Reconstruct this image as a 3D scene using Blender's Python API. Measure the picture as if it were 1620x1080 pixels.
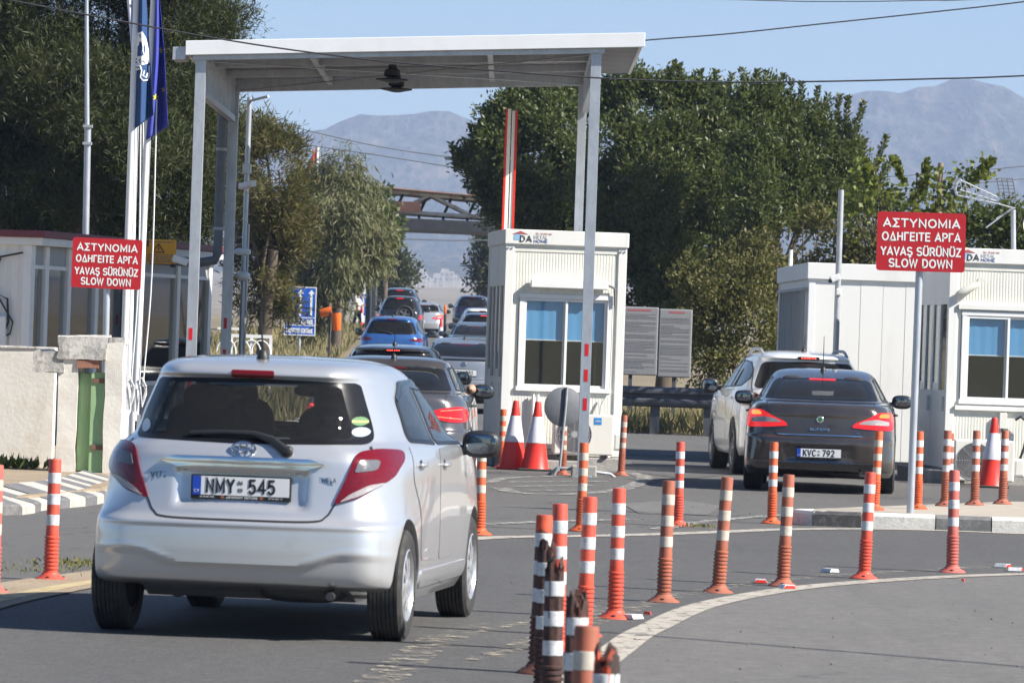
import bpy, bmesh, math, random
import numpy as np
from mathutils import Vector, Matrix, noise as mnoise
from mathutils.bvhtree import BVHTree

for _o in list(bpy.data.objects):
    bpy.data.objects.remove(_o, do_unlink=True)
SC = bpy.context.scene
COL = SC.collection
R = math.radians

# ------------------------------------------------------------------ camera, sky, sun, exposure
F = 7600.0            # focal length in pixels of a 1620 px wide frame
CH = 1.58             # eye height
ROLL = 0.034
PIT = 11.0 / F
cam = bpy.data.objects.new('camera', bpy.data.cameras.new('camera'))
COL.objects.link(cam)
cam.data.sensor_width = 36.0
cam.data.lens = 36.0 * F / 1620.0
cam.data.clip_start = 0.5
cam.data.clip_end = 30000.0
cam.data.dof.use_dof = True
cam.data.dof.focus_distance = 48.0
cam.data.dof.aperture_fstop = 12.0
fw = Vector((0, math.cos(PIT), math.sin(PIT)))
r0 = Vector((1, 0, 0))
u0 = r0.cross(fw)
rt = r0 * math.cos(ROLL) + u0 * math.sin(ROLL)
up = u0 * math.cos(ROLL) - r0 * math.sin(ROLL)
cam.matrix_world = Matrix(((rt.x, up.x, -fw.x, 0), (rt.y, up.y, -fw.y, 0), (rt.z, up.z, -fw.z, CH), (0, 0, 0, 1)))
SC.camera = cam

SUN_EL = R(38)
SUN_AZ = R(111)       # clockwise from +Y (the view direction): behind the camera, to the right
wd = bpy.data.worlds.new('World')
SC.world = wd
wd.use_nodes = True
wn = wd.node_tree
sky = wn.nodes.new('ShaderNodeTexSky')
sky.sky_type = 'NISHITA'
sky.sun_disc = False
sky.sun_elevation = SUN_EL
sky.sun_rotation = SUN_AZ
sky.air_density = 1.0
sky.dust_density = 0.0
sky.ozone_density = 6.0
bg = wn.nodes['Background']
bg.inputs[1].default_value = 0.06
wn.links.new(sky.outputs[0], bg.inputs[0])
sun = bpy.data.objects.new('sun', bpy.data.lights.new('sun', 'SUN'))
COL.objects.link(sun)
sun.data.energy = 5.0
sun.data.angle = R(0.5)
sun.data.color = (1.0, 0.945, 0.86)
sd = Vector((math.sin(SUN_AZ) * math.cos(SUN_EL), math.cos(SUN_AZ) * math.cos(SUN_EL), math.sin(SUN_EL)))
sun.rotation_euler = sd.to_track_quat('Z', 'Y').to_euler()
sun.location = (30, -20, 40)
SC.view_settings.view_transform = 'Standard'
SC.view_settings.look = 'None'
SC.view_settings.gamma = 1.0
SC.view_settings.exposure = 1.05
SC.cycles.max_bounces = 8
SC.cycles.transparent_max_bounces = 12
SC.cycles.volume_bounces = 0
SC.cycles.use_denoising = True
SC.cycles.caustics_reflective = False
SC.cycles.caustics_refractive = False

# ------------------------------------------------------------------ survey: photo pixels -> metres
CR, SR = math.cos(ROLL), math.sin(ROLL)


def W(px, py, d):
    """world point seen at photo pixel (px,py) at depth d"""
    dx, dy = px - 810.0, py - 540.0
    a = dx * CR + dy * SR
    b = dx * SR - dy * CR
    return Vector((a / F * d, d, CH + (b + 11.0) / F * d))


def G(px, py, z=0.0):
    """ground point (flat part of the site) seen at photo pixel"""
    dx, dy = px - 810.0, py - 540.0
    a = dx * CR + dy * SR
    b = dx * SR - dy * CR
    d = (CH - z) * F / -(b + 11.0)
    return Vector((a / F * d, d, z))


ZB = [(-80, 0), (74, 0), (95, .25), (127, .62), (140, .86), (190, 1.75), (230, 2.25), (300, 3.0), (360, 3.3),
      (520, 2.2), (1200, 6.5), (2000, 19), (2600, 33), (3200, 46), (4000, 60), (7000, 80)]


def zg(y):
    for (a, za), (b, zb) in zip(ZB, ZB[1:]):
        if y <= b:
            return za + (zb - za) * (y - a) / (b - a)
    return ZB[-1][1]


# ------------------------------------------------------------------ materials
def _nodes(name):
    m = bpy.data.materials.new(name)
    m.use_nodes = True
    nt = m.node_tree
    return m, nt, nt.nodes['Principled BSDF']


def N(nt, typ, **kw):
    n = nt.nodes.new(typ)
    for k, v in kw.items():
        if k in n.inputs:
            n.inputs[k].default_value = v
        else:
            setattr(n, k, v)
    return n


def coords(nt, scale=(1, 1, 1)):
    tc = N(nt, 'ShaderNodeTexCoord')
    mp = N(nt, 'ShaderNodeMapping')
    mp.inputs['Scale'].default_value = scale
    nt.links.new(tc.outputs['Object'], mp.inputs[0])
    return mp.outputs[0]


def ramp(nt, fac, stops):
    r = N(nt, 'ShaderNodeValToRGB')
    e = r.color_ramp.elements
    while len(e) < len(stops):
        e.new(0.5)
    for i, (p, c) in enumerate(stops):
        e[i].position = p
        e[i].color = (c[0], c[1], c[2], 1) if hasattr(c, '__len__') else (c, c, c, 1)
    nt.links.new(fac, r.inputs[0])
    return r.outputs[0]


def noise(nt, vec, scale, detail=4, rough=.55, out='Fac'):
    n = N(nt, 'ShaderNodeTexNoise', Scale=scale, Detail=detail, Roughness=rough)
    nt.links.new(vec, n.inputs['Vector'])
    return n.outputs[out]


def mix(nt, fac, a, b, mode='MIX'):
    m = N(nt, 'ShaderNodeMix', data_type='RGBA', blend_type=mode)
    for sock, v in ((m.inputs[0], fac), (m.inputs[6], a), (m.inputs[7], b)):
        if isinstance(v, (int, float)):
            sock.default_value = v
        elif isinstance(v, tuple):
            sock.default_value = (v[0], v[1], v[2], 1)
        else:
            nt.links.new(v, sock)
    return m.outputs[2]


def bump(nt, bs, h, strength=.3, dist=.01):
    b = N(nt, 'ShaderNodeBump', Strength=strength, Distance=dist)
    nt.links.new(h, b.inputs['Height'])
    nt.links.new(b.outputs[0], bs.inputs['Normal'])


def mat(name, col, rough=.55, metal=0.0, var=.12, scale=3.0, stretch=(1, 1, 1), grime=None, gr_amt=.5, bmp=0, bsc=60, coat=0, spec=.5):
    m, nt, bs = _nodes(name)
    v = coords(nt, stretch)
    oi = N(nt, 'ShaderNodeObjectInfo')          # every copy gets its own wear
    sh_ = N(nt, 'ShaderNodeVectorMath', operation='MULTIPLY_ADD')
    sh_.inputs[1].default_value = (37.0, 53.0, 29.0)
    nt.links.new(oi.outputs['Random'], sh_.inputs[0])
    nt.links.new(v, sh_.inputs[2])
    v = sh_.outputs[0]
    n1 = noise(nt, v, scale, 6, .6)
    lo = tuple(max(0, c * (1 - var)) for c in col)
    hi = tuple(min(1, c * (1 + var)) for c in col)
    c = ramp(nt, n1, [(.3, lo), (.7, hi)])
    if grime:
        n2 = noise(nt, v, scale * 2.7, 8, .7)
        f = ramp(nt, n2, [(.48, 0.0), (.72, gr_amt)])
        c = mix(nt, f, c, grime)
    nt.links.new(c, bs.inputs['Base Color'])
    bs.inputs['Roughness'].default_value = rough
    bs.inputs['Metallic'].default_value = metal
    bs.inputs['Coat Weight'].default_value = coat
    bs.inputs['Coat Roughness'].default_value = .04
    bs.inputs['Specular IOR Level'].default_value = spec
    if bmp:
        bump(nt, bs, noise(nt, v, bsc, 5, .6), bmp, .01)
    return m


def paint(name, col, metal=.0, rough=.35, flake=.0):
    """car paint: clear coat, thin road dust; trim-black on the inside of the shell"""
    m, nt, bs = _nodes(name)
    v = coords(nt)
    c = col
    d = ramp(nt, noise(nt, v, 2.3, 6, .65), [(.35, 0.0), (.75, .10)])
    c = mix(nt, d, col, (.36, .33, .28))
    geo = N(nt, 'ShaderNodeNewGeometry')
    c = mix(nt, geo.outputs['Backfacing'], c, (.02, .02, .02))
    nt.links.new(c, bs.inputs['Base Color'])
    bs.inputs['Metallic'].default_value = metal
    rr = N(nt, 'ShaderNodeMapRange')
    rr.inputs[3].default_value = rough * .85
    rr.inputs[4].default_value = rough * 1.25
    nt.links.new(noise(nt, v, 4, 5, .6), rr.inputs[0])
    nt.links.new(rr.outputs[0], bs.inputs['Roughness'])
    bs.inputs['Coat Weight'].default_value = .9
    bs.inputs['Coat Roughness'].default_value = .03
    return m


def glass(name, tint=(.12, .13, .13), refl=.05, dust=.06):
    m = bpy.data.materials.new(name)
    m.use_nodes = True
    nt = m.node_tree
    nt.nodes.remove(nt.nodes['Principled BSDF'])
    out = nt.nodes['Material Output']
    tr = N(nt, 'ShaderNodeBsdfTransparent')
    tr.inputs[0].default_value = (*tint, 1)
    gl = N(nt, 'ShaderNodeBsdfGlossy', Roughness=.02)
    df = N(nt, 'ShaderNodeBsdfDiffuse')
    df.inputs[0].default_value = (.32, .30, .26, 1)
    geo = N(nt, 'ShaderNodeNewGeometry')
    dt = N(nt, 'ShaderNodeVectorMath', operation='DOT_PRODUCT')
    nt.links.new(geo.outputs['Incoming'], dt.inputs[0])
    nt.links.new(geo.outputs['Normal'], dt.inputs[1])
    ab = N(nt, 'ShaderNodeMath', operation='ABSOLUTE')
    nt.links.new(dt.outputs['Value'], ab.inputs[0])
    om = N(nt, 'ShaderNodeMath', operation='SUBTRACT')
    om.inputs[0].default_value = 1.0
    nt.links.new(ab.outputs[0], om.inputs[1])
    pw = N(nt, 'ShaderNodeMath', operation='POWER')
    nt.links.new(om.outputs[0], pw.inputs[0])
    pw.inputs[1].default_value = 5.0
    fr = N(nt, 'ShaderNodeMath', operation='MULTIPLY_ADD')
    nt.links.new(pw.outputs[0], fr.inputs[0])
    fr.inputs[1].default_value = .96
    fr.inputs[2].default_value = .04
    m1 = N(nt, 'ShaderNodeMixShader')
    v = coords(nt)
    f = ramp(nt, noise(nt, v, 38, 8, .85), [(.35, dust * .5), (.72, dust * 1.8)])
    nt.links.new(f, m1.inputs[0])
    nt.links.new(tr.outputs[0], m1.inputs[1])
    nt.links.new(df.outputs[0], m1.inputs[2])
    m2 = N(nt, 'ShaderNodeMixShader')
    nt.links.new(fr.outputs[0], m2.inputs[0])
    nt.links.new(m1.outputs[0], m2.inputs[1])
    nt.links.new(gl.outputs[0], m2.inputs[2])
    nt.links.new(m2.outputs[0], out.inputs[0])
    return m


def lampmat(name, col, emit=0.0, ecol=None):
    m, nt, bs = _nodes(name)
    v = coords(nt)
    w = N(nt, 'ShaderNodeTexVoronoi', Scale=55.0)
    nt.links.new(v, w.inputs['Vector'])
    c = ramp(nt, w.outputs['Distance'], [(0.0, tuple(x * .75 for x in col)), (.6, col)])
    nt.links.new(c, bs.inputs['Base Color'])
    bs.inputs['Roughness'].default_value = .14
    bs.inputs['Coat Weight'].default_value = .35
    if emit:
        bs.inputs['Emission Color'].default_value = (*(ecol or col), 1)
        bs.inputs['Emission Strength'].default_value = emit
    return m


M = {}
M['white_panel'] = mat('white_panel', (.77, .765, .735), .45, var=.03, scale=1.2, stretch=(1, 1, .25), grime=(.42, .38, .31), gr_amt=.22)
M['cream_panel'] = mat('cream_panel', (.72, .71, .64), .5, var=.04, scale=1.3, stretch=(2, 2, .3), grime=(.40, .36, .28), gr_amt=.22)
M['white_pvc'] = mat('white_pvc', (.80, .80, .79), .3, var=.02, scale=2, grime=(.5, .47, .4), gr_amt=.12)
M['grey_panel'] = mat('grey_panel', (.36, .37, .38), .5, var=.06, scale=1.5, stretch=(1, 1, .3), grime=(.2, .18, .15), gr_amt=.3)
M['rust_dark'] = mat('dark_rusty_panel', (.10, .045, .035), .7, var=.3, scale=2)
M['far_wall'] = mat('far_town_wall', (.44, .42, .39), .8, var=.2, scale=.2)
M['kerb_old_white'] = mat('kerb_faded_white', (.46, .43, .38), .85, var=.12, scale=6, grime=(.24, .21, .18), gr_amt=.7, bmp=.4, bsc=40)
M['kerb_old_grey'] = mat('kerb_faded_grey', (.13, .13, .135), .85, var=.15, scale=6, grime=(.30, .27, .23), gr_amt=.6, bmp=.4, bsc=40)
M['grit'] = mat('road_grit', (.17, .16, .15), .9, var=.3, scale=30)
M['galv'] = mat('galvanised_steel', (.47, .50, .54), .42, .55, var=.13, scale=9, stretch=(1, 1, .4), grime=(.33, .33, .34), gr_amt=.4)
M['galv_dull'] = mat('weathered_zinc', (.38, .40, .43), .55, .3, var=.12, scale=7, grime=(.22, .2, .18), gr_amt=.4)
M['fascia'] = mat('white_fascia', (.74, .76, .78), .4, var=.03, scale=1, grime=(.5, .47, .42), gr_amt=.2)
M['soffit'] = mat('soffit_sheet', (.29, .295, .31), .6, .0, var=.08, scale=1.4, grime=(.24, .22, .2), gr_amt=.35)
M['black'] = mat('black_plastic', (.018, .018, .02), .5, var=.2)
M['black_gloss'] = mat('gloss_black', (.012, .012, .014), .15, var=.1)
M['rubber'] = mat('tyre_rubber', (.028, .027, .026), .8, var=.25, scale=9, grime=(.11, .1, .085), gr_amt=.45)
M['dark_trim'] = mat('cabin_trim', (.03, .03, .034), .8, var=.2)
M['rim_silver'] = mat('wheel_silver', (.60, .61, .63), .32, .7, var=.08, scale=6, grime=(.2, .17, .14), gr_amt=.3)
M['rim_dark'] = mat('wheel_grey', (.24, .24, .25), .4, .6, var=.1, scale=6, grime=(.12, .1, .08), gr_amt=.4)
M['chrome'] = mat('chrome', (.72, .74, .77), .12, 1.0, var=.04)
M['red_sign'] = mat('red_sign_face', (.45, .011, .018), .42, var=.05, scale=2.5, grime=(.36, .05, .05), gr_amt=.25)
M['sign_white'] = mat('white_lettering', (.80, .80, .78), .45, var=.03)
M['yellow_sign'] = mat('amber_sign_face', (.80, .36, .01), .5, var=.06)
M['blue_sign'] = mat('blue_sign_face', (.008, .10, .50), .45, var=.05)
M['orange_bin'] = mat('orange_plastic', (.80, .15, .015), .45, var=.08)
M['board_grey'] = mat('notice_board_shaded_face', (.25, .25, .255), .5, var=.05, scale=2, grime=(.36, .34, .33), gr_amt=.3)  # shade over the board is put into this darker grey
M['ink'] = mat('print_ink', (.14, .14, .15), .6, var=.1)
M['ink_red'] = mat('print_ink_red', (.40, .09, .10), .6, var=.1)
M['ink_blue'] = mat('print_ink_blue', (.05, .09, .30), .6, var=.1)
M['ink_sky'] = mat('print_ink_sky', (.28, .50, .70), .6, var=.1)
M['plate_white'] = mat('plate_white', (.72, .73, .74), .35, var=.04, scale=6)
M['plate_blue'] = mat('plate_blue', (.01, .06, .42), .35, var=.05)
M['blind'] = mat('blue_roller_blind', (.16, .45, .80), .8, var=.06, scale=2)
M['red_tape'] = mat('red_reflective', (.62, .012, .015), .35, var=.05)
M['orange_fresh'] = mat('bollard_red_orange', (.62, .080, .045), .5, var=.10, scale=9, grime=(.17, .08, .06), gr_amt=.6)
M['orange_bright'] = mat('bollard_orange', (.60, .105, .030), .5, var=.10, scale=9, grime=(.15, .08, .055), gr_amt=.65)
M['orange_faded'] = mat('bollard_faded', (.36, .105, .058), .65, var=.16, scale=9, stretch=(1, 1, .5), grime=(.13, .08, .065), gr_amt=.75)
M['orange_pink'] = mat('bollard_pink', (.50, .115, .09), .6, var=.12, scale=9, grime=(.26, .13, .10), gr_amt=.45)
M['burnt'] = mat('bollard_charred', (.042, .022, .018), .75, var=.35, scale=14, grime=(.19, .045, .025), gr_amt=.6, bmp=.4, bsc=30)
M['band_white'] = mat('reflective_white', (.62, .63, .64), .38, var=.07, scale=14, grime=(.24, .22, .21), gr_amt=.6)
M['band_cream'] = mat('reflective_cream', (.52, .47, .40), .5, var=.08, scale=14, grime=(.30, .25, .2), gr_amt=.6)
M['cone_red'] = mat('cone_red', (.78, .035, .02), .42, var=.06, scale=6, grime=(.4, .08, .06), gr_amt=.3)
M['cone_white'] = mat('cone_sleeve', (.66, .65, .70), .4, var=.05, scale=5, grime=(.45, .42, .42), gr_amt=.3)
M['concrete'] = mat('concrete', (.36, .345, .32), .85, var=.14, scale=5, grime=(.2, .18, .155), gr_amt=.6, bmp=.5, bsc=35)
M['plaster'] = mat('old_white_plaster', (.70, .665, .60), .9, var=.06, scale=1.6, grime=(.46, .36, .25), gr_amt=.35, bmp=.35, bsc=24)
M['plaster_dirty'] = mat('cracked_plaster', (.50, .48, .44), .9, var=.2, scale=7, grime=(.10, .09, .08), gr_amt=.85, bmp=.7, bsc=24)
M['brick'] = mat('old_brick', (.32, .15, .10), .9, var=.2, scale=9, bmp=.4)
M['green_wood'] = mat('peeling_green_door', (.27, .44, .22), .75, var=.14, scale=5, stretch=(3, 3, .5), grime=(.38, .38, .26), gr_amt=.6, bmp=.4, bsc=40)
M['kerb_white'] = mat('kerb_white_paint', (.66, .64, .59), .8, var=.08, scale=6, grime=(.28, .26, .23), gr_amt=.65, bmp=.4, bsc=40)
M['kerb_black'] = mat('kerb_black_paint', (.05, .05, .052), .8, var=.2, scale=6, grime=(.2, .19, .17), gr_amt=.6, bmp=.4, bsc=40)
M['kerb_grey'] = mat('kerb_grey_paint', (.15, .15, .15), .8, var=.15, scale=6, grime=(.32, .3, .27), gr_amt=.5, bmp=.4, bsc=40)
M['maroon'] = mat('maroon_flashing', (.17, .035, .045), .5, var=.1, scale=3)
M['rust_white'] = mat('rusty_white_truss', (.56, .51, .45), .7, var=.1, scale=.9, grime=(.25, .09, .03), gr_amt=.9)
M['rust'] = mat('rusty_sheet', (.17, .095, .06), .8, var=.3, scale=1.4, grime=(.10, .05, .03), gr_amt=.6)
M['dark_steel'] = mat('dark_steel', (.045, .045, .05), .5, .2, var=.2, scale=3)
M['skin'] = mat('skin', (.52, .30, .21), .5, var=.05)
M['shirt'] = mat('white_shirt', (.78, .77, .78), .8, var=.04)
M['trousers'] = mat('navy_trousers', (.018, .024, .055), .8, var=.2)
M['hair'] = mat('brown_hair', (.09, .045, .025), .7, var=.2)
M['flag_police'] = mat('navy_flag_cloth', (.018, .06, .17), .75, var=.08, scale=3)
M['flag_eu'] = mat('royal_blue_flag_cloth', (.045, .06, .36), .7, var=.08, scale=3)
M['flag_white'] = mat('pale_flag_cloth', (.62, .65, .78), .75, var=.06, scale=3)
M['flag_red'] = mat('red_flag_cloth', (.42, .05, .04), .75, var=.08, scale=1)
M['star'] = mat('yellow_star', (.72, .60, .05), .6, var=.05)
M['glass_car'] = glass('tinted_car_glass', (.16, .17, .17), dust=.05)
M['glass_dark'] = glass('dark_car_glass', (.035, .037, .04), dust=.035)
M['glass_clear'] = glass('clear_glass', (.72, .75, .75), dust=.012)
M['glass_hut'] = glass('hut_glass', (.90, .92, .92), dust=.006)
M['frit'] = mat('black_glass_border', (.009, .009, .01), .34, var=.2, spec=.25)
M['lamp_red'] = lampmat('tail_lamp_red', (.14, .002, .005))
M['lamp_lit'] = lampmat('brake_lamp_lit', (.36, .005, .008), .35, (1, .02, .01))
M['lamp_led'] = lampmat('brake_led_lit', (.6, .02, .01), 3.5, (1, .05, .03))
M['lamp_amber'] = lampmat('brake_bulb_glow', (.6, .06, .015), 1.7, (1, .13, .02))
M['lamp_clear'] = lampmat('lamp_clear_lens', (.36, .33, .33))
M['lamp_smoke'] = lampmat('lamp_smoked_lens', (.13, .13, .14))
M['cable'] = mat('black_cable', (.03, .03, .035), .6, var=.1)
M['wood_post'] = mat('weathered_wood', (.26, .2, .14), .85, var=.2, scale=6)
M['wire_zinc'] = mat('wire_zinc', (.5, .52, .54), .4, .6, var=.1)
M['grey_paint'] = mat('grey_paint', (.13, .14, .155), .6, var=.15, scale=6, grime=(.2, .19, .18), gr_amt=.3)
M['guardrail'] = mat('guardrail_shaded_steel', (.075, .08, .095), .6, .2, var=.2, scale=4, grime=(.12, .11, .1), gr_amt=.5)  # steel darkened in colour for the shade the rail stands in


# ------------------------------------------------------------------ mesh building
class MB:
    def __init__(self):
        self.v, self.f, self.m = [], [], []

    def add(self, vs, fs, mi=0):
        b = len(self.v)
        self.v += [tuple(p) for p in vs]
        self.f += [tuple(i + b for i in f) for f in fs]
        self.m += [mi] * len(fs)
        return self

    def box(self, a, b, mi=0, rot=None, piv=None):
        (x0, y0, z0), (x1, y1, z1) = a, b
        vs = [Vector(p) for p in ((x0, y0, z0), (x1, y0, z0), (x1, y1, z0), (x0, y1, z0), (x0, y0, z1), (x1, y0, z1), (x1, y1, z1), (x0, y1, z1))]
        if rot is not None:
            c = Vector(piv) if piv else sum(vs, Vector()) / 8
            vs = [c + rot @ (p - c) for p in vs]
        return self.add(vs, [(0, 3, 2, 1), (4, 5, 6, 7), (0, 1, 5, 4), (1, 2, 6, 5), (2, 3, 7, 6), (3, 0, 4, 7)], mi)

    def prism(self, poly, y0, y1, mi=0):
        """polygon in x,z extruded along y"""
        n = len(poly)
        vs = [(x, y0, z) for x, z in poly] + [(x, y1, z) for x, z in poly]
        fs = [tuple(range(n)), tuple(range(2 * n - 1, n - 1, -1))] + [(i, i + n, (i + 1) % n + n, (i + 1) % n) for i in range(n)]
        return self.add(vs, fs, mi)

    def slab(self, poly, z0, z1, mi=0):
        """polygon in x,y extruded along z"""
        n = len(poly)
        vs = [(x, y, z0) for x, y in poly] + [(x, y, z1) for x, y in poly]
        fs = [tuple(range(n - 1, -1, -1)), tuple(range(n, 2 * n))] + [(i, (i + 1) % n, (i + 1) % n + n, i + n) for i in range(n)]
        return self.add(vs, fs, mi)

    def tube(self, pts, r, n=10, mi=0, cap=True):
        pts = [Vector(p) for p in pts]
        rs = r if hasattr(r, '__len__') else [r] * len(pts)
        vs, fs = [], []
        ref = None
        for i, p in enumerate(pts):
            t = (pts[min(i + 1, len(pts) - 1)] - pts[max(i - 1, 0)]).normalized()
            if ref is None:
                ref = Vector((1, 0, 0)) if abs(t.x) < .9 else Vector((0, 1, 0))
            a = (ref - t * ref.dot(t)).normalized()
            ref = a
            b = t.cross(a)
            for k in range(n):
                an = 2 * math.pi * k / n
                vs.append(p + (a * math.cos(an) + b * math.sin(an)) * rs[i])
        for i in range(len(pts) - 1):
            for k in range(n):
                k2 = (k + 1) % n
                fs.append((i * n + k, i * n + k2, (i + 1) * n + k2, (i + 1) * n + k))
        if cap:
            fs.append(tuple(range(n - 1, -1, -1)))
            e = (len(pts) - 1) * n
            fs.append(tuple(range(e, e + n)))
        return self.add(vs, fs, mi)

    def lathe(self, prof, n=24, c=(0, 0, 0), axis='z', mi=0, cap=True):
        """prof: (radius, height) pairs"""
        vs, fs = [], []
        for r, h in prof:
            for k in range(n):
                an = 2 * math.pi * k / n
                x, y = r * math.cos(an), r * math.sin(an)
                p = (x, y, h) if axis == 'z' else ((h, x, y) if axis == 'x' else (y, h, x))
                vs.append((p[0] + c[0], p[1] + c[1], p[2] + c[2]))
        for i in range(len(prof) - 1):
            for k in range(n):
                k2 = (k + 1) % n
                fs.append((i * n + k, i * n + k2, (i + 1) * n + k2, (i + 1) * n + k))
        if cap:
            fs.append(tuple(range(n - 1, -1, -1)))
            e = (len(prof) - 1) * n
            fs.append(tuple(range(e, e + n)))
        return self.add(vs, fs, mi)

    def blob(self, c, rad, p=2.0, nu=20, nv=12, mi=0, rot=None):
        """superellipsoid"""
        vs, fs = [], []
        sg = lambda t, e: math.copysign(abs(t) ** e, t)
        e = 2.0 / p
        for j in range(nv + 1):
            th = -math.pi / 2 + math.pi * j / nv
            for i in range(nu):
                ph = 2 * math.pi * i / nu
                q = Vector((rad[0] * sg(math.cos(th), e) * sg(math.cos(ph), e), rad[1] * sg(math.cos(th), e) * sg(math.sin(ph), e), rad[2] * sg(math.sin(th), e)))
                if rot is not None:
                    q = rot @ q
                vs.append(q + Vector(c))
        for j in range(nv):
            for i in range(nu):
                i2 = (i + 1) % nu
                fs.append((j * nu + i, j * nu + i2, (j + 1) * nu + i2, (j + 1) * nu + i))
        return self.add(vs, fs, mi)

    def ribbed(self, x0, x1, z0, z1, y=0.0, pitch=.05, depth=.008, thick=.03, mi=0):
        """vertically ribbed cladding sheet facing -y"""
        xs, n = [], max(2, int(round((x1 - x0) / pitch)))
        p = (x1 - x0) / n
        line = []
        for i in range(n):
            x = x0 + i * p
            line += [(x, 0), (x + p * .55, 0), (x + p * .65, depth), (x + p * .9, depth)]
        line.append((x1, 0))
        k = len(line)
        vs = [(x, y + d, z0) for x, d in line] + [(x, y + d, z1) for x, d in line]
        fs = [(i, i + 1, i + 1 + k, i + k) for i in range(k - 1)]
        self.add(vs, fs, mi)
        return self.box((x0, y + depth + .004, z0), (x1, y + thick, z1), mi)

    def build(self, name, mats, parent=None, smooth=False, bevel=0.0, sharp=40):
        me = bpy.data.meshes.new(name)
        me.from_pydata(self.v, [], self.f)
        mats = mats if isinstance(mats, (list, tuple)) else [mats]
        for m in mats:
            me.materials.append(M[m] if isinstance(m, str) else m)
        if len(mats) > 1:
            me.polygons.foreach_set('material_index', self.m)
        if smooth:
            me.polygons.foreach_set('use_smooth', [True] * len(me.polygons))
            me.set_sharp_from_angle(angle=R(sharp))
        me.update()
        o = bpy.data.objects.new(name, me)
        COL.objects.link(o)
        if parent is not None:
            o.parent = parent
        if bevel:
            b = o.modifiers.new('bevel', 'BEVEL')
            b.width = bevel
            b.segments = 2
            b.limit_method = 'ANGLE'
        return o


def tag(o, label, cat, group=None):
    o['label'] = label
    o['category'] = cat
    if group:
        o['group'] = group
    return o


def thing(name, label, cat, loc=(0, 0, 0), rz=0.0, group=None):
    o = bpy.data.objects.new(name, None)
    COL.objects.link(o)
    o.empty_display_size = .2
    o.location = loc
    o.rotation_euler = (0, 0, rz)
    return tag(o, label, cat, group)


def struct(o, kind='structure'):
    o['kind'] = kind
    return o


def dup(root, loc, rz, label, group=None, lean=(0, 0)):
    def cp(o, par):
        c = o.copy()
        COL.objects.link(c)
        if par is not None:
            c.parent = par
        for ch in list(o.children):
            cp(ch, c)
        return c
    r = cp(root, None)
    r.location = loc
    r.rotation_euler = (lean[0], lean[1], rz)
    r['label'] = label
    if group:
        r['group'] = group
    return r


def _arc(cx, cy, rx, ry, a0, a1, n=10):
    return [(cx + rx * math.cos(R(a0 + (a1 - a0) * k / n)), cy + ry * math.sin(R(a0 + (a1 - a0) * k / n))) for k in range(n + 1)]


_S = _arc(.30, .745, .27, .255, 35, 270, 10)[:-1] + _arc(.30, .25, .28, .25, 90, -150, 10)
_U = [(.04, 1)] + _arc(.32, .29, .28, .29, 180, 360, 10) + [(.60, 1)]
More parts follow.
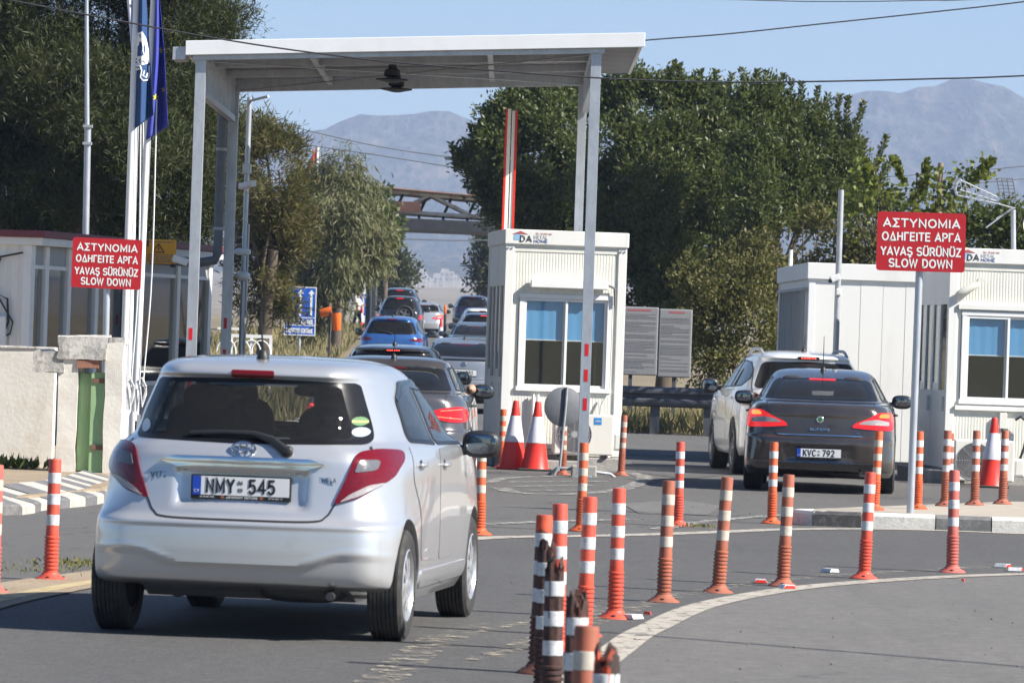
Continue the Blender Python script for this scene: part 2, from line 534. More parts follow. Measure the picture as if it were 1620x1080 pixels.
# one-weight sign-painter's alphabet: glyph -> (advance width, strokes), cap height 1
GL = {
    'A': (.66, [[(.02, 0), (.33, 1), (.64, 0)], [(.12, .30), (.54, .30)]]), 'B': (.60, [[(.06, 0), (.06, 1), (.34, 1)] + _arc(.34, .765, .2, .235, 90, -90, 8)[1:] + [(.06, .53)], [(.34, .53)] + _arc(.34, .265, .23, .265, 90, -90, 8)[1:] + [(.06, 0)]]),
    'C': (.64, [_arc(.35, .5, .30, .5, 45, 315, 16)]), 'D': (.64, [[(.06, 0), (.06, 1), (.28, 1)] + _arc(.28, .5, .31, .5, 90, -90, 12)[1:] + [(.02, 0)]]), 'E': (.54, [[(.52, 1), (.06, 1), (.06, 0), (.53, 0)], [(.06, .52), (.48, .52)]]),
    'F': (.52, [[(.50, 1), (.06, 1), (.06, 0)], [(.06, .52), (.46, .52)]]), 'G': (.68, [_arc(.35, .5, .30, .5, 45, 330, 16) + [(.62, .46), (.38, .46)]]), 'H': (.64, [[(.06, 0), (.06, 1)], [(.58, 0), (.58, 1)], [(.06, .52), (.58, .52)]]),
    'I': (.14, [[(.07, 0), (.07, 1)]]), 'J': (.48, [[(.42, 1), (.42, .25)] + _arc(.23, .25, .19, .25, 0, -170, 8)]), 'K': (.62, [[(.06, 0), (.06, 1)], [(.58, 1), (.08, .42)], [(.24, .58), (.60, 0)]]), 'L': (.50, [[(.06, 1), (.06, 0), (.49, 0)]]),
    'M': (.76, [[(.06, 0), (.06, 1), (.38, .18), (.70, 1), (.70, 0)]]), 'N': (.66, [[(.06, 0), (.06, 1), (.60, 0), (.60, 1)]]), 'O': (.72, [_arc(.36, .5, .32, .5, 90, 450, 24)]), 'P': (.58, [[(.06, 0), (.06, 1), (.32, 1)] + _arc(.32, .73, .23, .27, 90, -90, 10)[1:] + [(.06, .46)]]),
    'R': (.62, [[(.06, 0), (.06, 1), (.32, 1)] + _arc(.32, .74, .23, .26, 90, -90, 10)[1:] + [(.06, .48)], [(.34, .48), (.60, 0)]]), 'S': (.60, [_S]), 'T': (.58, [[(.0, 1), (.58, 1)], [(.29, 1), (.29, 0)]]), 'U': (.64, [_U]), 'V': (.62, [[(.02, 1), (.31, 0), (.60, 1)]]),
    'W': (.88, [[(.02, 1), (.23, 0), (.44, .95), (.65, 0), (.86, 1)]]), 'X': (.62, [[(.02, 0), (.60, 1)], [(.02, 1), (.60, 0)]]), 'Y': (.62, [[(.02, 1), (.31, .45), (.60, 1)], [(.31, .47), (.31, 0)]]), 'Z': (.58, [[(.05, 1), (.53, 1), (.05, 0), (.55, 0)]]), 'Q': (.72, [_arc(.36, .5, .32, .5, 90, 450, 24), [(.42, .22), (.68, -.05)]]),
    '\u03a3': (.58, [[(.54, 1), (.08, 1), (.36, .52), (.06, 0), (.56, 0)]]), '\u0393': (.50, [[(.49, 1), (.06, 1), (.06, 0)]]), '\u0394': (.68, [[(.05, .0), (.34, .98), (.63, .0), (.0, .0)]]),
    '0': (.58, [_arc(.29, .5, .25, .5, 90, 450, 22)]), '1': (.36, [[(.05, .78), (.25, 1), (.25, 0)]]), '2': (.56, [_arc(.28, .72, .23, .28, 160, -30, 10) + [(.05, 0), (.54, 0)]]), '3': (.56, [_arc(.26, .75, .22, .25, 150, -90, 9) + _arc(.26, .26, .25, .26, 90, -150, 9)[1:]]),
    '4': (.60, [[(.44, 0), (.44, 1), (.04, .27), (.60, .27)]]), '5': (.56, [[(.50, 1), (.11, 1), (.07, .52)] + _arc(.27, .32, .25, .32, 140, -150, 12)]), '6': (.58, [_arc(.30, .30, .24, .30, 150, 510, 18), [(.07, .36), (.16, .72), (.42, 1)]]), '7': (.54, [[(.04, 1), (.52, 1), (.20, 0)]]),
    '8': (.58, [_arc(.29, .755, .21, .245, -90, 270, 18), _arc(.29, .26, .25, .26, 90, 450, 18)]), '9': (.58, [_arc(.28, .70, .24, .30, -30, 330, 18), [(.51, .64), (.42, .28), (.16, 0)]]), ':': (.16, [[(.08, .1), (.08, .24)], [(.08, .7), (.08, .84)]]), '-': (.4, [[(.06, .48), (.34, .48)]]), ' ': (.26, []),
}
for g_, l_ in zip('\u0391\u03a4\u03a5\u039d\u039f\u039c\u0399\u0397\u0395\u03a1', 'ATYNOMIHEP'):
    GL[g_] = GL[l_]
GL['\u00dc'] = (.64, [_U, [(.17, 1.14), (.17, 1.27)], [(.47, 1.14), (.47, 1.27)]])
GL['\u015e'] = (.60, [_S, [(.31, -.02), (.31, -.13), (.38, -.20), (.26, -.27)]])


def text(body, w, h, parent, mname, loc, name='lettering', bold=.0, ext=.0012, rx=0.0, wt=.15, sp=.17):
    """lettering built stroke by stroke to a width and cap height, facing -y"""
    adv, gl = 0.0, []
    for ch in body.upper() if not all(c in GL for c in body) else body:
        gw, st = GL.get(ch, GL['-'])
        gl.append((adv, st))
        adv += gw + sp
    adv -= sp
    wd_ = wt * h
    sx = (w - wd_) / adv
    sz = h - wd_
    mb = MB()
    k = 0
    for a, st in gl:
        for pts in st:
            P = [Vector(((x + a - adv / 2) * sx, (z - .5) * sz)) for x, z in pts]
            P = [p for i, p in enumerate(P) if i == 0 or (p - P[i - 1]).length > 1e-6]
            clo = (P[0] - P[-1]).length < 1e-5
            n = len(P)
            L, Rr = [], []
            for i in range(n):
                a0 = P[i - 1] if i else (P[-2] if clo else None)
                a1 = P[i + 1] if i < n - 1 else (P[1] if clo else None)
                d0 = (P[i] - a0).normalized() if a0 is not None else None
                d1 = (a1 - P[i]).normalized() if a1 is not None else None
                if d0 is None or d1 is None:
                    dd = d0 if d0 is not None else d1
                    nn = Vector((-dd.y, dd.x)) * wd_ / 2
                    ex = dd * wd_ * (.5 if len(P) == 2 or True else 0) * (-1 if d0 is None else 1) * .5
                    L.append(P[i] + nn + ex)
                    Rr.append(P[i] - nn + ex)
                else:
                    b = Vector((-(d0.y + d1.y), d0.x + d1.x))
                    b = b.normalized() if b.length > 1e-6 else Vector((-d0.y, d0.x))
                    m_ = wd_ / 2 / max(.42, b.dot(Vector((-d0.y, d0.x))))
                    L.append(P[i] + b * m_)
                    Rr.append(P[i] - b * m_)
            y = -ext - k * ext * .02
            k += 1
            vs = [(p.x, y, p.y) for p in L] + [(p.x, y, p.y) for p in Rr] + [(p.x, 0, p.y) for p in L] + [(p.x, 0, p.y) for p in Rr]
            fs = []
            for i in range(n - 1):
                fs += [(n + i, n + i + 1, i + 1, i), (i, i + 1, 2 * n + i + 1, 2 * n + i), (3 * n + i, 3 * n + i + 1, n + i + 1, n + i)]
            mb.add(vs, fs)
    t = mb.build(name, mname, parent)
    t.location = loc
    t.rotation_euler = (rx, 0, 0)
    return t


# ------------------------------------------------------------------ ground, roads, kerbs, markings, hills
def asphalt(name, lo, hi, crack=.6, warm=(.15, .142, .13)):
    m, nt, bs = _nodes(name)
    v = coords(nt)
    big = noise(nt, v, .22, 6, .6)
    c = ramp(nt, big, [(.32, lo), (.68, hi)])
    # worn wheel lanes and old spills
    v2 = coords(nt, (1.1, .10, 1))
    c = mix(nt, ramp(nt, noise(nt, v2, .9, 5, .6), [(.42, 0.0), (.70, .6)]), c, warm)
    c = mix(nt, ramp(nt, noise(nt, v2, 2.1, 4, .6), [(.55, 0.0), (.72, .35)]), c, tuple(x * .6 for x in lo))
    c = mix(nt, ramp(nt, noise(nt, v, 1.7, 7, .7), [(.55, 0.0), (.75, .45)]), c, tuple(x * .55 for x in lo))
    mid = noise(nt, v, 7.5, 6, .72)
    c = mix(nt, ramp(nt, mid, [(.36, .42), (.5, .0)]), c, tuple(x * .5 for x in lo))
    c = mix(nt, ramp(nt, mid, [(.52, .0), (.68, .30)]), c, tuple(min(1, x * 1.9) for x in hi))
    # aggregate
    fine = noise(nt, v, 62, 5, .85)
    c = mix(nt, .55, c, ramp(nt, fine, [(.3, (.02, .02, .02)), (.5, lo), (.72, (.30, .29, .28))]), 'MIX')
    # cracks
    vo = N(nt, 'ShaderNodeTexVoronoi', feature='DISTANCE_TO_EDGE', Scale=.55)
    wob = N(nt, 'ShaderNodeVectorMath', operation='ADD')
    nz = N(nt, 'ShaderNodeTexNoise', Scale=1.2, Detail=6)
    nt.links.new(v, nz.inputs['Vector'])
    nt.links.new(v, wob.inputs[0])
    nt.links.new(nz.outputs['Color'], wob.inputs[1])
    nt.links.new(wob.outputs[0], vo.inputs['Vector'])
    ck = ramp(nt, vo.outputs['Distance'], [(0.0, crack), (.012, 0.0)])
    gate = ramp(nt, noise(nt, v, .35, 2), [(.5, 0.0), (.6, 1.0)])
    mm = N(nt, 'ShaderNodeMath', operation='MULTIPLY')
    nt.links.new(ck, mm.inputs[0])
    nt.links.new(gate, mm.inputs[1])
    c = mix(nt, mm.outputs[0], c, (.025, .025, .027))
    nt.links.new(c, bs.inputs['Base Color'])
    bs.inputs['Roughness'].default_value = .82
    bs.inputs['Specular IOR Level'].default_value = .3
    bump(nt, bs, fine, .6, .012)
    return m


def earth(name, a, b, c3, sc=.5):
    m, nt, bs = _nodes(name)
    v = coords(nt)
    c = ramp(nt, noise(nt, v, sc, 8, .65), [(.3, a), (.5, b), (.72, c3)])
    c = mix(nt, ramp(nt, noise(nt, v, 40, 4, .75), [(.35, .0), (.75, .5)]), c, tuple(x * .45 for x in a))
    nt.links.new(c, bs.inputs['Base Color'])
    bs.inputs['Roughness'].default_value = .95
    bump(nt, bs, noise(nt, v, 18, 6, .7), .8, .04)
    return m


M['asphalt'] = asphalt('asphalt_old', (.104, .100, .094), (.148, .143, .134))
M['asphalt_dark'] = asphalt('asphalt_resurfaced', (.082, .080, .078), (.110, .108, .105), .35, (.13, .126, .118))
M['asphalt_pale'] = asphalt('asphalt_pale', (.128, .124, .119), (.225, .213, .192), .4, (.235, .222, .20))
M['dirt'] = earth('verge_dirt', (.32, .24, .16), (.40, .31, .21), (.46, .37, .27), 1.1)
M['field'] = earth('dry_field', (.16, .135, .08), (.24, .19, .12), (.33, .27, .18), .012)
M['pavers'] = mat('tan_pavers', (.42, .37, .30), .85, var=.10, scale=4, grime=(.25, .22, .18), gr_amt=.4, bmp=.3)


def worn(name, col, cov):
    m, nt, bs = _nodes(name)
    v = coords(nt)
    nt.links.new(ramp(nt, noise(nt, v, 3, 4), [(.3, tuple(c * .85 for c in col)), (.7, col)]), bs.inputs['Base Color'])
    bs.inputs['Roughness'].default_value = .7
    a = ramp(nt, noise(nt, v, 7, 9, .8), [(.5 - cov * .28, 0.0), (.5 - cov * .28 + .10, 1.0)])
    nt.links.new(a, bs.inputs['Alpha'])
    return m


M['line'] = worn('line_paint', (.45, .41, .345), .42)
M['line_yellow'] = worn('line_paint_yellow', (.50, .40, .22), .5)
M['line_worn'] = worn('line_paint_worn', (.44, .39, .29), -.05)
M['line_thin'] = worn('line_paint_thin', (.50, .48, .44), .1)


def sheet(name, pts, z, m):
    me = bpy.data.meshes.new(name)
    me.from_pydata([(x, y, z) for x, y in pts], [], [tuple(range(len(pts)))])
    me.materials.append(M[m])
    o = bpy.data.objects.new(name, me)
    COL.objects.link(o)
    if me.polygons[0].normal.z < 0:
        me.flip_normals()
    return struct(o)


def smooth_line(pts, n=12):
    """Catmull-Rom through 2-D / 3-D points"""
    P = [np.array(p, float) for p in pts]
    P = [2 * P[0] - P[1]] + P + [2 * P[-1] - P[-2]]
    out = []
    for i in range(1, len(P) - 2):
        for k in range(n):
            t = k / n
            a, b, c, d = P[i - 1], P[i], P[i + 1], P[i + 2]
            out.append(.5 * ((2 * b) + (c - a) * t + (2 * a - 5 * b + 4 * c - d) * t * t + (3 * b - a - 3 * c + d) * t ** 3))
    out.append(P[-2])
    return out


def ribbon(name, pts, w, z, m):
    L = smooth_line(pts)
    vs, fs = [], []
    for i, p in enumerate(L):
        t = L[min(i + 1, len(L) - 1)] - L[max(i - 1, 0)]
        t = t / np.linalg.norm(t)
        n = np.array((-t[1], t[0]))
        for s in (-.5, .5):
            q = p[:2] + n * w * s
            vs.append((q[0], q[1], z))
    for i in range(len(L) - 1):
        fs.append((2 * i, 2 * i + 2, 2 * i + 3, 2 * i + 1))
    me = bpy.data.meshes.new(name)
    me.from_pydata(vs, [], fs)
    me.materials.append(M[m])
    if me.polygons[0].normal.z < 0:
        me.flip_normals()
    o = bpy.data.objects.new(name, me)
    COL.objects.link(o)
    return struct(o)


gxy = lambda x, y: tuple(G(x, y))[:2]

# ground sheet out to the foot of the hills
ys = sorted(set([b for b, _ in ZB if b <= 3200] + list(range(-80, 400, 40)) + [700, 900, 1500, 2300, 2900]))
vs, fs = [], []
xs = [-2600, -900, -300, -90, -30, 30, 90, 300, 900, 2600]
for y in ys:
    for x in xs:
        vs.append((x, y, zg(y) - .03))
n = len(xs)
for j in range(len(ys) - 1):
    for i in range(n - 1):
        fs.append((j * n + i, j * n + i + 1, (j + 1) * n + i + 1, (j + 1) * n + i))
me = bpy.data.meshes.new('ground')
me.from_pydata(vs, [], fs)
me.materials.append(M['field'])
o = bpy.data.objects.new('ground', me)
COL.objects.link(o)
struct(o)

sheet('road', [(-14, -30), (14, -30), (14, 62), (7.5, 64), (7.2, 74), (-3.3, 74), (-4.2, 66), (-6, 58), (-14, 52)], 0.0, 'asphalt')

# the road climbing beyond the check point
rl = [(74, -3.3, 7.2), (80, -3.2, 5.2), (88, -3.25, 2.6), (95, -3.4, 1.7), (110, -3.9, 1.0), (127, -4.5, .8), (140, -4.8, .7), (165, -5.3, .4), (190, -5.8, .2), (230, -6.6, -.2), (265, -7.1, -.8), (300, -7.6, -1.5), (330, -8, -2), (360, -8.4, -2.6)]
vs, fs = [], []
for y, a, b in rl:
    vs += [(a, y, zg(y) + .006), (b, y, zg(y) + .006)]
for i in range(len(rl) - 1):
    fs.append((2 * i, 2 * i + 1, 2 * i + 3, 2 * i + 2))
me = bpy.data.meshes.new('far_road')
me.from_pydata(vs, [], fs)
me.materials.append(M['asphalt'])
o = bpy.data.objects.new('far_road', me)
COL.objects.link(o)
struct(o)

# darker resurfaced lane between the two bollard rows, paler lane in the near right corner
low = [(700, 1500), (830, 1160), (985, 1022), (1040, 990), (1100, 963), (1180, 944), (1290, 928), (1450, 916), (1620, 909), (1900, 905)]
lowg = [gxy(*p) for p in low]
upl = [(560, 868), (763, 852), (900, 849), (1000, 847), (1120, 843), (1250, 838), (1420, 838), (1620, 845), (1900, 856)]
upg = [gxy(*p) for p in upl]
L1 = [tuple(p) for p in smooth_line(lowg)]
U1 = [tuple(p) for p in smooth_line(upg)]
sheet('resurfaced_lane', L1 + U1[::-1] + [gxy(420, 889), gxy(260, 907), gxy(95, 933), gxy(-60, 968), gxy(-260, 1026), gxy(-500, 1500)], .004, 'asphalt_dark')
sheet('pale_lane', L1 + [(7.5, 33.0), (7.5, 8), (0.2, 8)], .004, 'asphalt_pale')
ribbon('edge_line', lowg, .19, .009, 'line')
ribbon('lane_line', upg, .26, .009, 'line')
ribbon('worn_line', [gxy(*p) for p in ((560, 1110), (640, 1050), (700, 1012), (790, 990), (880, 985), (960, 960))], .22, .010, 'line_worn')
ribbon('worn_line', [gxy(*p) for p in ((760, 1046), (860, 1010), (960, 978), (1080, 942), (1260, 916), (1430, 905), (1560, 898))], .16, .010, 'line_worn')
for pts, w in (([(775, 764), (800, 757), (880, 754), (960, 756)], .16), ([(790, 772), (820, 780), (905, 782), (985, 774), (1020, 757), (1000, 748)], .2),
               ([(810, 770), (940, 768)], .14), ([(800, 763), (960, 762)], .14), ([(830, 776), (930, 776)], .14), ([(1020, 703), (1110, 706), (1180, 712)], .25),
               ([(1180, 700), (1060, 692), (990, 690)], .3), ([(770, 830), (860, 826), (1000, 822)], .18), ([(1240, 815), (1120, 825), (1040, 838)], .18)):
    ribbon('worn_line', [gxy(*p) for p in pts], w, .010, 'line_thin')
sheet('road_shadow_and_patch', [gxy(*p) for p in ((1000, 730), (1175, 722), (1200, 745), (1090, 758), (1010, 748))], .005, 'asphalt_dark')  # dark sheet painting the shadow that cars and huts cast on the road
sheet('road_shadow_and_patch', [gxy(*p) for p in ((985, 797), (1070, 790), (1140, 800), (1120, 815), (1010, 812))], .005, 'asphalt_pale')

# left separator strip (earthy concrete) on which two bollards stand
ribbon('separator_strip', [gxy(*p) for p in ((-260, 1010), (-60, 955), (30, 936), (95, 924), (160, 915), (260, 902), (420, 885))], .62, .012, 'dirt')
ribbon('separator_strip', [gxy(*p) for p in ((-260, 1020), (-60, 964), (30, 944), (95, 931), (160, 921), (260, 907), (420, 889))], .14, .014, 'line_yellow')

# verge with the old gate wall, and painted kerb blocks
vz = .13
verge = [(-14, 40.4), (-6.2, 40.6), gxy(0, 812), gxy(75, 803), gxy(157, 794), (-3.86, 48.6), (-3.95, 52), (-4.4, 58), (-5.6, 62), (-14, 62)]
mb = MB()
mb.slab(verge, -.2, vz)
struct(mb.build('verge', 'dirt'))


def kerb(name, pts, width, h, cols, block, seed=0, runs=None, ramp_=None, mats=('kerb_white', 'kerb_black', 'kerb_grey')):
    """alternating painted kerb blocks along a ground line: one mesh, separate blocks of paint"""
    L = smooth_line(pts, 60)
    run, i0, k = 0.0, 0, 0
    mb = MB()
    rng = random.Random(seed)
    nxt = lambda k: (runs[k] if runs and k < len(runs) else block * rng.uniform(.9, 1.1))
    bl = nxt(0)
    for i in range(1, len(L)):
        run += np.linalg.norm(L[i][:2] - L[i - 1][:2])
        if run >= bl or i == len(L) - 1:
            a, b = Vector(L[i0][:2]), Vector(L[i][:2])
            t = (b - a).normalized()
            nn = Vector((-t.y, t.x))
            a2, b2 = a + t * .006, b - t * .006
            dz = rng.uniform(-.006, .006)
            p = [a2, b2, b2 + nn * width, a2 + nn * width]
            vs = [(q.x, q.y, -.1) for q in p] + [(q.x, q.y, (ramp_ or h * .8) + dz) for q in p[:2]] + [(q.x, q.y, (ramp_ * 1.25 if ramp_ else h) + dz) for q in (p[1] + nn * .025, p[0] + nn * .025)] + [(q.x, q.y, h + .004 + dz) for q in p[2:]]
            mb.add(vs, [(0, 1, 5, 4), (4, 5, 6, 7), (7, 6, 8, 9), (1, 2, 8, 6, 5), (0, 4, 7, 9, 3), (3, 9, 8, 2)], cols[k % len(cols)])
            i0, run, k = i, 0.0, k + 1
            bl = nxt(k)
    o = mb.build(name, list(mats))
    return struct(o)


kerb('kerb', [(-9, 40.2), (-6.2, 40.5), gxy(0, 815), gxy(75, 806), gxy(157, 797), (-3.78, 48.6)], .50, .20, [0, 1], .5, 3, ramp_=.07, mats=('kerb_old_white', 'kerb_old_grey'))

# paved island with the right-hand sign, painted kerb
iz = .12
isl = [(2.74, 45.62), (9.5, 45.45), (9.5, 53), (6.4, 52.6), (5.3, 51.6), (4.1, 49.2), (3.3, 47.6), (2.8, 46.6)]
mb = MB()
mb.slab([(x + .08, y + .12) for x, y in isl], -.2, iz - .004)
struct(mb.build('island_paving', 'pavers'))
kerb('kerb', [(2.80, 46.2), (2.70, 45.85), (2.76, 45.56), (3.0, 45.46), (4.5, 45.4), (6.5, 45.36), (9.5, 45.3)], .16, .135, [0, 0, 1, 0, 2, 0, 2, 0], .6, 5, [.34, .50, .46, .69, .52, .62, .5, .7])
kerb('kerb', [(-3.35, 76), (-3.3, 82), (-3.35, 90), (-3.6, 100), (-4.0, 110), (-4.6, 127)], .2, .3, [0, 0, 1], .9, 6)

# hills: haze-blue mountain range on the horizon
X = np.linspace(-2600, 2600, 261)
Y = np.concatenate([np.linspace(3150, 4600, 18), np.linspace(4650, 5700, 46), np.linspace(5800, 6900, 10)])
key = [(-2600, 190), (-1500, 230), (-900, 215), (-500, 235), (-330, 238), (-239, 246), (-170, 262), (-80, 268), (-20, 262), (90, 250), (200, 288), (282, 308), (330, 300), (400, 318), (470, 326), (505, 342), (560, 330), (600, 306), (760, 268), (1200, 300), (1800, 250), (2600, 210)]
kx, kz = zip(*key)
vs, fs = [], []
for j, y in enumerate(Y):
    for x in X:
        ry = 5480 + 90 * math.sin(x / 310) + 60 * mnoise.noise(Vector((x / 240, 7, 0)))
        top = np.interp(x, kx, kz) - 5 + 9 * mnoise.noise(Vector((x / 55, 3.1, 0)))
        t = min(1, max(0, (y - 3150) / (ry - 3150)))
        base = 45 + 35 * t
        s = .18 * t + .82 * max(0, (t - .45) / .55) ** 1.35
        z = base + (top - base) * s
        if y > ry:
            z = top - (y - ry) * .12
        fr = 30 * s * (1 - .8 * s) * mnoise.fractal(Vector((x / 120, y / 420, .5)), .85, 2.1, 5) + 16 * s * (1 - .6 * s) * mnoise.fractal(Vector((x / 34, y / 150, 2.5)), .8, 2.1, 4)
        vs.append((x, y, z + fr))
n = len(X)
for j in range(len(Y) - 1):
    for i in range(n - 1):
        fs.append((j * n + i, j * n + i + 1, (j + 1) * n + i + 1, (j + 1) * n + i))
m, nt, bs = _nodes('hillside_scrub')
v = coords(nt, (1, .16, .8))
geo = N(nt, 'ShaderNodeNewGeometry')
c = ramp(nt, noise(nt, v, .030, 10, .78), [(.34, (.032, .040, .022)), (.5, (.105, .095, .065)), (.70, (.29, .23, .17))])
dots = N(nt, 'ShaderNodeTexVoronoi', Scale=.09)
nt.links.new(v, dots.inputs['Vector'])
c = mix(nt, ramp(nt, dots.outputs['Distance'], [(.25, .7), (.55, 0.0)]), c, (.03, .042, .025))
sx = N(nt, 'ShaderNodeSeparateXYZ')
nt.links.new(geo.outputs['Normal'], sx.inputs[0])
c = mix(nt, ramp(nt, sx.outputs['Z'], [(.55, .75), (.8, 0.0)]), c, (.42, .31, .23))
nt.links.new(c, bs.inputs['Base Color'])
bs.inputs['Roughness'].default_value = 1
bs.inputs['Specular IOR Level'].default_value = 0
bump(nt, bs, noise(nt, v, .03, 8, .7), 1.0, 14)
me = bpy.data.meshes.new('hills')
me.from_pydata(vs, [], fs)
me.materials.append(m)
me.polygons.foreach_set('use_smooth', [True] * len(me.polygons))
o = bpy.data.objects.new('hills', me)
COL.objects.link(o)
struct(o)


# ------------------------------------------------------------------ huts, canopy, walls, fences
def sun_window(w, x0, x1, z0, z1, y, parent, split=.5, blind=.5, frame='white_pvc', fr=.05, drop=(1, 1)):
    """two-light sliding window in a wall facing -y (at y): frame, two sashes, panes and a half-drawn blind"""
    mb = MB()
    mb.box((x0 - .02, y - .035, z1 - fr), (x1 + .02, y + .05, z1 + .012))
    mb.box((x0 - .03, y - .05, z0 - .03), (x1 + .03, y + .05, z0 + fr * .6))
    mb.box((x0 - .012, y - .032, z0 + fr * .6), (x0 + fr, y + .05, z1 - fr))
    mb.box((x1 - fr, y - .032, z0 + fr * .6), (x1 + .012, y + .05, z1 - fr))
    fo = mb.build('window', frame, parent, bevel=.004)
    xm = x0 + (x1 - x0) * split
    a0, a1 = z0 + fr * .6 + .002, z1 - fr - .002
    for k, (a, b, dy) in enumerate(((x0 + fr + .002, xm + .03, -.012), (xm - .03, x1 - fr - .002, .016))):
        mb = MB()
        s = .034
        mb.box((a, y + dy - .014, a0), (a + s, y + dy + .012, a1))
        mb.box((b - s, y + dy - .014, a0), (b, y + dy + .012, a1))
        mb.box((a + s, y + dy - .013, a0), (b - s, y + dy + .011, a0 + s))
        mb.box((a + s, y + dy - .013, a1 - s), (b - s, y + dy + .011, a1))
        mb.build('sash', frame, fo, bevel=.003)
        mb = MB()
        mb.box((a + s - .004, y + dy - .003, a0 + s - .004), (b - s + .004, y + dy + .003, a1 - s + .004))
        mb.build('pane', 'glass_hut', fo)
        if blind:
            zb = a1 - (a1 - a0) * blind * drop[k]
            mb = MB()
            n = 14
            pts = [(a + s * .6 + (b - a - 1.2 * s) * i / n, y + .034 + .016 * k + .003 * math.sin(i * 1.7)) for i in range(n + 1)]
            mb.add([(px, py, zb) for px, py in pts] + [(px, py, a1) for px, py in pts], [(i, i + 1, i + n + 2, i + n + 1) for i in range(n)])
            bo = mb.build('blind', 'blind', fo, smooth=True)
            mb = MB()
            mb.tube([(a + s * .6, y + .034 + .016 * k, zb), (b - s * .6, y + .034 + .016 * k, zb)], .009, 8)
            mb.build('blind_bar', 'white_pvc', bo, smooth=True)
    return fo


def hut_logo(parent, x, y, z, k=1.0):
    """red roof, pale blue block, DA and the maker's words on the fascia"""
    mb = MB()
    mb.prism([(x - .02 * k, z + .032 * k), (x + .085 * k, z + .075 * k), (x + .19 * k, z + .032 * k)], y - .003, y)
    mb.build('logo_roof', 'ink_red', parent)
    mb = MB()
    mb.box((x + .0, y - .0022, z - .05 * k), (x + .10 * k, y, z + .028 * k))
    mb.build('logo_block', 'ink_sky', parent)
    text('DA', .17 * k, .085 * k, parent, 'ink_black', (x + .16 * k, y - .004, z - .028 * k))
    text('Tel: 70 000 440', .22 * k, .022 * k, parent, 'ink_red', (x + .40 * k, y - .002, z + .045 * k))
    text('METAL', .19 * k, .045 * k, parent, 'ink_light', (x + .36 * k, y - .002, z + .0 * k))
    text('HOME', .19 * k, .045 * k, parent, 'ink_blue', (x + .36 * k, y - .002, z - .055 * k), bold=.02)


M['ink_light'] = mat('print_ink_grey', (.45, .47, .50), .6)
if 'ink_black' not in M:
    M['ink_black'] = mat('print_black', (.012, .012, .014), .5, var=.1)


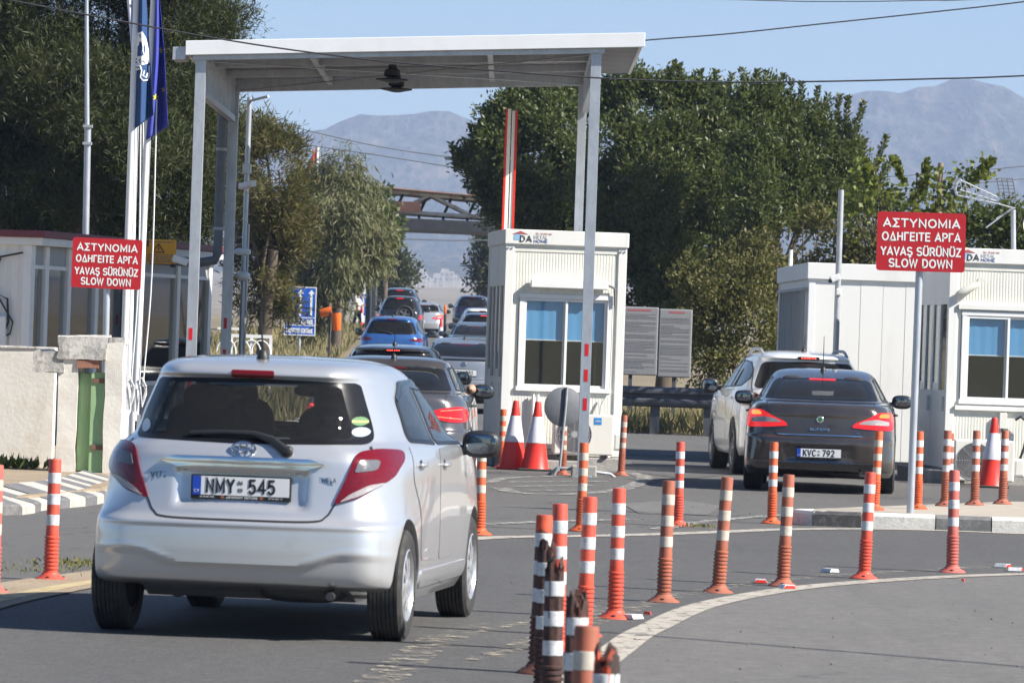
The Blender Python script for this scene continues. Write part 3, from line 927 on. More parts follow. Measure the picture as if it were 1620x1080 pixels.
def hut(label, loc, yaw, w, dep, z0, z1, win, logo_x, mirror_side=False, open_wall=None):
    """flat-roofed sentry cabin: ribbed sandwich panels, corner posts, fascia, sliding window"""
    t = thing('sentry_hut', label, 'hut', loc, yaw)
    fh = .20
    p = .115
    wx0, wx1, wz0, wz1 = win
    # front cladding round the window
    mb = MB()
    mb.ribbed(p, w - p, wz1 + .015, z1 - fh - .09, .02, .04, .0022, .06)
    mb.ribbed(p, w - p, z0 + .06, wz0 - .035, .02, .04, .0022, .06)
    mb.box((p, .022, wz0 - .035), (wx0 - .022, .08, wz1 + .015))
    mb.box((wx1 + .022, .022, wz0 - .035), (w - p, .08, wz1 + .015))
    mb.box((p, .012, z1 - fh - .09), (w - p, .08, z1 - fh))
    mb.build('front_cladding', 'cream_panel', t)
    # other three sides and floor
    mb = MB()
    mb.box((p, dep - .06, z0), (w - p, dep - .002, z1 - fh))
    mb.box((w - .06, p, z0), (w - .004, dep - p, z1 - fh))
    mb.box((.05, .081, z0), (w - .061, dep - .061, z0 + .05))
    mb.build('cladding', 'white_panel', t)
    # traffic side: two doors with glazed uppers in a grey frame
    for a, b in ((p, dep * .52), (dep * .52, dep - p)):
        mb = MB()
        mb.box((.012, a + .002, z0), (.055, a + .07, z1 - fh))
        mb.box((.012, b - .07, z0), (.055, b - .002, z1 - fh))
        mb.box((.014, a + .07, z0), (.053, b - .07, z0 + 1.0))
        mb.box((.014, a + .07, z1 - fh - .55), (.053, b - .07, z1 - fh))
        d = mb.build('side_door', 'white_panel', t, bevel=.004)
        mb = MB()
        mb.box((.03, a + .07, z0 + 1.0), (.036, b - .07, z1 - fh - .55))
        mb.build('pane', 'glass_clear', d)
        mb = MB()
        m_ = (a + b) / 2
        mb.box((.010, m_ - .03, z0 + 1.0), (.05, m_ + .03, z1 - fh - .55))
        mb.box((.018, m_ + .03, z0 + 1.0), (.05, b - .12, z0 + 1.1))
        mb.build('glazing_bar', 'white_pvc', d)
        mb = MB()
        mb.box((-.02, a + .09, z0 + .72), (.013, a + .14, z0 + .92))
        mb.build('door_lock', 'cream_panel', d, bevel=.004)
    for x, y in ((0, 0), (w - p, 0), (0, dep - p), (w - p, dep - p)):
        mb = MB()
        mb.box((x, y, z0), (x + p, y + p, z1 - fh - .001))
        c = mb.build('corner_post', 'white_panel', t, bevel=.006)
        if y == 0:
            mb = MB()
            for dx in (.035, .085):
                mb.lathe([(.013, -.012), (.013, 0)], 8, c=(x + dx, -.001, z1 - fh - .05), axis='y')
            mb.build('bolts', 'galv_dull', c)
    mb = MB()
    mb.box((-.02, -.025, z1 - fh), (w + .02, dep + .02, z1))
    r = mb.build('roof_fascia', 'white_panel', t, bevel=.012)
    mb = MB()
    mb.box((-.006, -.012, z0 - .02), (w + .006, dep + .006, z0 - .001))
    mb.build('base_channel', 'white_panel', t)
    hut_logo(r, logo_x, -.0262, z1 - .095)
    sun_window(t, wx0, wx1, wz0, wz1, .03, t, split=.5, blind=.47)
    # dark lining puts the dim interior into colour; desk and monitor inside
    mb = MB()
    mb.box((.07, dep - .09, z0 + .06), (w - .07, dep - .062, z1 - fh - .02))
    mb.box((w - .10, p + .01, z0 + .06), (w - .062, dep - .1, z1 - fh - .02))
    mb.build('shade_lining', 'dark_trim', t)
    mb = MB()
    mb.box((.2, .5, wz0 - .15), (w - .2, 1.0, wz0 - .1))
    mb.box((.3, .55, wz0 - .1), (.72, .6, wz0 + .24))
    mb.build('desk', 'dark_trim', t)
    return t


# central hut
HY0 = 64.1
bl = W(790, 700, HY0)
hl = hut('cream sentry hut in the middle under the canopy, two white-and-red cones in front', (bl.x, HY0, 0), R(5.5), 1.63, 2.5, .20, 3.17, (.22, 1.44, 1.05, 2.31), .10)
mb = MB()
mb.box((.34, -.115, 2.40), (1.38, -.001, 2.51))
s = mb.build('shutter_box', 'white_pvc', hl, bevel=.012)
mb = MB()
mb.tube([(1.385, -.06, 2.46), (1.43, -.05, 2.45), (1.475, -.03, 2.42), (1.485, -.02, 2.2)], .018, 8)
mb.build('conduit', 'grey_paint', hl, smooth=True)
mb = MB()
for x in (.43, .49):
    mb.tube([(x, -.03, .12), (x, -.03, .98)], .02, 8)
mb.build('conduit', 'white_pvc', hl, smooth=True)
mb = MB()
mb.tube([(1.28, -.05, .55), (1.38, -.06, .60), (1.44, -.05, .68), (1.45, -.03, .55), (1.43, -.03, .3), (1.47, -.05, .15)], .022, 8)
mb.tube([(1.42, -.05, 1.0), (1.34, -.04, .85), (1.33, -.04, .5), (1.40, -.04, .35)], .014, 8)
mb.build('hose', 'cream_panel', hl, smooth=True)
# right-hand hut
RY = 63.5
rl = W(1497, 600, RY)
hr = hut('cream sentry hut at the right edge, under the tripod of a roof aerial', (rl.x, RY, 0), R(4.5), 3.4, 2.5, .22, 3.11, (.20, 1.40, 1.08, 2.27), .14)
mb = MB()
mb.box((.13, -.03, 2.30), (1.48, .019, 2.37))
mb.build('window_flashing', 'white_panel', hr, bevel=.004)
mb = MB()
mb.box((.12, -.03, .97), (1.50, .019, 1.03))
mb.build('window_flashing', 'white_panel', hr, bevel=.004)
mb = MB()
mb.lathe([(.045, -.10), (.045, 0)], 12, c=(.40, -.02, 2.68), axis='y')
mb.blob((.24, -.09, 2.57), (.19, .055, .05), 2.6, 14, 8, rot=Matrix.Rotation(R(-28), 3, 'Y'))
mb.build('floodlight', 'cream_panel', hr, smooth=True)
mb = MB()
mb.box((.72, -.06, .74), (.82, -.001, .95))
bx_ = mb.build('cable_box', 'cream_panel', hr, bevel=.006)
mb = MB()
mb.tube([(.77, -.05, .74), (.77, -.06, .68), (.83, -.07, .62), (.80, -.08, .58)], .022, 8)
mb.tube([(.93, -.06, .86), (1.0, -.08, .91), (1.10, -.08, .82), (1.06, -.06, .50), (.98, -.05, .25)], .018, 8)
mb.build('cable', 'cable', bx_, smooth=True)

# concrete blocks under both huts
mb = MB()
rng = random.Random(4)
for (x0, x1, y0, dz) in ((.03, .50, -.52, 0), (.51, 1.02, -.60, -.03), (1.03, 1.62, -.50, .02)):
    mb.box((x0, y0, -.05), (x1, .9, .15 + dz))
mb.box((-.02, .91, -.05), (1.62, 2.6, .17))
mb.box((.0, .0, .11), (1.6, .9, .178))
o = mb.build('concrete_plinth', 'concrete', bevel=.015)
o.location = (bl.x, HY0, 0)
o.rotation_euler.z = R(5.5)
tag(o, 'low concrete base under the central cream hut', 'base')
mb = MB()
mb.box((-.20, -.18, -.05), (.12, 2.6, .17))
mb.box((.13, -.05, -.05), (1.5, 2.6, .16))
mb.box((1.51, -.06, -.05), (3.4, 2.6, .165))
mb.box((.0, .0, .16), (3.35, 2.45, .198))
o = mb.build('concrete_plinth', 'concrete', bevel=.02)
o.location = (rl.x, RY, 0)
o.rotation_euler.z = R(4.5)
tag(o, 'low concrete base under the right-hand cream hut', 'base')


def air_con(label, loc, rz, cover=True):
    t = thing('air_conditioner', label, 'air conditioner', loc, rz)
    mb = MB()
    mb.box((0, 0, .03), (.80, .30, .57))
    c = mb.build('casing', 'cream_panel', t, bevel=.02)
    mb = MB()
    mb.lathe([(.235, -.003), (.235, .02)], 40, c=(.27, .0, .30), axis='y')
    f = mb.build('fan_opening', 'black', t)
    mb = MB()
    for r in np.arange(.035, .235, .0215):
        ellipse_ring2(mb, (.27, -.014, .30), r, .0036)
    for k in range(8):
        a = math.pi * k / 8 * 2
        mb.tube([(.27 + .03 * math.cos(a), -.012, .30 + .03 * math.sin(a)), (.27 + .235 * math.cos(a), -.012, .30 + .235 * math.sin(a))], .0035, 5)
    mb.lathe([(.04, -.018), (.045, -.006)], 20, c=(.27, 0, .30), axis='y')
    mb.build('grille', 'grey_panel', f, smooth=True)
    mb = MB()
    mb.box((.80, .02, .10), (.95, .26, .34))
    mb.build('valve_cover', 'cream_panel', t, bevel=.03)
    mb = MB()
    mb.box((.53, -.004, .44), (.63, -.0005, .53))
    b = mb.build('badge', 'ink_brand', t)
    text('inverter', .075, .02, b, 'plate_white', (.58, -.005, .485))
    mb = MB()
    for x in (.08, .66):
        mb.box((x, -.03, 0), (x + .06, .33, .03))
    mb.build('feet', 'black', t)
    return t


def ellipse_ring2(mb, c, r, th, n=28):
    mb.tube([(c[0] + r * math.cos(2 * math.pi * k / n), c[1], c[2] + r * math.sin(2 * math.pi * k / n)) for k in range(n + 1)], th, 5, cap=False)


M['ink_brand'] = mat('blue_badge', (.02, .22, .55), .5)
a = W(876, 700, 63.6)
air_con('air conditioner at the foot of the central hut, behind the grey disc sign', (a.x, 63.66, .17), R(5.5))
a = W(1508, 720, 63.0)
air_con('air conditioner at the foot of the right-hand hut, behind a traffic cone', (a.x, 62.85, .02), R(4.5))

# ---- steel canopy over the lane
cx0, cx1, cy0, cy1 = -4.0, .95, 60.0, 67.0
can = thing('steel_canopy', 'tall galvanised steel canopy with white fascia spanning the queue lane', 'canopy', ((cx0 + cx1) / 2, 63.5, 0))
ox, oy = -(cx0 + cx1) / 2, -63.5
zr = lambda x: 5.22 + (x + 4.19) * .0517
rx0, rx1 = -4.19, 1.53


def sloped(mb, x0, x1, y0, y1, dz0, dz1, mi=0):
    vs = []
    for x, y, dz in ((x0, y0, dz0), (x1, y0, dz0), (x1, y1, dz0), (x0, y1, dz0), (x0, y0, dz1), (x1, y0, dz1), (x1, y1, dz1), (x0, y1, dz1)):
        vs.append((x + ox, y + oy, zr(x) + dz))
    mb.add(vs, [(0, 3, 2, 1), (4, 5, 6, 7), (0, 1, 5, 4), (1, 2, 6, 5), (2, 3, 7, 6), (3, 0, 4, 7)], mi)


for i, (x, y, wx, wy) in enumerate(((cx0, cy0, .13, .10), (cx1 - .02, cy0, .13, .10), (cx0 + .01, cy1, .14, .12), (cx1 - .08, cy1, .12, .10))):
    mb = MB()
    h = zr(x) - .17
    # open channel section
    mb.box((x - wx / 2 + ox, y - wy / 2 + oy, 0), (x + wx / 2 + ox, y - wy / 2 + .02 + oy, h))
    mb.box((x - wx / 2 + ox, y - wy / 2 + .02 + oy, 0), (x - wx / 2 + .02 + ox, y + wy / 2 + oy, h))
    mb.box((x + wx / 2 - .02 + ox, y - wy / 2 + .02 + oy, 0), (x + wx / 2 + ox, y + wy / 2 + oy, h))
    mb.box((x - wx / 2 - .06 + ox, y - wy / 2 - .06 + oy, 0), (x + wx / 2 + .06 + ox, y + wy / 2 + .06 + oy, .02))
    po = mb.build('post', 'galv', can, bevel=.003)
    for zz in {0: (1.55, 1.2, .9), 1: (1.52, 1.20, .84), 2: (1.72, 1.28, .9), 3: ()}[i]:
        mb = MB()
        xo = x + (.0 if i != 1 else .018)
        mb.box((xo - .035 + ox, y - wy / 2 - .004 + oy, zz), (xo + .012 + ox, y - wy / 2 - .0005 + oy, zz + .15))
        mb.build('reflector', 'red_tape', po)
mb = MB()
sloped(mb, rx0, rx1, cy0 - .16, cy0 - .10, -.13, .05)
sloped(mb, rx0, rx0 + .05, cy0 - .10, cy1 + .12, -.13, .05)
sloped(mb, rx1 - .04, rx1, cy0 - .10, cy1 + .12, -.06, .05)
mb.build('fascia', 'fascia', can, bevel=.006)
mb = MB()
sloped(mb, rx0 - .16, rx0 - .001, cy0 - .11, cy0 + .5, -.18, -.02)
mb.build('gutter_end', 'galv', can)
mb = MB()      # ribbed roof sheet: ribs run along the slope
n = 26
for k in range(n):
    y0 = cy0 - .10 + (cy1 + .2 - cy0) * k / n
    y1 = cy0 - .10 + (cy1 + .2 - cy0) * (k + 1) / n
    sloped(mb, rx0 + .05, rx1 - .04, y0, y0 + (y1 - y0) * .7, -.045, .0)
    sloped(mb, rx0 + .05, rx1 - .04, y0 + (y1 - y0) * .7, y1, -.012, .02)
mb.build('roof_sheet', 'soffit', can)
for (y, th, nm) in ((cy0 - .045, .14, 'front_beam'), (cy1 + .03, .16, 'rear_beam'), (cy0 + 2.3, .10, 'purlin'), (cy0 + 4.6, .10, 'purlin')):
    mb = MB()
    sloped(mb, cx0 - .1, cx1 + .08, y - .04, y + .04, -.05 - th, -.047)
    mb.build(nm, 'galv', can, bevel=.003)
for x in (cx0 + 1.35, cx1 - 1.35):
    mb = MB()
    sloped(mb, x - .035, x + .035, cy0 + .02, cy1 - .06, -.145, -.048)
    mb.build('joist', 'galv', can, bevel=.003)
for (xa, ya, xb, yb) in ((cx0 + .1, cy0 + .1, cx1 - .1, cy1 - .1), (cx0 + .1, cy1 - .1, cx1 - .1, cy0 + .1)):
    mb = MB()
    mb.tube([(xa + ox, ya + oy, zr(xa) - .20), (xb + ox, yb + oy, zr(xb) - .20)], .012, 6)
    mb.build('brace_rod', 'galv_dull', can)
for x, dep_ in ((cx0, .50), (cx1 - .04, .46)):          # side girders with upright webs
    mb = MB()
    z1 = zr(x) - .05
    mb.box((x - .045 + ox, cy0 + .06 + oy, z1 - .10), (x + .045 + ox, cy1 - .07 + oy, z1))
    mb.box((x - .045 + ox, cy0 + .06 + oy, z1 - dep_ - .08), (x + .045 + ox, cy1 - .07 + oy, z1 - dep_))
    for k in range(8):
        y = cy0 + .2 + k * (cy1 - cy0 - .4) / 7
        mb.box((x - .03 + ox, y - .04 + oy, z1 - dep_), (x + .03 + ox, y + .04 + oy, z1 - .10))
    mb.build('side_girder', 'galv', can)
for y in (cy0 + 2.3, cy0 + 4.6):
    t = thing('floodlight', 'black floodlight hanging under the canopy roof, the ' + ('nearer' if y < 63 else 'farther') + ' of the two', 'lamp', (-1.67, y, zr(-1.67) - .15))
    mb = MB()
    mb.lathe([(.05, 0), (.06, -.05), (.10, -.07), (.11, -.14), (.06, -.17)], 20)
    mb.build('housing', 'black', t, smooth=True)
    mb = MB()
    mb.lathe([(.08, -.171), (.21, -.185), (.215, -.20), (.05, -.235)], 24)
    mb.build('lamp_shade', 'black', t, smooth=True)

# round black downpipe and the white service pole behind the canopy's left legs
t = thing('downpipe', 'dark drainpipe beside the rear left canopy post, turning along the guard house roof', 'pipe', (-4.12, 66.6, 0))
mb = MB()
mb.tube([(0, 0, 4.75), (0, 0, 2.75), (-.04, 0, 2.66), (-.25, 0, 2.62), (-2.6, -1.2, 2.66)], .065, 12)
mb.build('pipe', 'grey_paint', t, smooth=True)
for z in (3.1, 4.2):
    mb = MB()
    mb.lathe([(.075, z - .02), (.075, z + .02)], 12)
    mb.build('pipe_clip', 'galv_dull', t)

p0 = W(381, 560, 67.6)
cp = thing('camera_pole', 'slim white pole with CCTV camera, right behind the canopy left legs', 'pole', (p0.x, 67.6, 0))
hz = W(381, 150, 67.6)
mb = MB()
mb.tube([(0, 0, 0), (0, 0, 4.98)], .036, 12)
mb.tube([(0, 0, 4.93), (.28, -.3, 4.99)], .02, 8)
mb.build('pole', 'galv', cp, smooth=True)
z = W(383, 293, 67.6).z
mb = MB()
mb.box((-.03, -.40, z - .045), (.08, -.10, z + .04), rot=Matrix.Rotation(R(38), 3, 'Z') @ Matrix.Rotation(R(-8), 3, 'X'))
mb.box((-.03, -.12, z - .10), (.03, .03, z - .02))
mb.box((-.06, -.09, z + .16), (.06, .04, z + .30))
c = mb.build('camera', 'white_pvc', cp, bevel=.012)
mb = MB()
mb.blob((.0, -.08, W(372, 436, 67.6).z), (.10, .11, .06), 3, 14, 8)
mb.build('sensor', 'white_pvc', cp, smooth=True)
mb = MB()
mb.blob((-.02, -.06, W(372, 398, 67.6).z), (.12, .06, .05), 3, 14, 8)
mb.build('sensor', 'white_pvc', cp, smooth=True)
mb = MB()
mb.tube([(.05, 0, 3.2), (.05, .0, 2.0), (.09, -.02, 1.9), (.05, 0, 1.7), (.05, 0, .2)], .014, 6)
mb.build('cable', 'cream_panel', cp, smooth=True)

# ---- guard house on the left: bright end wall, long glazed front in the canopy's shade
g0 = W(46, 555, 62.0)
gh = thing('guard_house', 'low white guard house on the left with maroon roof edge and glazed front', 'building', (g0.x, 62.0, .10))
d = Vector((-4.3 - g0.x, 6.6, 0))
gl_, ang = d.length, math.atan2(d.y, d.x)
gh.rotation_euler.z = ang - math.pi / 2            # local +y runs along the glazed front, +x faces the lane
gz = 2.72
mb = MB()
mb.ribbed(-3.4, -.12, 0, gz - .12, 0, .16, .018, .06)
mb.build('end_wall', 'white_panel', gh)
mb = MB()
mb.box((-.12, -.02, 0), (.0, .12, gz - .12))
mb.build('corner_post', 'white_pvc', gh, bevel=.005)
mb = MB()
mb.box((-3.4, gl_ - .06, 0), (-.14, gl_, gz - .13))
mb.box((-3.46, .07, 0), (-3.40, gl_, gz - .13))
mb.box((-3.4, .07, -.05), (-.02, gl_, .02))
mb.build('wall', 'dark_steel', gh)  # dark colour stands in for the dim room behind the glazing
mb = MB()
mb.box((-3.5, -.06, gz - .12), (.16, gl_ + .15, gz - .02))
mb.build('eaves', 'white_panel', gh, bevel=.006)
mb = MB()
mb.box((-3.55, -.10, gz - .019), (.20, gl_ + .2, gz + .07))
mb.build('roof', 'maroon', gh, bevel=.008)
ypos = [0.55, 1.35, 2.35, 3.9, 5.5, gl_ - .08]
for y in ypos:
    mb = MB()
    mb.box((-.10, y - .06, .0), (.0, y + .06, gz - .125))
    mb.build('mullion', 'white_pvc', gh, bevel=.005)
for a, b in zip([.12] + ypos[:-1], ypos):
    a2, b2 = a + (.06 if a > .2 else 0), b - .06
    mb = MB()
    mb.box((-.08, a2, .0), (-.03, b2, .85))
    pn = mb.build('lower_panel', 'grey_panel', gh)
    mb = MB()
    mb.box((-.06, a2, .85), (-.052, b2, gz - .42))
    w_ = mb.build('window', 'glass_hut', gh)
    mb = MB()
    mb.box((-.085, a2, gz - .42), (-.025, b2, gz - .37))
    mb.build('frame', 'white_pvc', w_, bevel=.004)
    mb = MB()
    mb.box((-.09, a2, .80), (-.015, b2, .86))
    mb.build('sill', 'white_pvc', w_, bevel=.004)
    mb = MB()
    mb.box((-.07, a2, gz - .37), (-.04, b2, gz - .125))
    mb.build('upper_panel', 'grey_panel', gh)
mb = MB()
mb.box((-.75, -.10, 1.28), (-.30, -.021, 1.68))
mt = mb.build('meter_box', 'white_pvc', gh, bevel=.02)
mb = MB()
mb.tube([(-.5, -.06, 1.7), (-.42, -.07, 1.95), (-.30, -.06, 1.9), (-.28, -.06, 1.6), (-.38, -.06, 1.32), (-.7, -.06, 1.26)], .016, 6)
mb.tube([(-1.2, -.05, 2.42), (-.6, -.05, 2.40), (-.1, -.08, 2.5)], .014, 6)
mb.tube([(-.42, -.04, 2.42), (-.52, -.05, 2.2), (-.42, -.05, 1.9), (-.22, -.05, 1.6), (-.25, -.05, 1.45), (-.6, -.05, 1.28)], .012, 6)
mb.build('cable', 'black', mt, smooth=True)
t = thing('wall_camera', 'white bullet camera under the eaves, right of the amber notice', 'camera', W(292, 412, 64.5))
mb = MB()
mb.box((-.16, -.10, -.05), (.05, .02, .05), rot=Matrix.Rotation(R(16), 3, 'Y'))
c = mb.build('housing', 'white_pvc', t, bevel=.018)
mb = MB()
mb.box((.02, -.03, -.02), (.08, 1.2, .02))
mb.build('bracket', 'white_pvc', t)
mb = MB()
mb.blob((-.15, -.06, -.075), (.04, .045, .025), 3, 12, 8)
mb.build('lens', 'black', c, smooth=True)
ps = W(253, 398, 65.5)
ys_ = thing('amber_notice', 'amber warning notice with a black triangle under the guard house eaves', 'sign', (ps.x, 65.5, ps.z), R(-4))
mb = MB()
mb.box((-.22, 0, -.165), (.22, .02, .165))
pl_ = mb.build('plate', 'yellow_sign', ys_, bevel=.004)
mb = MB()
tri = [(-.10, -.01), (-.02, .105), (.06, -.01)]
for i in range(3):
    a, b = tri[i], tri[(i + 1) % 3]
    mb.tube([(a[0], -.004, a[1]), (b[0], -.004, b[1])], .007, 5)
mb.tube([(-.02, -.004, .02), (-.02, -.004, .07)], .007, 5)
mb.build('triangle', 'black', pl_)
mb = MB()
rng = random.Random(2)
for k, z in enumerate((-.045, -.07, -.095, -.12, -.14, .13)):
    x = -.17
    while x < .16:
        l = rng.uniform(.02, .07)
        mb.box((x, -.003, z - .006), (min(.18, x + l), -.0005, z + .006))
        x += l + .012
mb.build('print', 'ink', pl_)

# ---- old plastered wall with a broken gate pier and green door
wl = thing('old_wall', 'old whitewashed wall in front of the guard house', 'wall', (-5.1, 51.6, .13))
mb = MB()
n = 40
rng = random.Random(9)
xs = np.linspace(-8, .20, n)
top = [1.27 + .012 * mnoise.noise(Vector((x * 1.3, 0, 0))) for x in xs]
base = [-.03 + .05 * mnoise.noise(Vector((x * 3, 5, 0))) for x in xs]
vs = []
for y, tt in ((0.0, 0), (.28, 0)):
    for x, a, b in zip(xs, base, top):
        vs += [(x, y + .012 * mnoise.noise(Vector((x * 2, y, 3))), a - .2), (x, y + .012 * mnoise.noise(Vector((x, y, 9))), b)]
m2 = 2 * n
fs = []
for i in range(n - 1):
    fs.append((2 * i, 2 * i + 2, 2 * i + 3, 2 * i + 1))
    fs.append((m2 + 2 * i + 2, m2 + 2 * i, m2 + 2 * i + 1, m2 + 2 * i + 3))
    fs.append((2 * i + 1, 2 * i + 3, m2 + 2 * i + 3, m2 + 2 * i + 1))
fs.append((2 * n - 2, m2 + 2 * n - 2, m2 + 2 * n - 1, 2 * n - 1))
mb.add(vs, fs)
mb.build('wall_face', 'plaster', wl)
mb = MB()
mb.box((-8, -.012, 1.262), (.2, .29, 1.295))
mb.build('coping', 'plaster_dirty', wl, bevel=.01)
pg = W(142, 650, 50.4)
gp = thing('gate_pier', 'crumbling plastered gate pier with cracked lintel and peeling green door', 'gate', (pg.x, 50.4, .12))


def rough_box(mb, a, b, seed, amp=.02, seg=7):
    """box with broken, uneven faces"""
    bm = bmesh.new()
    bmesh.ops.create_cube(bm, size=1.0)
    bmesh.ops.subdivide_edges(bm, edges=bm.edges[:], cuts=seg, use_grid_fill=True)
    a, b = Vector(a), Vector(b)
    for v in bm.verts:
        p = Vector((a[i] + (v.co[i] + .5) * (b[i] - a[i]) for i in range(3)))
        q = Vector((mnoise.noise(p * 3.1 + Vector((seed, 0, 0))), mnoise.noise(p * 3.1 + Vector((0, seed, 7))), mnoise.noise(p * 3.1 + Vector((5, 0, seed)))))
        q2 = Vector((mnoise.noise(p * 11 + Vector((seed, 0, 0))), 0, mnoise.noise(p * 11 + Vector((5, 0, seed)))))
        v.co = p + q * amp + q2 * amp * .5
    bm.verts.index_update()
    mb.add([v.co.copy() for v in bm.verts], [[v.index for v in f.verts] for f in bm.faces])
    bm.free()


mb = MB()
rough_box(mb, (-.34, 0, -.1), (-.14, .45, 1.34), 1, .016)
rough_box(mb, (.155, -.02, -.1), (.335, .50, 1.38), 2, .014)
mb.build('pier', 'plaster', gp)
mb = MB()
rough_box(mb, (-.36, -.03, 1.19), (.17, .5, 1.44), 3, .032)
rough_box(mb, (.17, -.02, 1.36), (.345, .5, 1.425), 4, .014)
rough_box(mb, (-.60, -.02, 1.04), (-.28, .3, 1.26), 5, .03)
mb.build('lintel', 'plaster_dirty', gp)
mb = MB()
rough_box(mb, (-.145, -.028, 1.105), (.08, .1, 1.185), 6, .01, 3)
mb.build('brickwork', 'brick', gp)
mb = MB()
mb.box((-.135, .10, .02), (.02, .14, 1.05))
mb.box((.0, .02, -.03), (.155, .06, 1.06))
dr = mb.build('door', 'green_wood', gp, bevel=.006)
mb = MB()
for z in (.25, .95):
    mb.box((.02, .005, z), (.15, .02, z + .05))
mb.build('hinge', 'rust', dr)
mb = MB()
mb.box((-.02, -.35, -.12), (.45, .0, -.02))
mb.build('door_step', 'concrete', gp, bevel=.01)
# low dark iron fence beside the pier
t = thing('iron_fence', 'short dark steel fence between the gate pier and the flagpoles', 'fence', (-4.05, 52.5, .1))
mb = MB()
for k in range(5):
    mb.box((k * .1 - .02, 0, 0), (k * .1 + .02, .02, .62))
mb.build('bars', 'galv_dull', t)
mb = MB()
mb.box((-.04, .021, .08), (.5, .04, .55))
mb.build('sheet', 'dark_steel', t)

# ---- white container behind the right-hand hut
c0 = W(1276, 560, 70.0)
ct = thing('container_cabin', 'white ribbed container cabin behind the two cars at the right hut', 'container', (c0.x, 70.0, 0), R(1.5))
czt = W(1276, 415, 70).z
mb = MB()
for k in range(10):
    mb.box((.105 + k * .33, .01 + .002 * (k % 2), .12), (.105 + k * .33 + .322, .06, czt - .242))
mb.box((.10, .02, .12), (3.4, .055, czt - .25))
mb.build('front_cladding', 'white_panel', ct)
mb = MB()
mb.box((.02, .08, .12), (.06, 5.4, czt - .24))
mb.box((.1, 5.35, .12), (3.4, 5.4, czt - .24))
mb.box((3.36, .08, .12), (3.4, 5.3, czt - .24))
mb.build('cladding', 'white_panel', ct)
mb = MB()
mb.box((-.03, -.03, czt - .24), (3.45, 5.45, czt))
mb.build('roof_fascia', 'white_panel', ct, bevel=.01)
for y in (0, 5.3):
    mb = MB()
    mb.box((0, y, .12), (.10, y + .10, czt - .24))
    mb.build('corner_post', 'white_pvc', ct, bevel=.006)
mb = MB()
for k in range(9):
    mb.box((-.05, .5 + k * .5, 1.1), (-.005, .56 + k * .5, czt - .4))
mb.box((-.06, .3, 1.06), (-.004, 5.0, 1.10))
mb.box((-.06, .3, czt - .40), (-.004, 5.0, czt - .36))
mb.build('window_grating', 'grey_panel', ct)
mb = MB()
mb.box((.0, .0, -.02), (3.4, 5.4, .119))
mb.build('skid', 'dark_steel', ct)
t = W(1244, 412, 72)
o = MB().tube([(0, 0, 0), (0, 0, .28)], .03, 10).build('vent_pipe', 'white_pvc', smooth=True)
o.location = (c0.x - .15, 74.5, czt - .005)
tag(o, 'short white vent pipe standing on the left end of the container roof', 'pipe')
o.location.x = c0.x - .02

t0 = W(1322, 560, 66.5)
tp = thing('camera_pole', 'tall grey pole with a white camera in front of the container', 'pole', (t0.x, 66.5, 0))
zt = W(1322, 300, 66.5).z
mb = MB()
mb.tube([(0, 0, 0), (0, 0, zt)], [.043, .04], 14)
mb.build('pole', 'galv_dull', tp, smooth=True)
zc = W(1318, 440, 66.5).z
mb = MB()
mb.box((-.12, -.16, zc - .045), (.02, .02, zc + .045), rot=Matrix.Rotation(R(-22), 3, 'Y'))
mb.box((-.03, -.075, zc - .24), (.05, -.03, zc - .14))
c = mb.build('camera', 'white_pvc', tp, bevel=.016)
mb = MB()
mb.blob((-.115, -.13, zc - .04), (.032, .04, .03), 2.5, 12, 8)
mb.build('lens', 'black', c, smooth=True)

# ---- notice board and guard rail beyond the central hut
b0 = W(1040, 560, 88)
nb = thing('notice_board', 'large grey two-panel notice board full of small print, right of the central hut', 'sign', (b0.x, 88, zg(88)))
zb1 = W(1040, 488, 88).z - zg(88)
zb0 = W(1040, 596, 88).z - zg(88)
for k, (x0, x1, dz) in enumerate(((-.75, .0, .02), (.012, .62, .0))):
    mb = MB()
    mb.box((x0, 0, zb0 + dz), (x1, .04, zb1 + dz))
    p = mb.build('panel', 'board_grey', nb, bevel=.02)
    mb, mr = MB(), MB()
    rng = random.Random(k)
    z = zb1 + dz - .14
    mr.box((x0 + .18, -.003, zb1 + dz - .075), (x1 - .14, -.0005, zb1 + dz - .045))
    while z > zb0 + dz + .08:
        if rng.random() < .14:
            z -= .035
        a = x0 + .04
        b = x1 - .05 - (rng.random() < .35) * rng.uniform(.1, .35)
        h = rng.choice((.008, .008, .013))
        x = a
        while x < b:
            l = rng.uniform(.03, .10)
            mb.box((x, -.003, z), (min(b, x + l), -.0005, z + h))
            x += l + .011
        z -= .028
    mb.build('small_print', 'ink', p)
    mr.build('heading', 'ink_red', p)
for x in (-.48, .32):
    mb = MB()
    mb.box((x - .035, .041, -.1), (x + .035, .11, zb1 - .1))
    mb.build('leg', 'guardrail', nb)
gr = thing('guard_rail', 'grey steel guard rail below the notice board', 'barrier', (2.2, 85.5, zg(85.5) - .01), R(-2.5))
mb = MB()
prof = [(0, .50), (-.06, .53), (-.08, .58), (-.08, .62), (-.02, .67), (-.02, .70), (-.08, .75), (-.08, .79), (-.06, .83), (0, .86)]
xs = (-1.2, 1.72)
vs = [(x, y, z) for x in xs for y, z in prof] + [(x, y + .012, z) for x in xs for y, z in prof]
k = len(prof)
fs = []
for i in range(k - 1):
    fs += [(i, i + 1, k + i + 1, k + i), (2 * k + i, 3 * k + i, 3 * k + i + 1, 2 * k + i + 1)]
fs += [(0, k, 3 * k, 2 * k), (k - 1, 3 * k - 1, 4 * k - 1, 2 * k - 1)]
mb.add(vs, fs)
mb.box((1.72, -.10, .50), (2.08, .02, .86))
mb.build('rail', 'guardrail', gr)
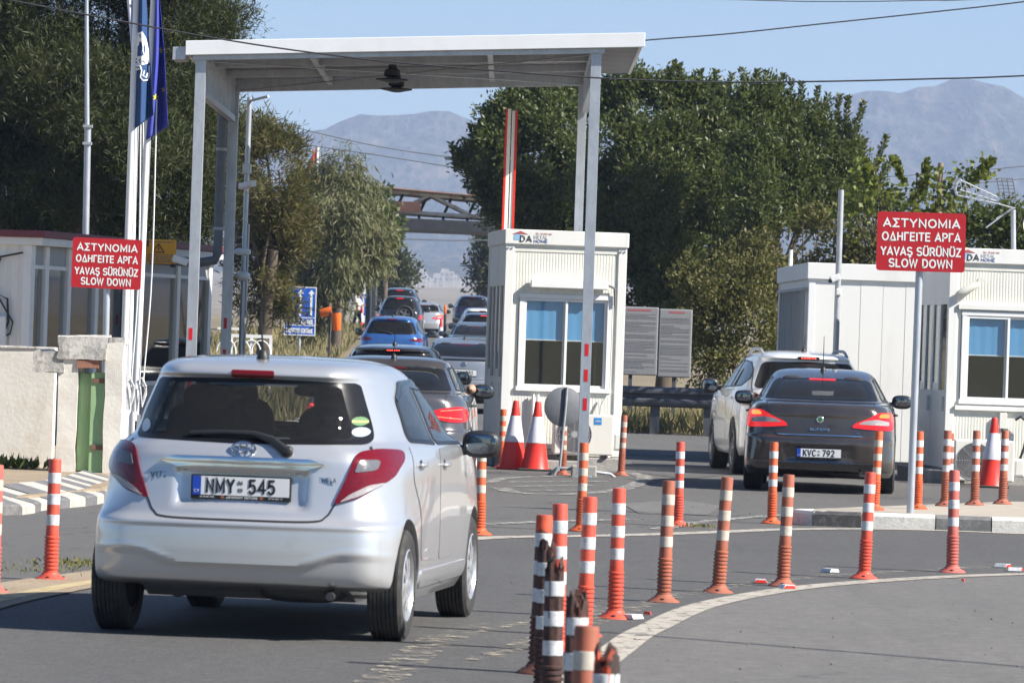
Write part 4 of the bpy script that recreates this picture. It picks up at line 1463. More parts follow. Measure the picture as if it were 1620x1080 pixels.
for x in (-.6, .35, 1.3):
    mb = MB()
    mb.box((x - .05, .02, -.05), (x + .12, .12, .80))
    mb.build('leg', 'guardrail', gr)

# ---- old metal roof truss over the road, far down the lane
tr0, tr1 = W(588, 330, 205), W(800, 355, 205)
ot = thing('old_road_canopy', 'rusty old truss canopy spanning the far road', 'canopy', (-2.2, 205, 1.9))
Lx0, Lx1 = W(585, 320, 205).x + 2.2, W(905, 350, 205).x + 2.2
zA = lambda px, py: W(px, py, 205).z - 1.9
mb = MB()
zt0, zt1 = zA(600, 300), zA(790, 318)
zb0_, zb1_ = zA(600, 332), zA(790, 345)
xa, xb = Lx0, W(790, 350, 205).x + 2.2


def at(f, top):
    x = xa + (xb - xa) * f
    return (x, 0, (zt0 + (zt1 - zt0) * f) if top else (zb0_ + (zb1_ - zb0_) * f))


for yy in (0, 3.2):
    for top in (1, 0):
        a, b = at(-.05, top), at(1.6, top)
        mb.tube([(a[0], yy, a[2]), (b[0], yy, b[2])], .10 if top else .09, 6)
    zz = [at(.0, 1), at(.22, 0), at(.46, 1), at(.80, 0), at(1.12, 1), at(1.4, 0)]
    for p, q in zip(zz, zz[1:]):
        mb.tube([(p[0], yy, p[2]), (q[0], yy, q[2])], .075, 6)
mb.build('truss', 'rust_white', ot)
mb = MB()
a, b = at(-.08, 1), at(1.62, 1)
for k in range(12):
    y0 = -.5 + k * .42
    mb.add([(a[0], y0, a[2] + .10), (b[0], y0, b[2] + .10), (b[0], y0 + .30, b[2] + .16), (a[0], y0 + .30, a[2] + .16), (a[0], y0 + .42, a[2] + .10), (b[0], y0 + .42, b[2] + .10)], [(0, 1, 2, 3), (3, 2, 5, 4)])
mb.build('roof_sheet', 'rust', ot)
mb = MB()
zc0, zc1 = zA(600, 343), zA(790, 352)
zd0, zd1 = zA(600, 362), zA(790, 368)
xe = at(1.62, 1)[0]
xs_ = Lx0 - .2
ext = (zc1 - zc0) * .62
mb.add([(xs_, -.3, zd0), (xe, -.3, zd1 + ext), (xe, 5, zd1 + ext), (xs_, 5, zd0), (xs_, -.3, zc0), (xe, -.3, zc1 + ext), (xe, 5, zc1 + ext), (xs_, 5, zc0)],
       [(0, 3, 2, 1), (4, 5, 6, 7), (0, 1, 5, 4), (1, 2, 6, 5), (2, 3, 7, 6), (3, 0, 4, 7)])
mb.build('lower_deck', 'dark_steel', ot)
for k in range(9):
    f = k / 8 * 1.5
    p, q = at(f, 0), at(f + .06, 1)
    mb = MB()
    mb.tube([(p[0], 1.6, p[2] - .5), (p[0], 1.6, p[2]), (q[0], 1.6, q[2])], .07, 5)
    mb.build('inner_brace', 'dark_steel', ot)
mb = MB()
sg0 = W(600, 328, 204)
mb.box((sg0.x + 2.2 - .1, -.62, zA(600, 334)), (sg0.x + 2.2 + 1.75, -.5, zA(600, 318)))
sgn = mb.build('sign_panel', 'rust_dark', ot)
mb = MB()
for f in (.0, 1.3):
    p = at(f, 0)
    mb = MB()
    mb.tube([(p[0], 2.5, 0), (p[0], 2.5, p[2])], .11, 8)
    mb.build('column', 'dark_steel', ot)

# ---- white town on the far plain
rng = random.Random(12)
spots = [(641, 437, 12, 7), (655, 441, 9, 5), (668, 436, 12, 14), (676, 441, 9, 7), (684, 446, 16, 5), (693, 440, 17, 9), (707, 437, 22, 16), (722, 441, 12, 7), (731, 444, 14, 6), (742, 446, 12, 5), (752, 443, 9, 9), (764, 447, 16, 5), (700, 450, 20, 4), (660, 448, 20, 4)]
tones = ['white', 'off-white', 'pale cream', 'white']
for i, (px, py, wpx, hpx) in enumerate(spots):
    yy = 2560 + 14 * i
    s = yy / F
    p = W(px, py + hpx / 2, yy)
    q = thing('far_building', ['small white block', 'low white house', 'taller white tower block', 'white villa', 'long low white shed', 'white house', 'largest white apartment block', 'white block beside the largest', 'low pale house', 'low pale shed', 'narrow white house', 'wide low white house', 'long white wall-like terrace', 'long low white terrace'][i] + ' in the far town, ' + ['at its left end', 'second from its left end', 'left of centre', 'just right of the tower block', 'below the villa', 'left of the apartment block', 'in the middle', 'to its right', 'right of centre', 'near the right end', 'right of the pale shed', 'at its right end', 'in front of the apartment block', 'in front at the left'][i], 'building', (p.x, yy, p.z), 0, 'white buildings of the far town')
    w_, h_ = wpx * s, hpx * s
    mb = MB()
    mb.box((-w_ / 2, 0, -6), (w_ / 2, 8, h_))
    mb.box((-w_ / 2 + .5, 1, h_), (w_ / 2 - w_ * .4, 6, h_ + 1.2))
    wl_ = mb.build('wall', 'far_wall', q)
    nfl, nc = min(2, max(1, int(h_ / 2.2))), min(4, max(2, int(w_ / 2)))
    for f in range(nfl):
        for c in range(nc):
            x = -w_ / 2 + (c + .5) * w_ / nc
            mb = MB()
            mb.box((x - .45, -.05, .6 + f * h_ / nfl), (x + .45, .0, min(h_ - .2, 1.6 + f * h_ / nfl)))
            mb.build('window', 'grey_paint', q)


# ------------------------------------------------------------------ trees and plants: many small leaf faces on real limbs
def leafmat(name, cols, tr=.3, rough=.55):
    m = bpy.data.materials.new(name)
    m.use_nodes = True
    nt = m.node_tree
    bs = nt.nodes['Principled BSDF']
    out = nt.nodes['Material Output']
    geo = N(nt, 'ShaderNodeNewGeometry')
    k = len(cols)
    c = ramp(nt, geo.outputs['Random Per Island'], [(i / (k - 1), q) for i, q in enumerate(cols)])
    n_ = noise(nt, coords(nt), .8, 3)
    c = mix(nt, ramp(nt, n_, [(.35, 0.0), (.7, .55)]), c, cols[-1])
    nt.links.new(c, bs.inputs['Base Color'])
    bs.inputs['Roughness'].default_value = rough
    bs.inputs['Specular IOR Level'].default_value = .35
    t = N(nt, 'ShaderNodeBsdfTranslucent')
    nt.links.new(mix(nt, .5, c, (.16, .20, .03)), t.inputs[0])
    ms = N(nt, 'ShaderNodeMixShader')
    ms.inputs[0].default_value = tr
    nt.links.new(bs.outputs[0], ms.inputs[1])
    nt.links.new(t.outputs[0], ms.inputs[2])
    nt.links.new(ms.outputs[0], out.inputs[0])
    return m


M['leaf_dark'] = leafmat('glossy_dark_leaf', [(.056, .078, .024), (.088, .116, .034), (.14, .155, .052), (.092, .112, .038)], .34, .45)
M['leaf_pine'] = leafmat('pine_needles', [(.022, .032, .010), (.036, .048, .014), (.068, .074, .022), (.042, .050, .016)], .2, .6)
M['leaf_olive'] = leafmat('grey_green_leaf', [(.085, .105, .042), (.14, .15, .07), (.21, .20, .10), (.155, .15, .07)], .3, .6)
M['leaf_bush'] = leafmat('brown_green_leaf', [(.066, .080, .020), (.11, .115, .030), (.175, .155, .050), (.13, .115, .038)], .3, .6)
M['leaf_green'] = leafmat('fresh_green_leaf', [(.045, .068, .013), (.07, .10, .02), (.11, .13, .03), (.075, .09, .022)], .35, .5)
M['leaf_vine'] = leafmat('bright_vine_leaf', [(.085, .125, .018), (.14, .185, .03), (.20, .23, .045), (.15, .16, .035)], .4, .5)
M['leaf_dist'] = leafmat('far_leaf', [(.035, .045, .016), (.06, .07, .025), (.09, .09, .04)], .25, .6)
M['bark'] = mat('bark', (.11, .085, .06), .9, var=.25, scale=4, stretch=(1, 1, .25), grime=(.05, .04, .03), gr_amt=.5, bmp=.6, bsc=12)
M['straw'] = leafmat('dry_straw', [(.30, .23, .12), (.40, .32, .17), (.24, .20, .10), (.14, .14, .06)], .2, .8)


def leaf_mesh(name, parent, mname, cen, axis, size, aspect=.42, fold=.25, jit=.3, seed=0):
    """one folded four-cornered leaf per centre; axis = growing direction"""
    rng = np.random.default_rng(seed)
    n = len(cen)
    a = axis / (np.linalg.norm(axis, axis=1, keepdims=True) + 1e-9)
    r = rng.normal(size=(n, 3))
    b = np.cross(a, r)
    b /= np.linalg.norm(b, axis=1, keepdims=True) + 1e-9
    c = np.cross(a, b)
    L = size * (1 + jit * rng.uniform(-1, 1, (n, 1)))
    wd = L * aspect * .5
    p0 = cen
    p1 = cen + a * L * .5 + b * wd + c * wd * fold
    p2 = cen + a * L
    p3 = cen + a * L * .5 - b * wd + c * wd * fold
    V = np.stack([p0, p1, p2, p3], 1).reshape(-1, 3)
    me = bpy.data.meshes.new(name)
    me.vertices.add(4 * n)
    me.vertices.foreach_set('co', V.ravel())
    me.loops.add(4 * n)
    me.loops.foreach_set('vertex_index', np.arange(4 * n, dtype=np.int32))
    me.polygons.add(n)
    me.polygons.foreach_set('loop_start', np.arange(0, 4 * n, 4, dtype=np.int32))
    me.materials.append(M[mname])
    me.update(calc_edges=True)
    o = bpy.data.objects.new(name, me)
    COL.objects.link(o)
    if parent is not None:
        o.parent = parent
    return o


def spray(blobs, per, leaves, spread, seed, shell=.55, up=.35, out=.8, rnd=.7, gap=0.0):
    """leaf positions in twig clusters spread through the outer volume of each lobe"""
    rng = np.random.default_rng(seed)
    C, A = [], []
    for bx, by, bz, rx, ry, rz in blobs:
        k = max(3, int(per * (rx * rz + rx * ry + ry * rz) / 3))
        d = rng.normal(size=(k, 3))
        d /= np.linalg.norm(d, axis=1, keepdims=True)
        rr = rng.uniform(shell, 1.0, (k, 1)) ** .7 * (1 + .14 * rng.normal(size=(k, 1)))
        if gap:                                   # drop whole regions so that light and sky come through
            nn = np.array([mnoise.noise(Vector((q * np.array([rx, ry, rz]) + [bx, by, bz]) * .9) + Vector((seed, 0, 0))) for q in d])
            keep = nn > -1 + gap
            d, rr = d[keep], rr[keep]
        cc = np.array([bx, by, bz]) + d * rr * np.array([rx, ry, rz])
        for c, q in zip(cc, d):
            g = rng.normal(size=(leaves, 3)) * spread
            C.append(c + g)
            A.append(q * out + np.array([0, 0, up]) + rng.normal(size=(leaves, 3)) * rnd)
    return np.concatenate(C), np.concatenate(A)


def shoots(lines, step, whorl, tilt, seed):
    """upright shoots with whorls of leaves, as on the tops of the big broad-leaved trees"""
    rng = np.random.default_rng(seed)
    C, A = [], []
    for a, b in lines:
        a, b = np.array(a), np.array(b)
        L = np.linalg.norm(b - a)
        t = (b - a) / L
        for s in np.arange(0, L, step):
            w = whorl
            d = rng.normal(size=(w, 3))
            d -= np.outer(d @ t, t)
            d /= np.linalg.norm(d, axis=1, keepdims=True)
            C.append(np.repeat((a + t * s)[None], w, 0) + rng.normal(size=(w, 3)) * .012)
            A.append(d + t * tilt)
    return np.concatenate(C), np.concatenate(A)


def trunk(parent, pts_list, seed=0):
    mb = MB()
    for pts, r0_, r1_ in pts_list:
        L = smooth_line(pts, 5)
        rs = np.linspace(r0_, r1_, len(L))
        mb.tube(L, list(rs), 9)
    return mb.build('trunk', 'bark', parent, smooth=True)


def lobes(spec, d, dd):
    """spec: photo px, py, radius x, radius z (px), depth offset -> lobes in metres"""
    out = []
    for px, py, rx, rz, o in spec:
        y = d + o * dd
        s = y / F
        p = W(px, py, y)
        out.append((p.x, y, p.z, rx * s, max(.5, (rx + rz) * .5 * s), rz * s))
    return out


def tree(name, label, base_px, d, spec, dd, leaf, mname, per, nl, spread, seed, lab_cat='tree', size=.1, aspect=.42, group=None, sh=None, kw={}, limbs=None, gz=None, tr=.16):
    p = W(base_px, 560, d)
    z0 = zg(d) - .03 if gz is None else gz
    t = thing(name, label, lab_cat, (p.x, d, z0), 0, group)
    off = np.array([p.x, d, z0])
    B = [(a - off[0], b - off[1], c - off[2], e, f, g) for a, b, c, e, f, g in lobes(spec, d, dd)]
    C, A = spray(B, per, nl, spread, seed, **kw)
    if sh:
        L = []
        for ax, ay, bx, by, o in sh:
            q = W(ax, ay + 10, d + o * dd) - Vector(off)
            r = W(bx + (bx - ax) * .25, by - 8, d + o * dd) - Vector(off)
            L.append((q, r))
        C2, A2 = shoots(L, size * .36, 8, .8, seed + 5)
        C, A = np.concatenate([C, C2]), np.concatenate([A, A2])
    hmin = .05
    k = C[:, 2] > hmin
    leaf_mesh(leaf, t, mname, C[k], A[k], size, aspect, seed=seed)
    rng = random.Random(seed)
    top = max(b[2] for b in B)
    pts = [([(0, 0, -.1), (.05, .0, top * .25), (rng.uniform(-.2, .2), rng.uniform(-.2, .2), top * .55)], tr, tr * .6)]
    pick = sorted(B, key=lambda b: -b[3] * b[5])[:(limbs or 9)]
    for b in pick:
        s0 = rng.uniform(.18, .5) * top
        pts.append(([(0, 0, s0), (b[0] * .45 + rng.uniform(-.2, .2), b[1] * .45, (s0 + b[2]) * .5), (b[0], b[1], b[2]), (b[0] * 1.02, b[1], b[2] + b[5] * .7)], tr * .26, .01))
    trunk(t, pts, seed)
    return t


# --- tall dark pine filling the upper left
pine = [(-40, 60, 120, 110, .5), (60, 30, 110, 90, .0), (170, 40, 90, 90, .3), (265, 20, 80, 80, .2), (330, 60, 55, 60, .5), (90, 150, 110, 90, -.3), (200, 150, 95, 85, 0), (290, 130, 60, 80, .3),
        (-20, 210, 110, 90, .2), (110, 250, 110, 80, .1), (220, 240, 90, 70, -.3), (300, 215, 55, 70, .2), (20, 310, 110, 70, .3), (150, 320, 100, 60, 0), (250, 310, 80, 60, .2), (310, 300, 45, 55, .3),
        (365, 25, 34, 24, .6), (345, 115, 36, 34, .6), (340, 200, 36, 40, .6), (335, 270, 30, 44, .6), (60, -60, 150, 90, .2), (220, -70, 150, 90, .2), (-120, 160, 110, 180, .4), (0, 370, 110, 50, .2), (120, 370, 110, 50, .4), (230, 365, 90, 45, .3), (320, 350, 45, 50, .4), (60, 200, 90, 60, .5), (160, 200, 90, 60, .6), (250, 190, 70, 60, .5), (330, 160, 34, 50, .7)]
tree('pine_tree', 'huge dark pine filling the upper left behind the flagpoles', 130, 84, pine, 2.2, 'crown', 'leaf_pine', 170, 84, .15, 21, size=.145, aspect=.13, kw=dict(shell=.35, up=.55, out=.7, rnd=.75, gap=.70), limbs=14, tr=.3)
pine2 = [(395, 250, 34, 40, 0), (420, 225, 44, 40, .3), (450, 245, 34, 36, .2), (400, 320, 40, 60, .3), (440, 310, 44, 60, -.2), (395, 400, 36, 60, .2), (430, 400, 44, 60, 0), (410, 470, 40, 44, .2), (450, 470, 30, 44, .2), (465, 360, 30, 60, .2), (385, 215, 26, 26, .3)]
M['leaf_olive_pine'] = leafmat('olive_pine_needles', [(.055, .062, .016), (.09, .088, .024), (.14, .115, .036), (.10, .078, .026)], .3, .6)  # needles with an olive tone of their own
tree('pine_tree', 'olive-toned pine right of the canopy left legs, beside the weeping tree', 415, 112, pine2, 2, 'crown', 'leaf_olive_pine', 170, 46, .15, 22, size=.20, aspect=.14, kw=dict(shell=.3, up=.45, out=.7, rnd=.8, gap=.75), tr=.2)
weep = [(540, 268, 34, 30, 0), (510, 290, 36, 40, .3), (565, 300, 34, 40, .2), (490, 340, 40, 50, .1), (540, 345, 50, 50, -.3), (585, 355, 34, 44, .2), (480, 410, 40, 50, .2), (530, 415, 46, 50, -.2), (574, 405, 32, 42, .2), (500, 470, 40, 40, .2), (528, 468, 30, 32, .3), (465, 470, 30, 50, .4), (600, 385, 18, 36, .3), (478, 508, 26, 20, .3)]
tree('weeping_tree', 'grey-green weeping tree behind the blue lane sign', 530, 158, weep, 2.4, 'crown', 'leaf_olive', 75, 44, .22, 23, size=.30, aspect=.15, kw=dict(shell=.3, up=-.75, out=.35, rnd=.45, gap=.62), tr=.2)
ft = [(600, 330, 16, 24, 0), (615, 360, 18, 26, .2), (600, 385, 20, 26, 0), (622, 345, 8, 14, .1)]
tree('leafy_tree', 'fresh green tree at the left end of the old truss canopy', 603, 196, ft, 1.5, 'crown', 'leaf_green', 70, 30, .2, 24, size=.28, aspect=.5, kw=dict(shell=.3, gap=.7), tr=.15)
fd = [(612, 400, 16, 26, 0), (625, 420, 18, 24, .1), (608, 440, 20, 24, 0), (638, 432, 16, 16, .2), (630, 448, 22, 14, .1), (652, 438, 7, 16, .2), (605, 470, 18, 20, 0)]
tree('dark_tree', 'dark green tree behind the queue, left of the far town', 618, 300, fd, 2, 'crown', 'leaf_dist', 40, 30, .3, 25, size=.36, aspect=.4, kw=dict(shell=.3, gap=.7), tr=.2)
fe = [(768, 385, 18, 22, 0), (765, 415, 16, 26, .1), (768, 445, 16, 24, 0), (775, 462, 14, 16, .1), (790, 420, 24, 50, .2)]
tree('dark_tree', 'dark green tree on the right of the far road beside the central hut', 790, 285, fe, 2, 'crown', 'leaf_dist', 40, 30, .3, 26, size=.36, aspect=.4, kw=dict(shell=.3, gap=.7), tr=.2)

# --- three big broad-leaved evergreens right of the canopy
K = dict(shell=.25, up=.45, out=.6, rnd=.65, gap=.68)
t1 = [(790, 190, 30, 30, .3), (850, 220, 40, 40, .2), (830, 195, 36, 36, .1), (790, 285, 34, 30, .1), (745, 250, 20, 22, .3), (770, 280, 30, 36, .1), (775, 220, 22, 26, .2), (820, 170, 34, 34, .3), (800, 240, 40, 44, 0), (860, 155, 36, 28, .3), (880, 210, 50, 50, -.1), (840, 290, 55, 50, -.2), (910, 280, 55, 55, 0), (790, 325, 40, 30, .2), (870, 340, 60, 40, .1), (930, 350, 40, 50, .2), (905, 155, 36, 26, .3)]
s1 = [(725, 262, 716, 236, .3), (740, 250, 722, 240, .2), (812, 160, 806, 132, .2), (832, 160, 838, 128, .2), (858, 150, 862, 126, .3), (885, 150, 890, 130, .3), (760, 230, 748, 205, .2), (772, 215, 776, 190, .3), (752, 290, 738, 300, .3)]
tree('evergreen_tree', 'dark broad-leaved evergreen directly behind the central hut, reaching left over the truss', 865, 112, t1, 2.4, 'crown', 'leaf_dark', 260, 48, .12, 31, size=.115, aspect=.42, sh=s1, kw=K, tr=.2)
t2 = [(960, 165, 34, 36, .3), (1000, 140, 34, 26, .2), (1050, 150, 40, 30, .2), (1100, 150, 40, 30, .3), (1000, 220, 60, 55, -.1), (1080, 220, 60, 55, 0), (1140, 200, 40, 50, .2), (960, 290, 55, 60, 0), (1040, 300, 60, 60, -.3), (1120, 290, 60, 60, 0), (980, 380, 55, 55, .1), (1050, 390, 60, 60, -.1), (1120, 380, 55, 55, .2), (1000, 460, 50, 45, .2), (1070, 470, 60, 50, .1), (1010, 530, 55, 45, .3), (1080, 540, 55, 50, .3), (1140, 460, 40, 50, .4)]
s2 = [(995, 130, 990, 112, .2), (1020, 140, 1018, 118, .2), (1062, 140, 1066, 104, .2), (1080, 140, 1076, 112, .1), (1092, 145, 1098, 122, .2), (1110, 140, 1108, 118, .2), (1128, 150, 1132, 122, .2), (1146, 150, 1156, 124, .2), (960, 150, 958, 128, .2), (975, 140, 976, 120, .2)]
tree('evergreen_tree', 'dark broad-leaved evergreen in the middle of the group, behind the notice board', 1050, 109, t2, 2.4, 'crown', 'leaf_dark', 260, 48, .12, 32, size=.115, aspect=.42, sh=s2, kw=K, tr=.22)
t3 = [(1185, 170, 28, 40, .2), (1215, 165, 26, 36, .2), (1200, 240, 46, 50, 0), (1250, 200, 28, 44, .2), (1260, 270, 44, 50, .1), (1200, 320, 55, 55, -.2), (1270, 330, 46, 44, .1), (1310, 270, 32, 46, .2), (1340, 250, 20, 50, .3), (1330, 320, 30, 34, .2), (1370, 300, 18, 26, .3), (1180, 390, 45, 40, .2), (1300, 205, 16, 34, .3)]
s3 = [(1178, 160, 1176, 118, .2), (1196, 165, 1198, 120, .2), (1214, 160, 1212, 122, .3), (1228, 165, 1236, 126, .2), (1246, 180, 1252, 134, .2), (1262, 190, 1268, 138, .2), (1284, 200, 1292, 146, .2), (1300, 210, 1308, 156, .2), (1318, 230, 1326, 158, .3), (1334, 240, 1340, 162, .3), (1345, 230, 1362, 168, .2), (1350, 270, 1364, 228, .3), (1372, 300, 1396, 222, .3), (1380, 300, 1404, 258, .3), (1362, 300, 1384, 262, .3), (1274, 210, 1280, 166, .3), (1306, 250, 1316, 200, .1), (1232, 190, 1226, 150, .1), (1352, 300, 1350, 256, .1)]
tree('evergreen_tree', 'dark evergreen with upright pointed shoots, rightmost of the big group', 1220, 106, t3, 2.4, 'crown', 'leaf_dark', 260, 48, .12, 33, size=.12, aspect=.38, sh=s3, kw=K, tr=.2)

# --- bushes along the right
b1 = [(1115, 470, 36, 44, 0), (1090, 440, 26, 30, .3), (1150, 440, 44, 44, .2), (1195, 430, 40, 50, .3), (1140, 510, 50, 50, -.1), (1190, 500, 50, 55, 0), (1110, 560, 40, 50, .1), (1165, 570, 55, 55, -.2), (1215, 560, 40, 60, .2), (1100, 620, 40, 36, .2), (1160, 640, 50, 36, 0), (1210, 640, 40, 40, .2)]
tree('brown_bush', 'tall brown-green bush between the notice board and the white SUV', 1160, 99, b1, 1.6, 'foliage', 'leaf_bush', 200, 28, .10, 41, 'bush', size=.10, aspect=.5, kw=dict(shell=.3, up=.4, rnd=.8, gap=.8), tr=.07)
b2 = [(1180, 400, 36, 26, .2), (1220, 385, 44, 30, .1), (1270, 375, 44, 30, .1), (1320, 385, 44, 34, .2), (1370, 385, 40, 34, .1), (1260, 405, 50, 22, .3), (1340, 415, 60, 22, .3), (1230, 360, 30, 18, .3), (1300, 352, 30, 20, .3), (1225, 430, 30, 60, .2)]
tree('hedge_bush', 'sunlit hedge topping the container roof line', 1290, 103, b2, 1.6, 'foliage', 'leaf_bush', 200, 28, .12, 42, 'bush', size=.11, aspect=.5, kw=dict(shell=.3, up=.4, rnd=.8, gap=.8), tr=.07)
b3 = [(1350, 340, 34, 26, .2), (1390, 360, 40, 30, 0), (1440, 370, 44, 30, .1), (1500, 370, 44, 30, .2), (1560, 365, 44, 34, .2), (1610, 375, 40, 34, .2), (1400, 330, 26, 20, .2), (1530, 345, 36, 24, .3), (1590, 345, 30, 24, .3), (1660, 370, 40, 30, .2)]
tree('hedge_bush', 'green bushes behind the red sign and the right-hand hut roof', 1480, 92, b3, 1.6, 'foliage', 'leaf_green', 180, 28, .12, 43, 'bush', size=.11, aspect=.55, kw=dict(shell=.3, up=.3, rnd=.8, gap=.8), tr=.07)
v1 = [(1385, 270, 26, 12, 0), (1425, 275, 22, 14, .1), (1450, 290, 26, 24, 0), (1490, 285, 26, 16, .1), (1530, 280, 26, 14, .2), (1560, 270, 16, 10, .2), (1360, 300, 26, 26, .1), (1400, 310, 20, 26, .1), (1440, 325, 26, 26, .1), (1480, 325, 22, 24, .2), (1510, 310, 20, 18, .1), (1355, 340, 22, 24, .1)]
sv = [(1460, 300, 1466, 262, 0), (1430, 280, 1418, 258, 0), (1530, 285, 1560, 262, 0), (1380, 300, 1372, 262, 0)]
tree('vine_tree', 'open bright green tree with round leaves above the red sign', 1470, 84, v1, 1.2, 'crown', 'leaf_vine', 80, 14, .13, 44, size=.105, aspect=.85, sh=sv, kw=dict(shell=.1, up=.0, out=.3, rnd=.9, gap=.62), tr=.06, limbs=10)
# trees added unseen behind the camera, so glass and paint have something to reflect
_src = [o for o in bpy.data.objects if o.name.startswith('evergreen_tree') and o.parent is None]
for k, (x, y, s) in enumerate(((-19, -34, 1.25), (-10, -40, 1.1), (-2, -36, 1.3), (7, -42, 1.2), (16, -37, 1.15))):
    o = dup(_src[k % len(_src)], (x, y, -.03), k * 1.3, 'dark tree added unseen behind the camera for the hut windows to reflect', 'trees added for reflections')
    o.scale = (s, s, s)
M['straw_green'] = leafmat('dry_green_weed', [(.20, .16, .06), (.13, .14, .04), (.28, .22, .10), (.09, .11, .03)], .3, .7)
# weeds under the rail, on the separator and at the kerb
for nm, lb, px, py, d, r, h, n, mt_, cat_ in (('weed_clump', 'tuft of weeds at the foot of the lone orange bollard right of centre', 1100, 838, 43.8, .26, .035, 140, 'straw_green', 'weed'), ('weed_clump', 'dry weed tuft left of the red bollard at the left edge', 60, 924, 31.6, .30, .028, 160, 'straw_green', 'weed'),
                              ('weed_clump', 'dry weeds on the separator between the red bollard and the silver car', 128, 912, 32.6, .34, .045, 220, 'straw_green', 'weed'), ('weed_clump', 'green weed growing at the base of the old wall', 22, 748, 51.0, .28, .14, 160, 'leaf_green', 'weed')):
    p = W(px, py, d)
    z = .13 if d > 50 else 0.012
    rng = np.random.default_rng(int(px))
    C = np.stack([rng.normal(size=n) * r * .5, rng.normal(size=n) * r * .8, np.zeros(n)], 1)
    A = np.stack([rng.normal(size=n) * .5, rng.normal(size=n) * .5, rng.uniform(.4, 1, n)], 1)
    o = leaf_mesh(nm, None, mt_, C, A, h, .3, seed=int(px))
    o.location = (p.x, d, z)
    tag(o, lb, cat_)
rng = np.random.default_rng(77)
C, A = [], []
for (x0, x1, y0, y1, n) in ((-9.5, -3.5, 76, 128, 9000), (-11, -5.2, 128, 200, 7000), (1.6, 6.5, 85.6, 92, 5200), (-8, -6.9, 196, 230, 900)):
    y = rng.uniform(y0, y1, n)
    x = rng.uniform(x0, x1, n) if x0 > 0 else np.minimum(rng.uniform(x0, x1, n), np.interp(y, [74, 88, 110, 140, 190, 230], [-3.5, -3.5, -4.15, -5.1, -6.1, -6.9]) - .1)
    C.append(np.stack([x, y, np.array([zg(q) for q in y]) - .04], 1))
    A.append(np.stack([rng.normal(size=n) * .35, rng.normal(size=n) * .35, np.ones(n)], 1))
o = leaf_mesh('dry_grass', None, 'straw', np.concatenate(C), np.concatenate(A), .42, .09, seed=5)
o['kind'] = 'stuff'


# ------------------------------------------------------------------ cars
def pchip(x, y, xi):
    x, y, xi = map(lambda q: np.asarray(q, float), (x, y, xi))
    h = np.diff(x)
    d = np.diff(y) / h
    m = np.zeros_like(y)
    for k in range(1, len(x) - 1):
        if d[k - 1] * d[k] > 0:
            w1, w2 = 2 * h[k] + h[k - 1], h[k] + 2 * h[k - 1]
            m[k] = (w1 + w2) / (w1 / d[k - 1] + w2 / d[k])
    m[0], m[-1] = d[0], d[-1]
    i = np.clip(np.searchsorted(x, xi) - 1, 0, len(h) - 1)
    t = (xi - x[i]) / h[i]
    return ((1 + 2 * t) * (1 - t) ** 2 * y[i] + t * (1 - t) ** 2 * h[i] * m[i] + t * t * (3 - 2 * t) * y[i + 1] + t * t * (t - 1) * h[i] * m[i + 1])


# body tables: z, rear y, front y, half width, rear corner (x, y radius), rear bow, rear taper
HATCH = dict(L=3.885, Wd=1.695, H=1.50, ax=(.60, 3.11), rad=.297, tw=.185, arch=.048, rows=[
    (.20, .50, 3.72, .78, .12, .2, .03, .0), (.25, .36, 3.78, .81, .14, .24, .04, .0), (.285, .12, 3.80, .826, .2, .28, .07, .012), (.305, .05, 3.82, .834, .22, .32, .08, .02),
    (.36, .016, 3.86, .842, .23, .34, .085, .025), (.46, .0, 3.885, .8465, .24, .36, .09, .03), (.57, .004, 3.885, .8475, .24, .37, .09, .035),
    (.62, .02, 3.88, .8475, .24, .38, .09, .04), (.66, .055, 3.86, .847, .25, .40, .09, .05), (.76, .085, 3.82, .845, .26, .44, .09, .065),
    (.88, .105, 3.72, .842, .25, .44, .09, .075), (.95, .12, 3.62, .838, .25, .44, .09, .09), (1.0, .14, 3.45, .828, .26, .44, .09, .115), (1.035, .165, 3.25, .808, .28, .46, .09, .15),
    (1.06, .185, 3.02, .785, .27, .46, .09, .17), (1.10, .21, 2.93, .762, .24, .44, .085, .175), (1.20, .265, 2.76, .72, .19, .42, .08, .15), (1.30, .325, 2.55, .672, .17, .38, .075, .128), (1.365, .36, 2.40, .64, .15, .36, .07, .115),
    (1.395, .335, 2.32, .62, .15, .36, .075, .105), (1.42, .35, 2.24, .603, .15, .36, .075, .095), (1.45, .42, 2.1, .57, .15, .36, .07, .08), (1.475, .58, 1.95, .50, .18, .35, .06, .07), (1.492, .90, 1.78, .37, .2, .3, .04, .08), (1.50, 1.2, 1.6, .18, .1, .1, .01, .05)])
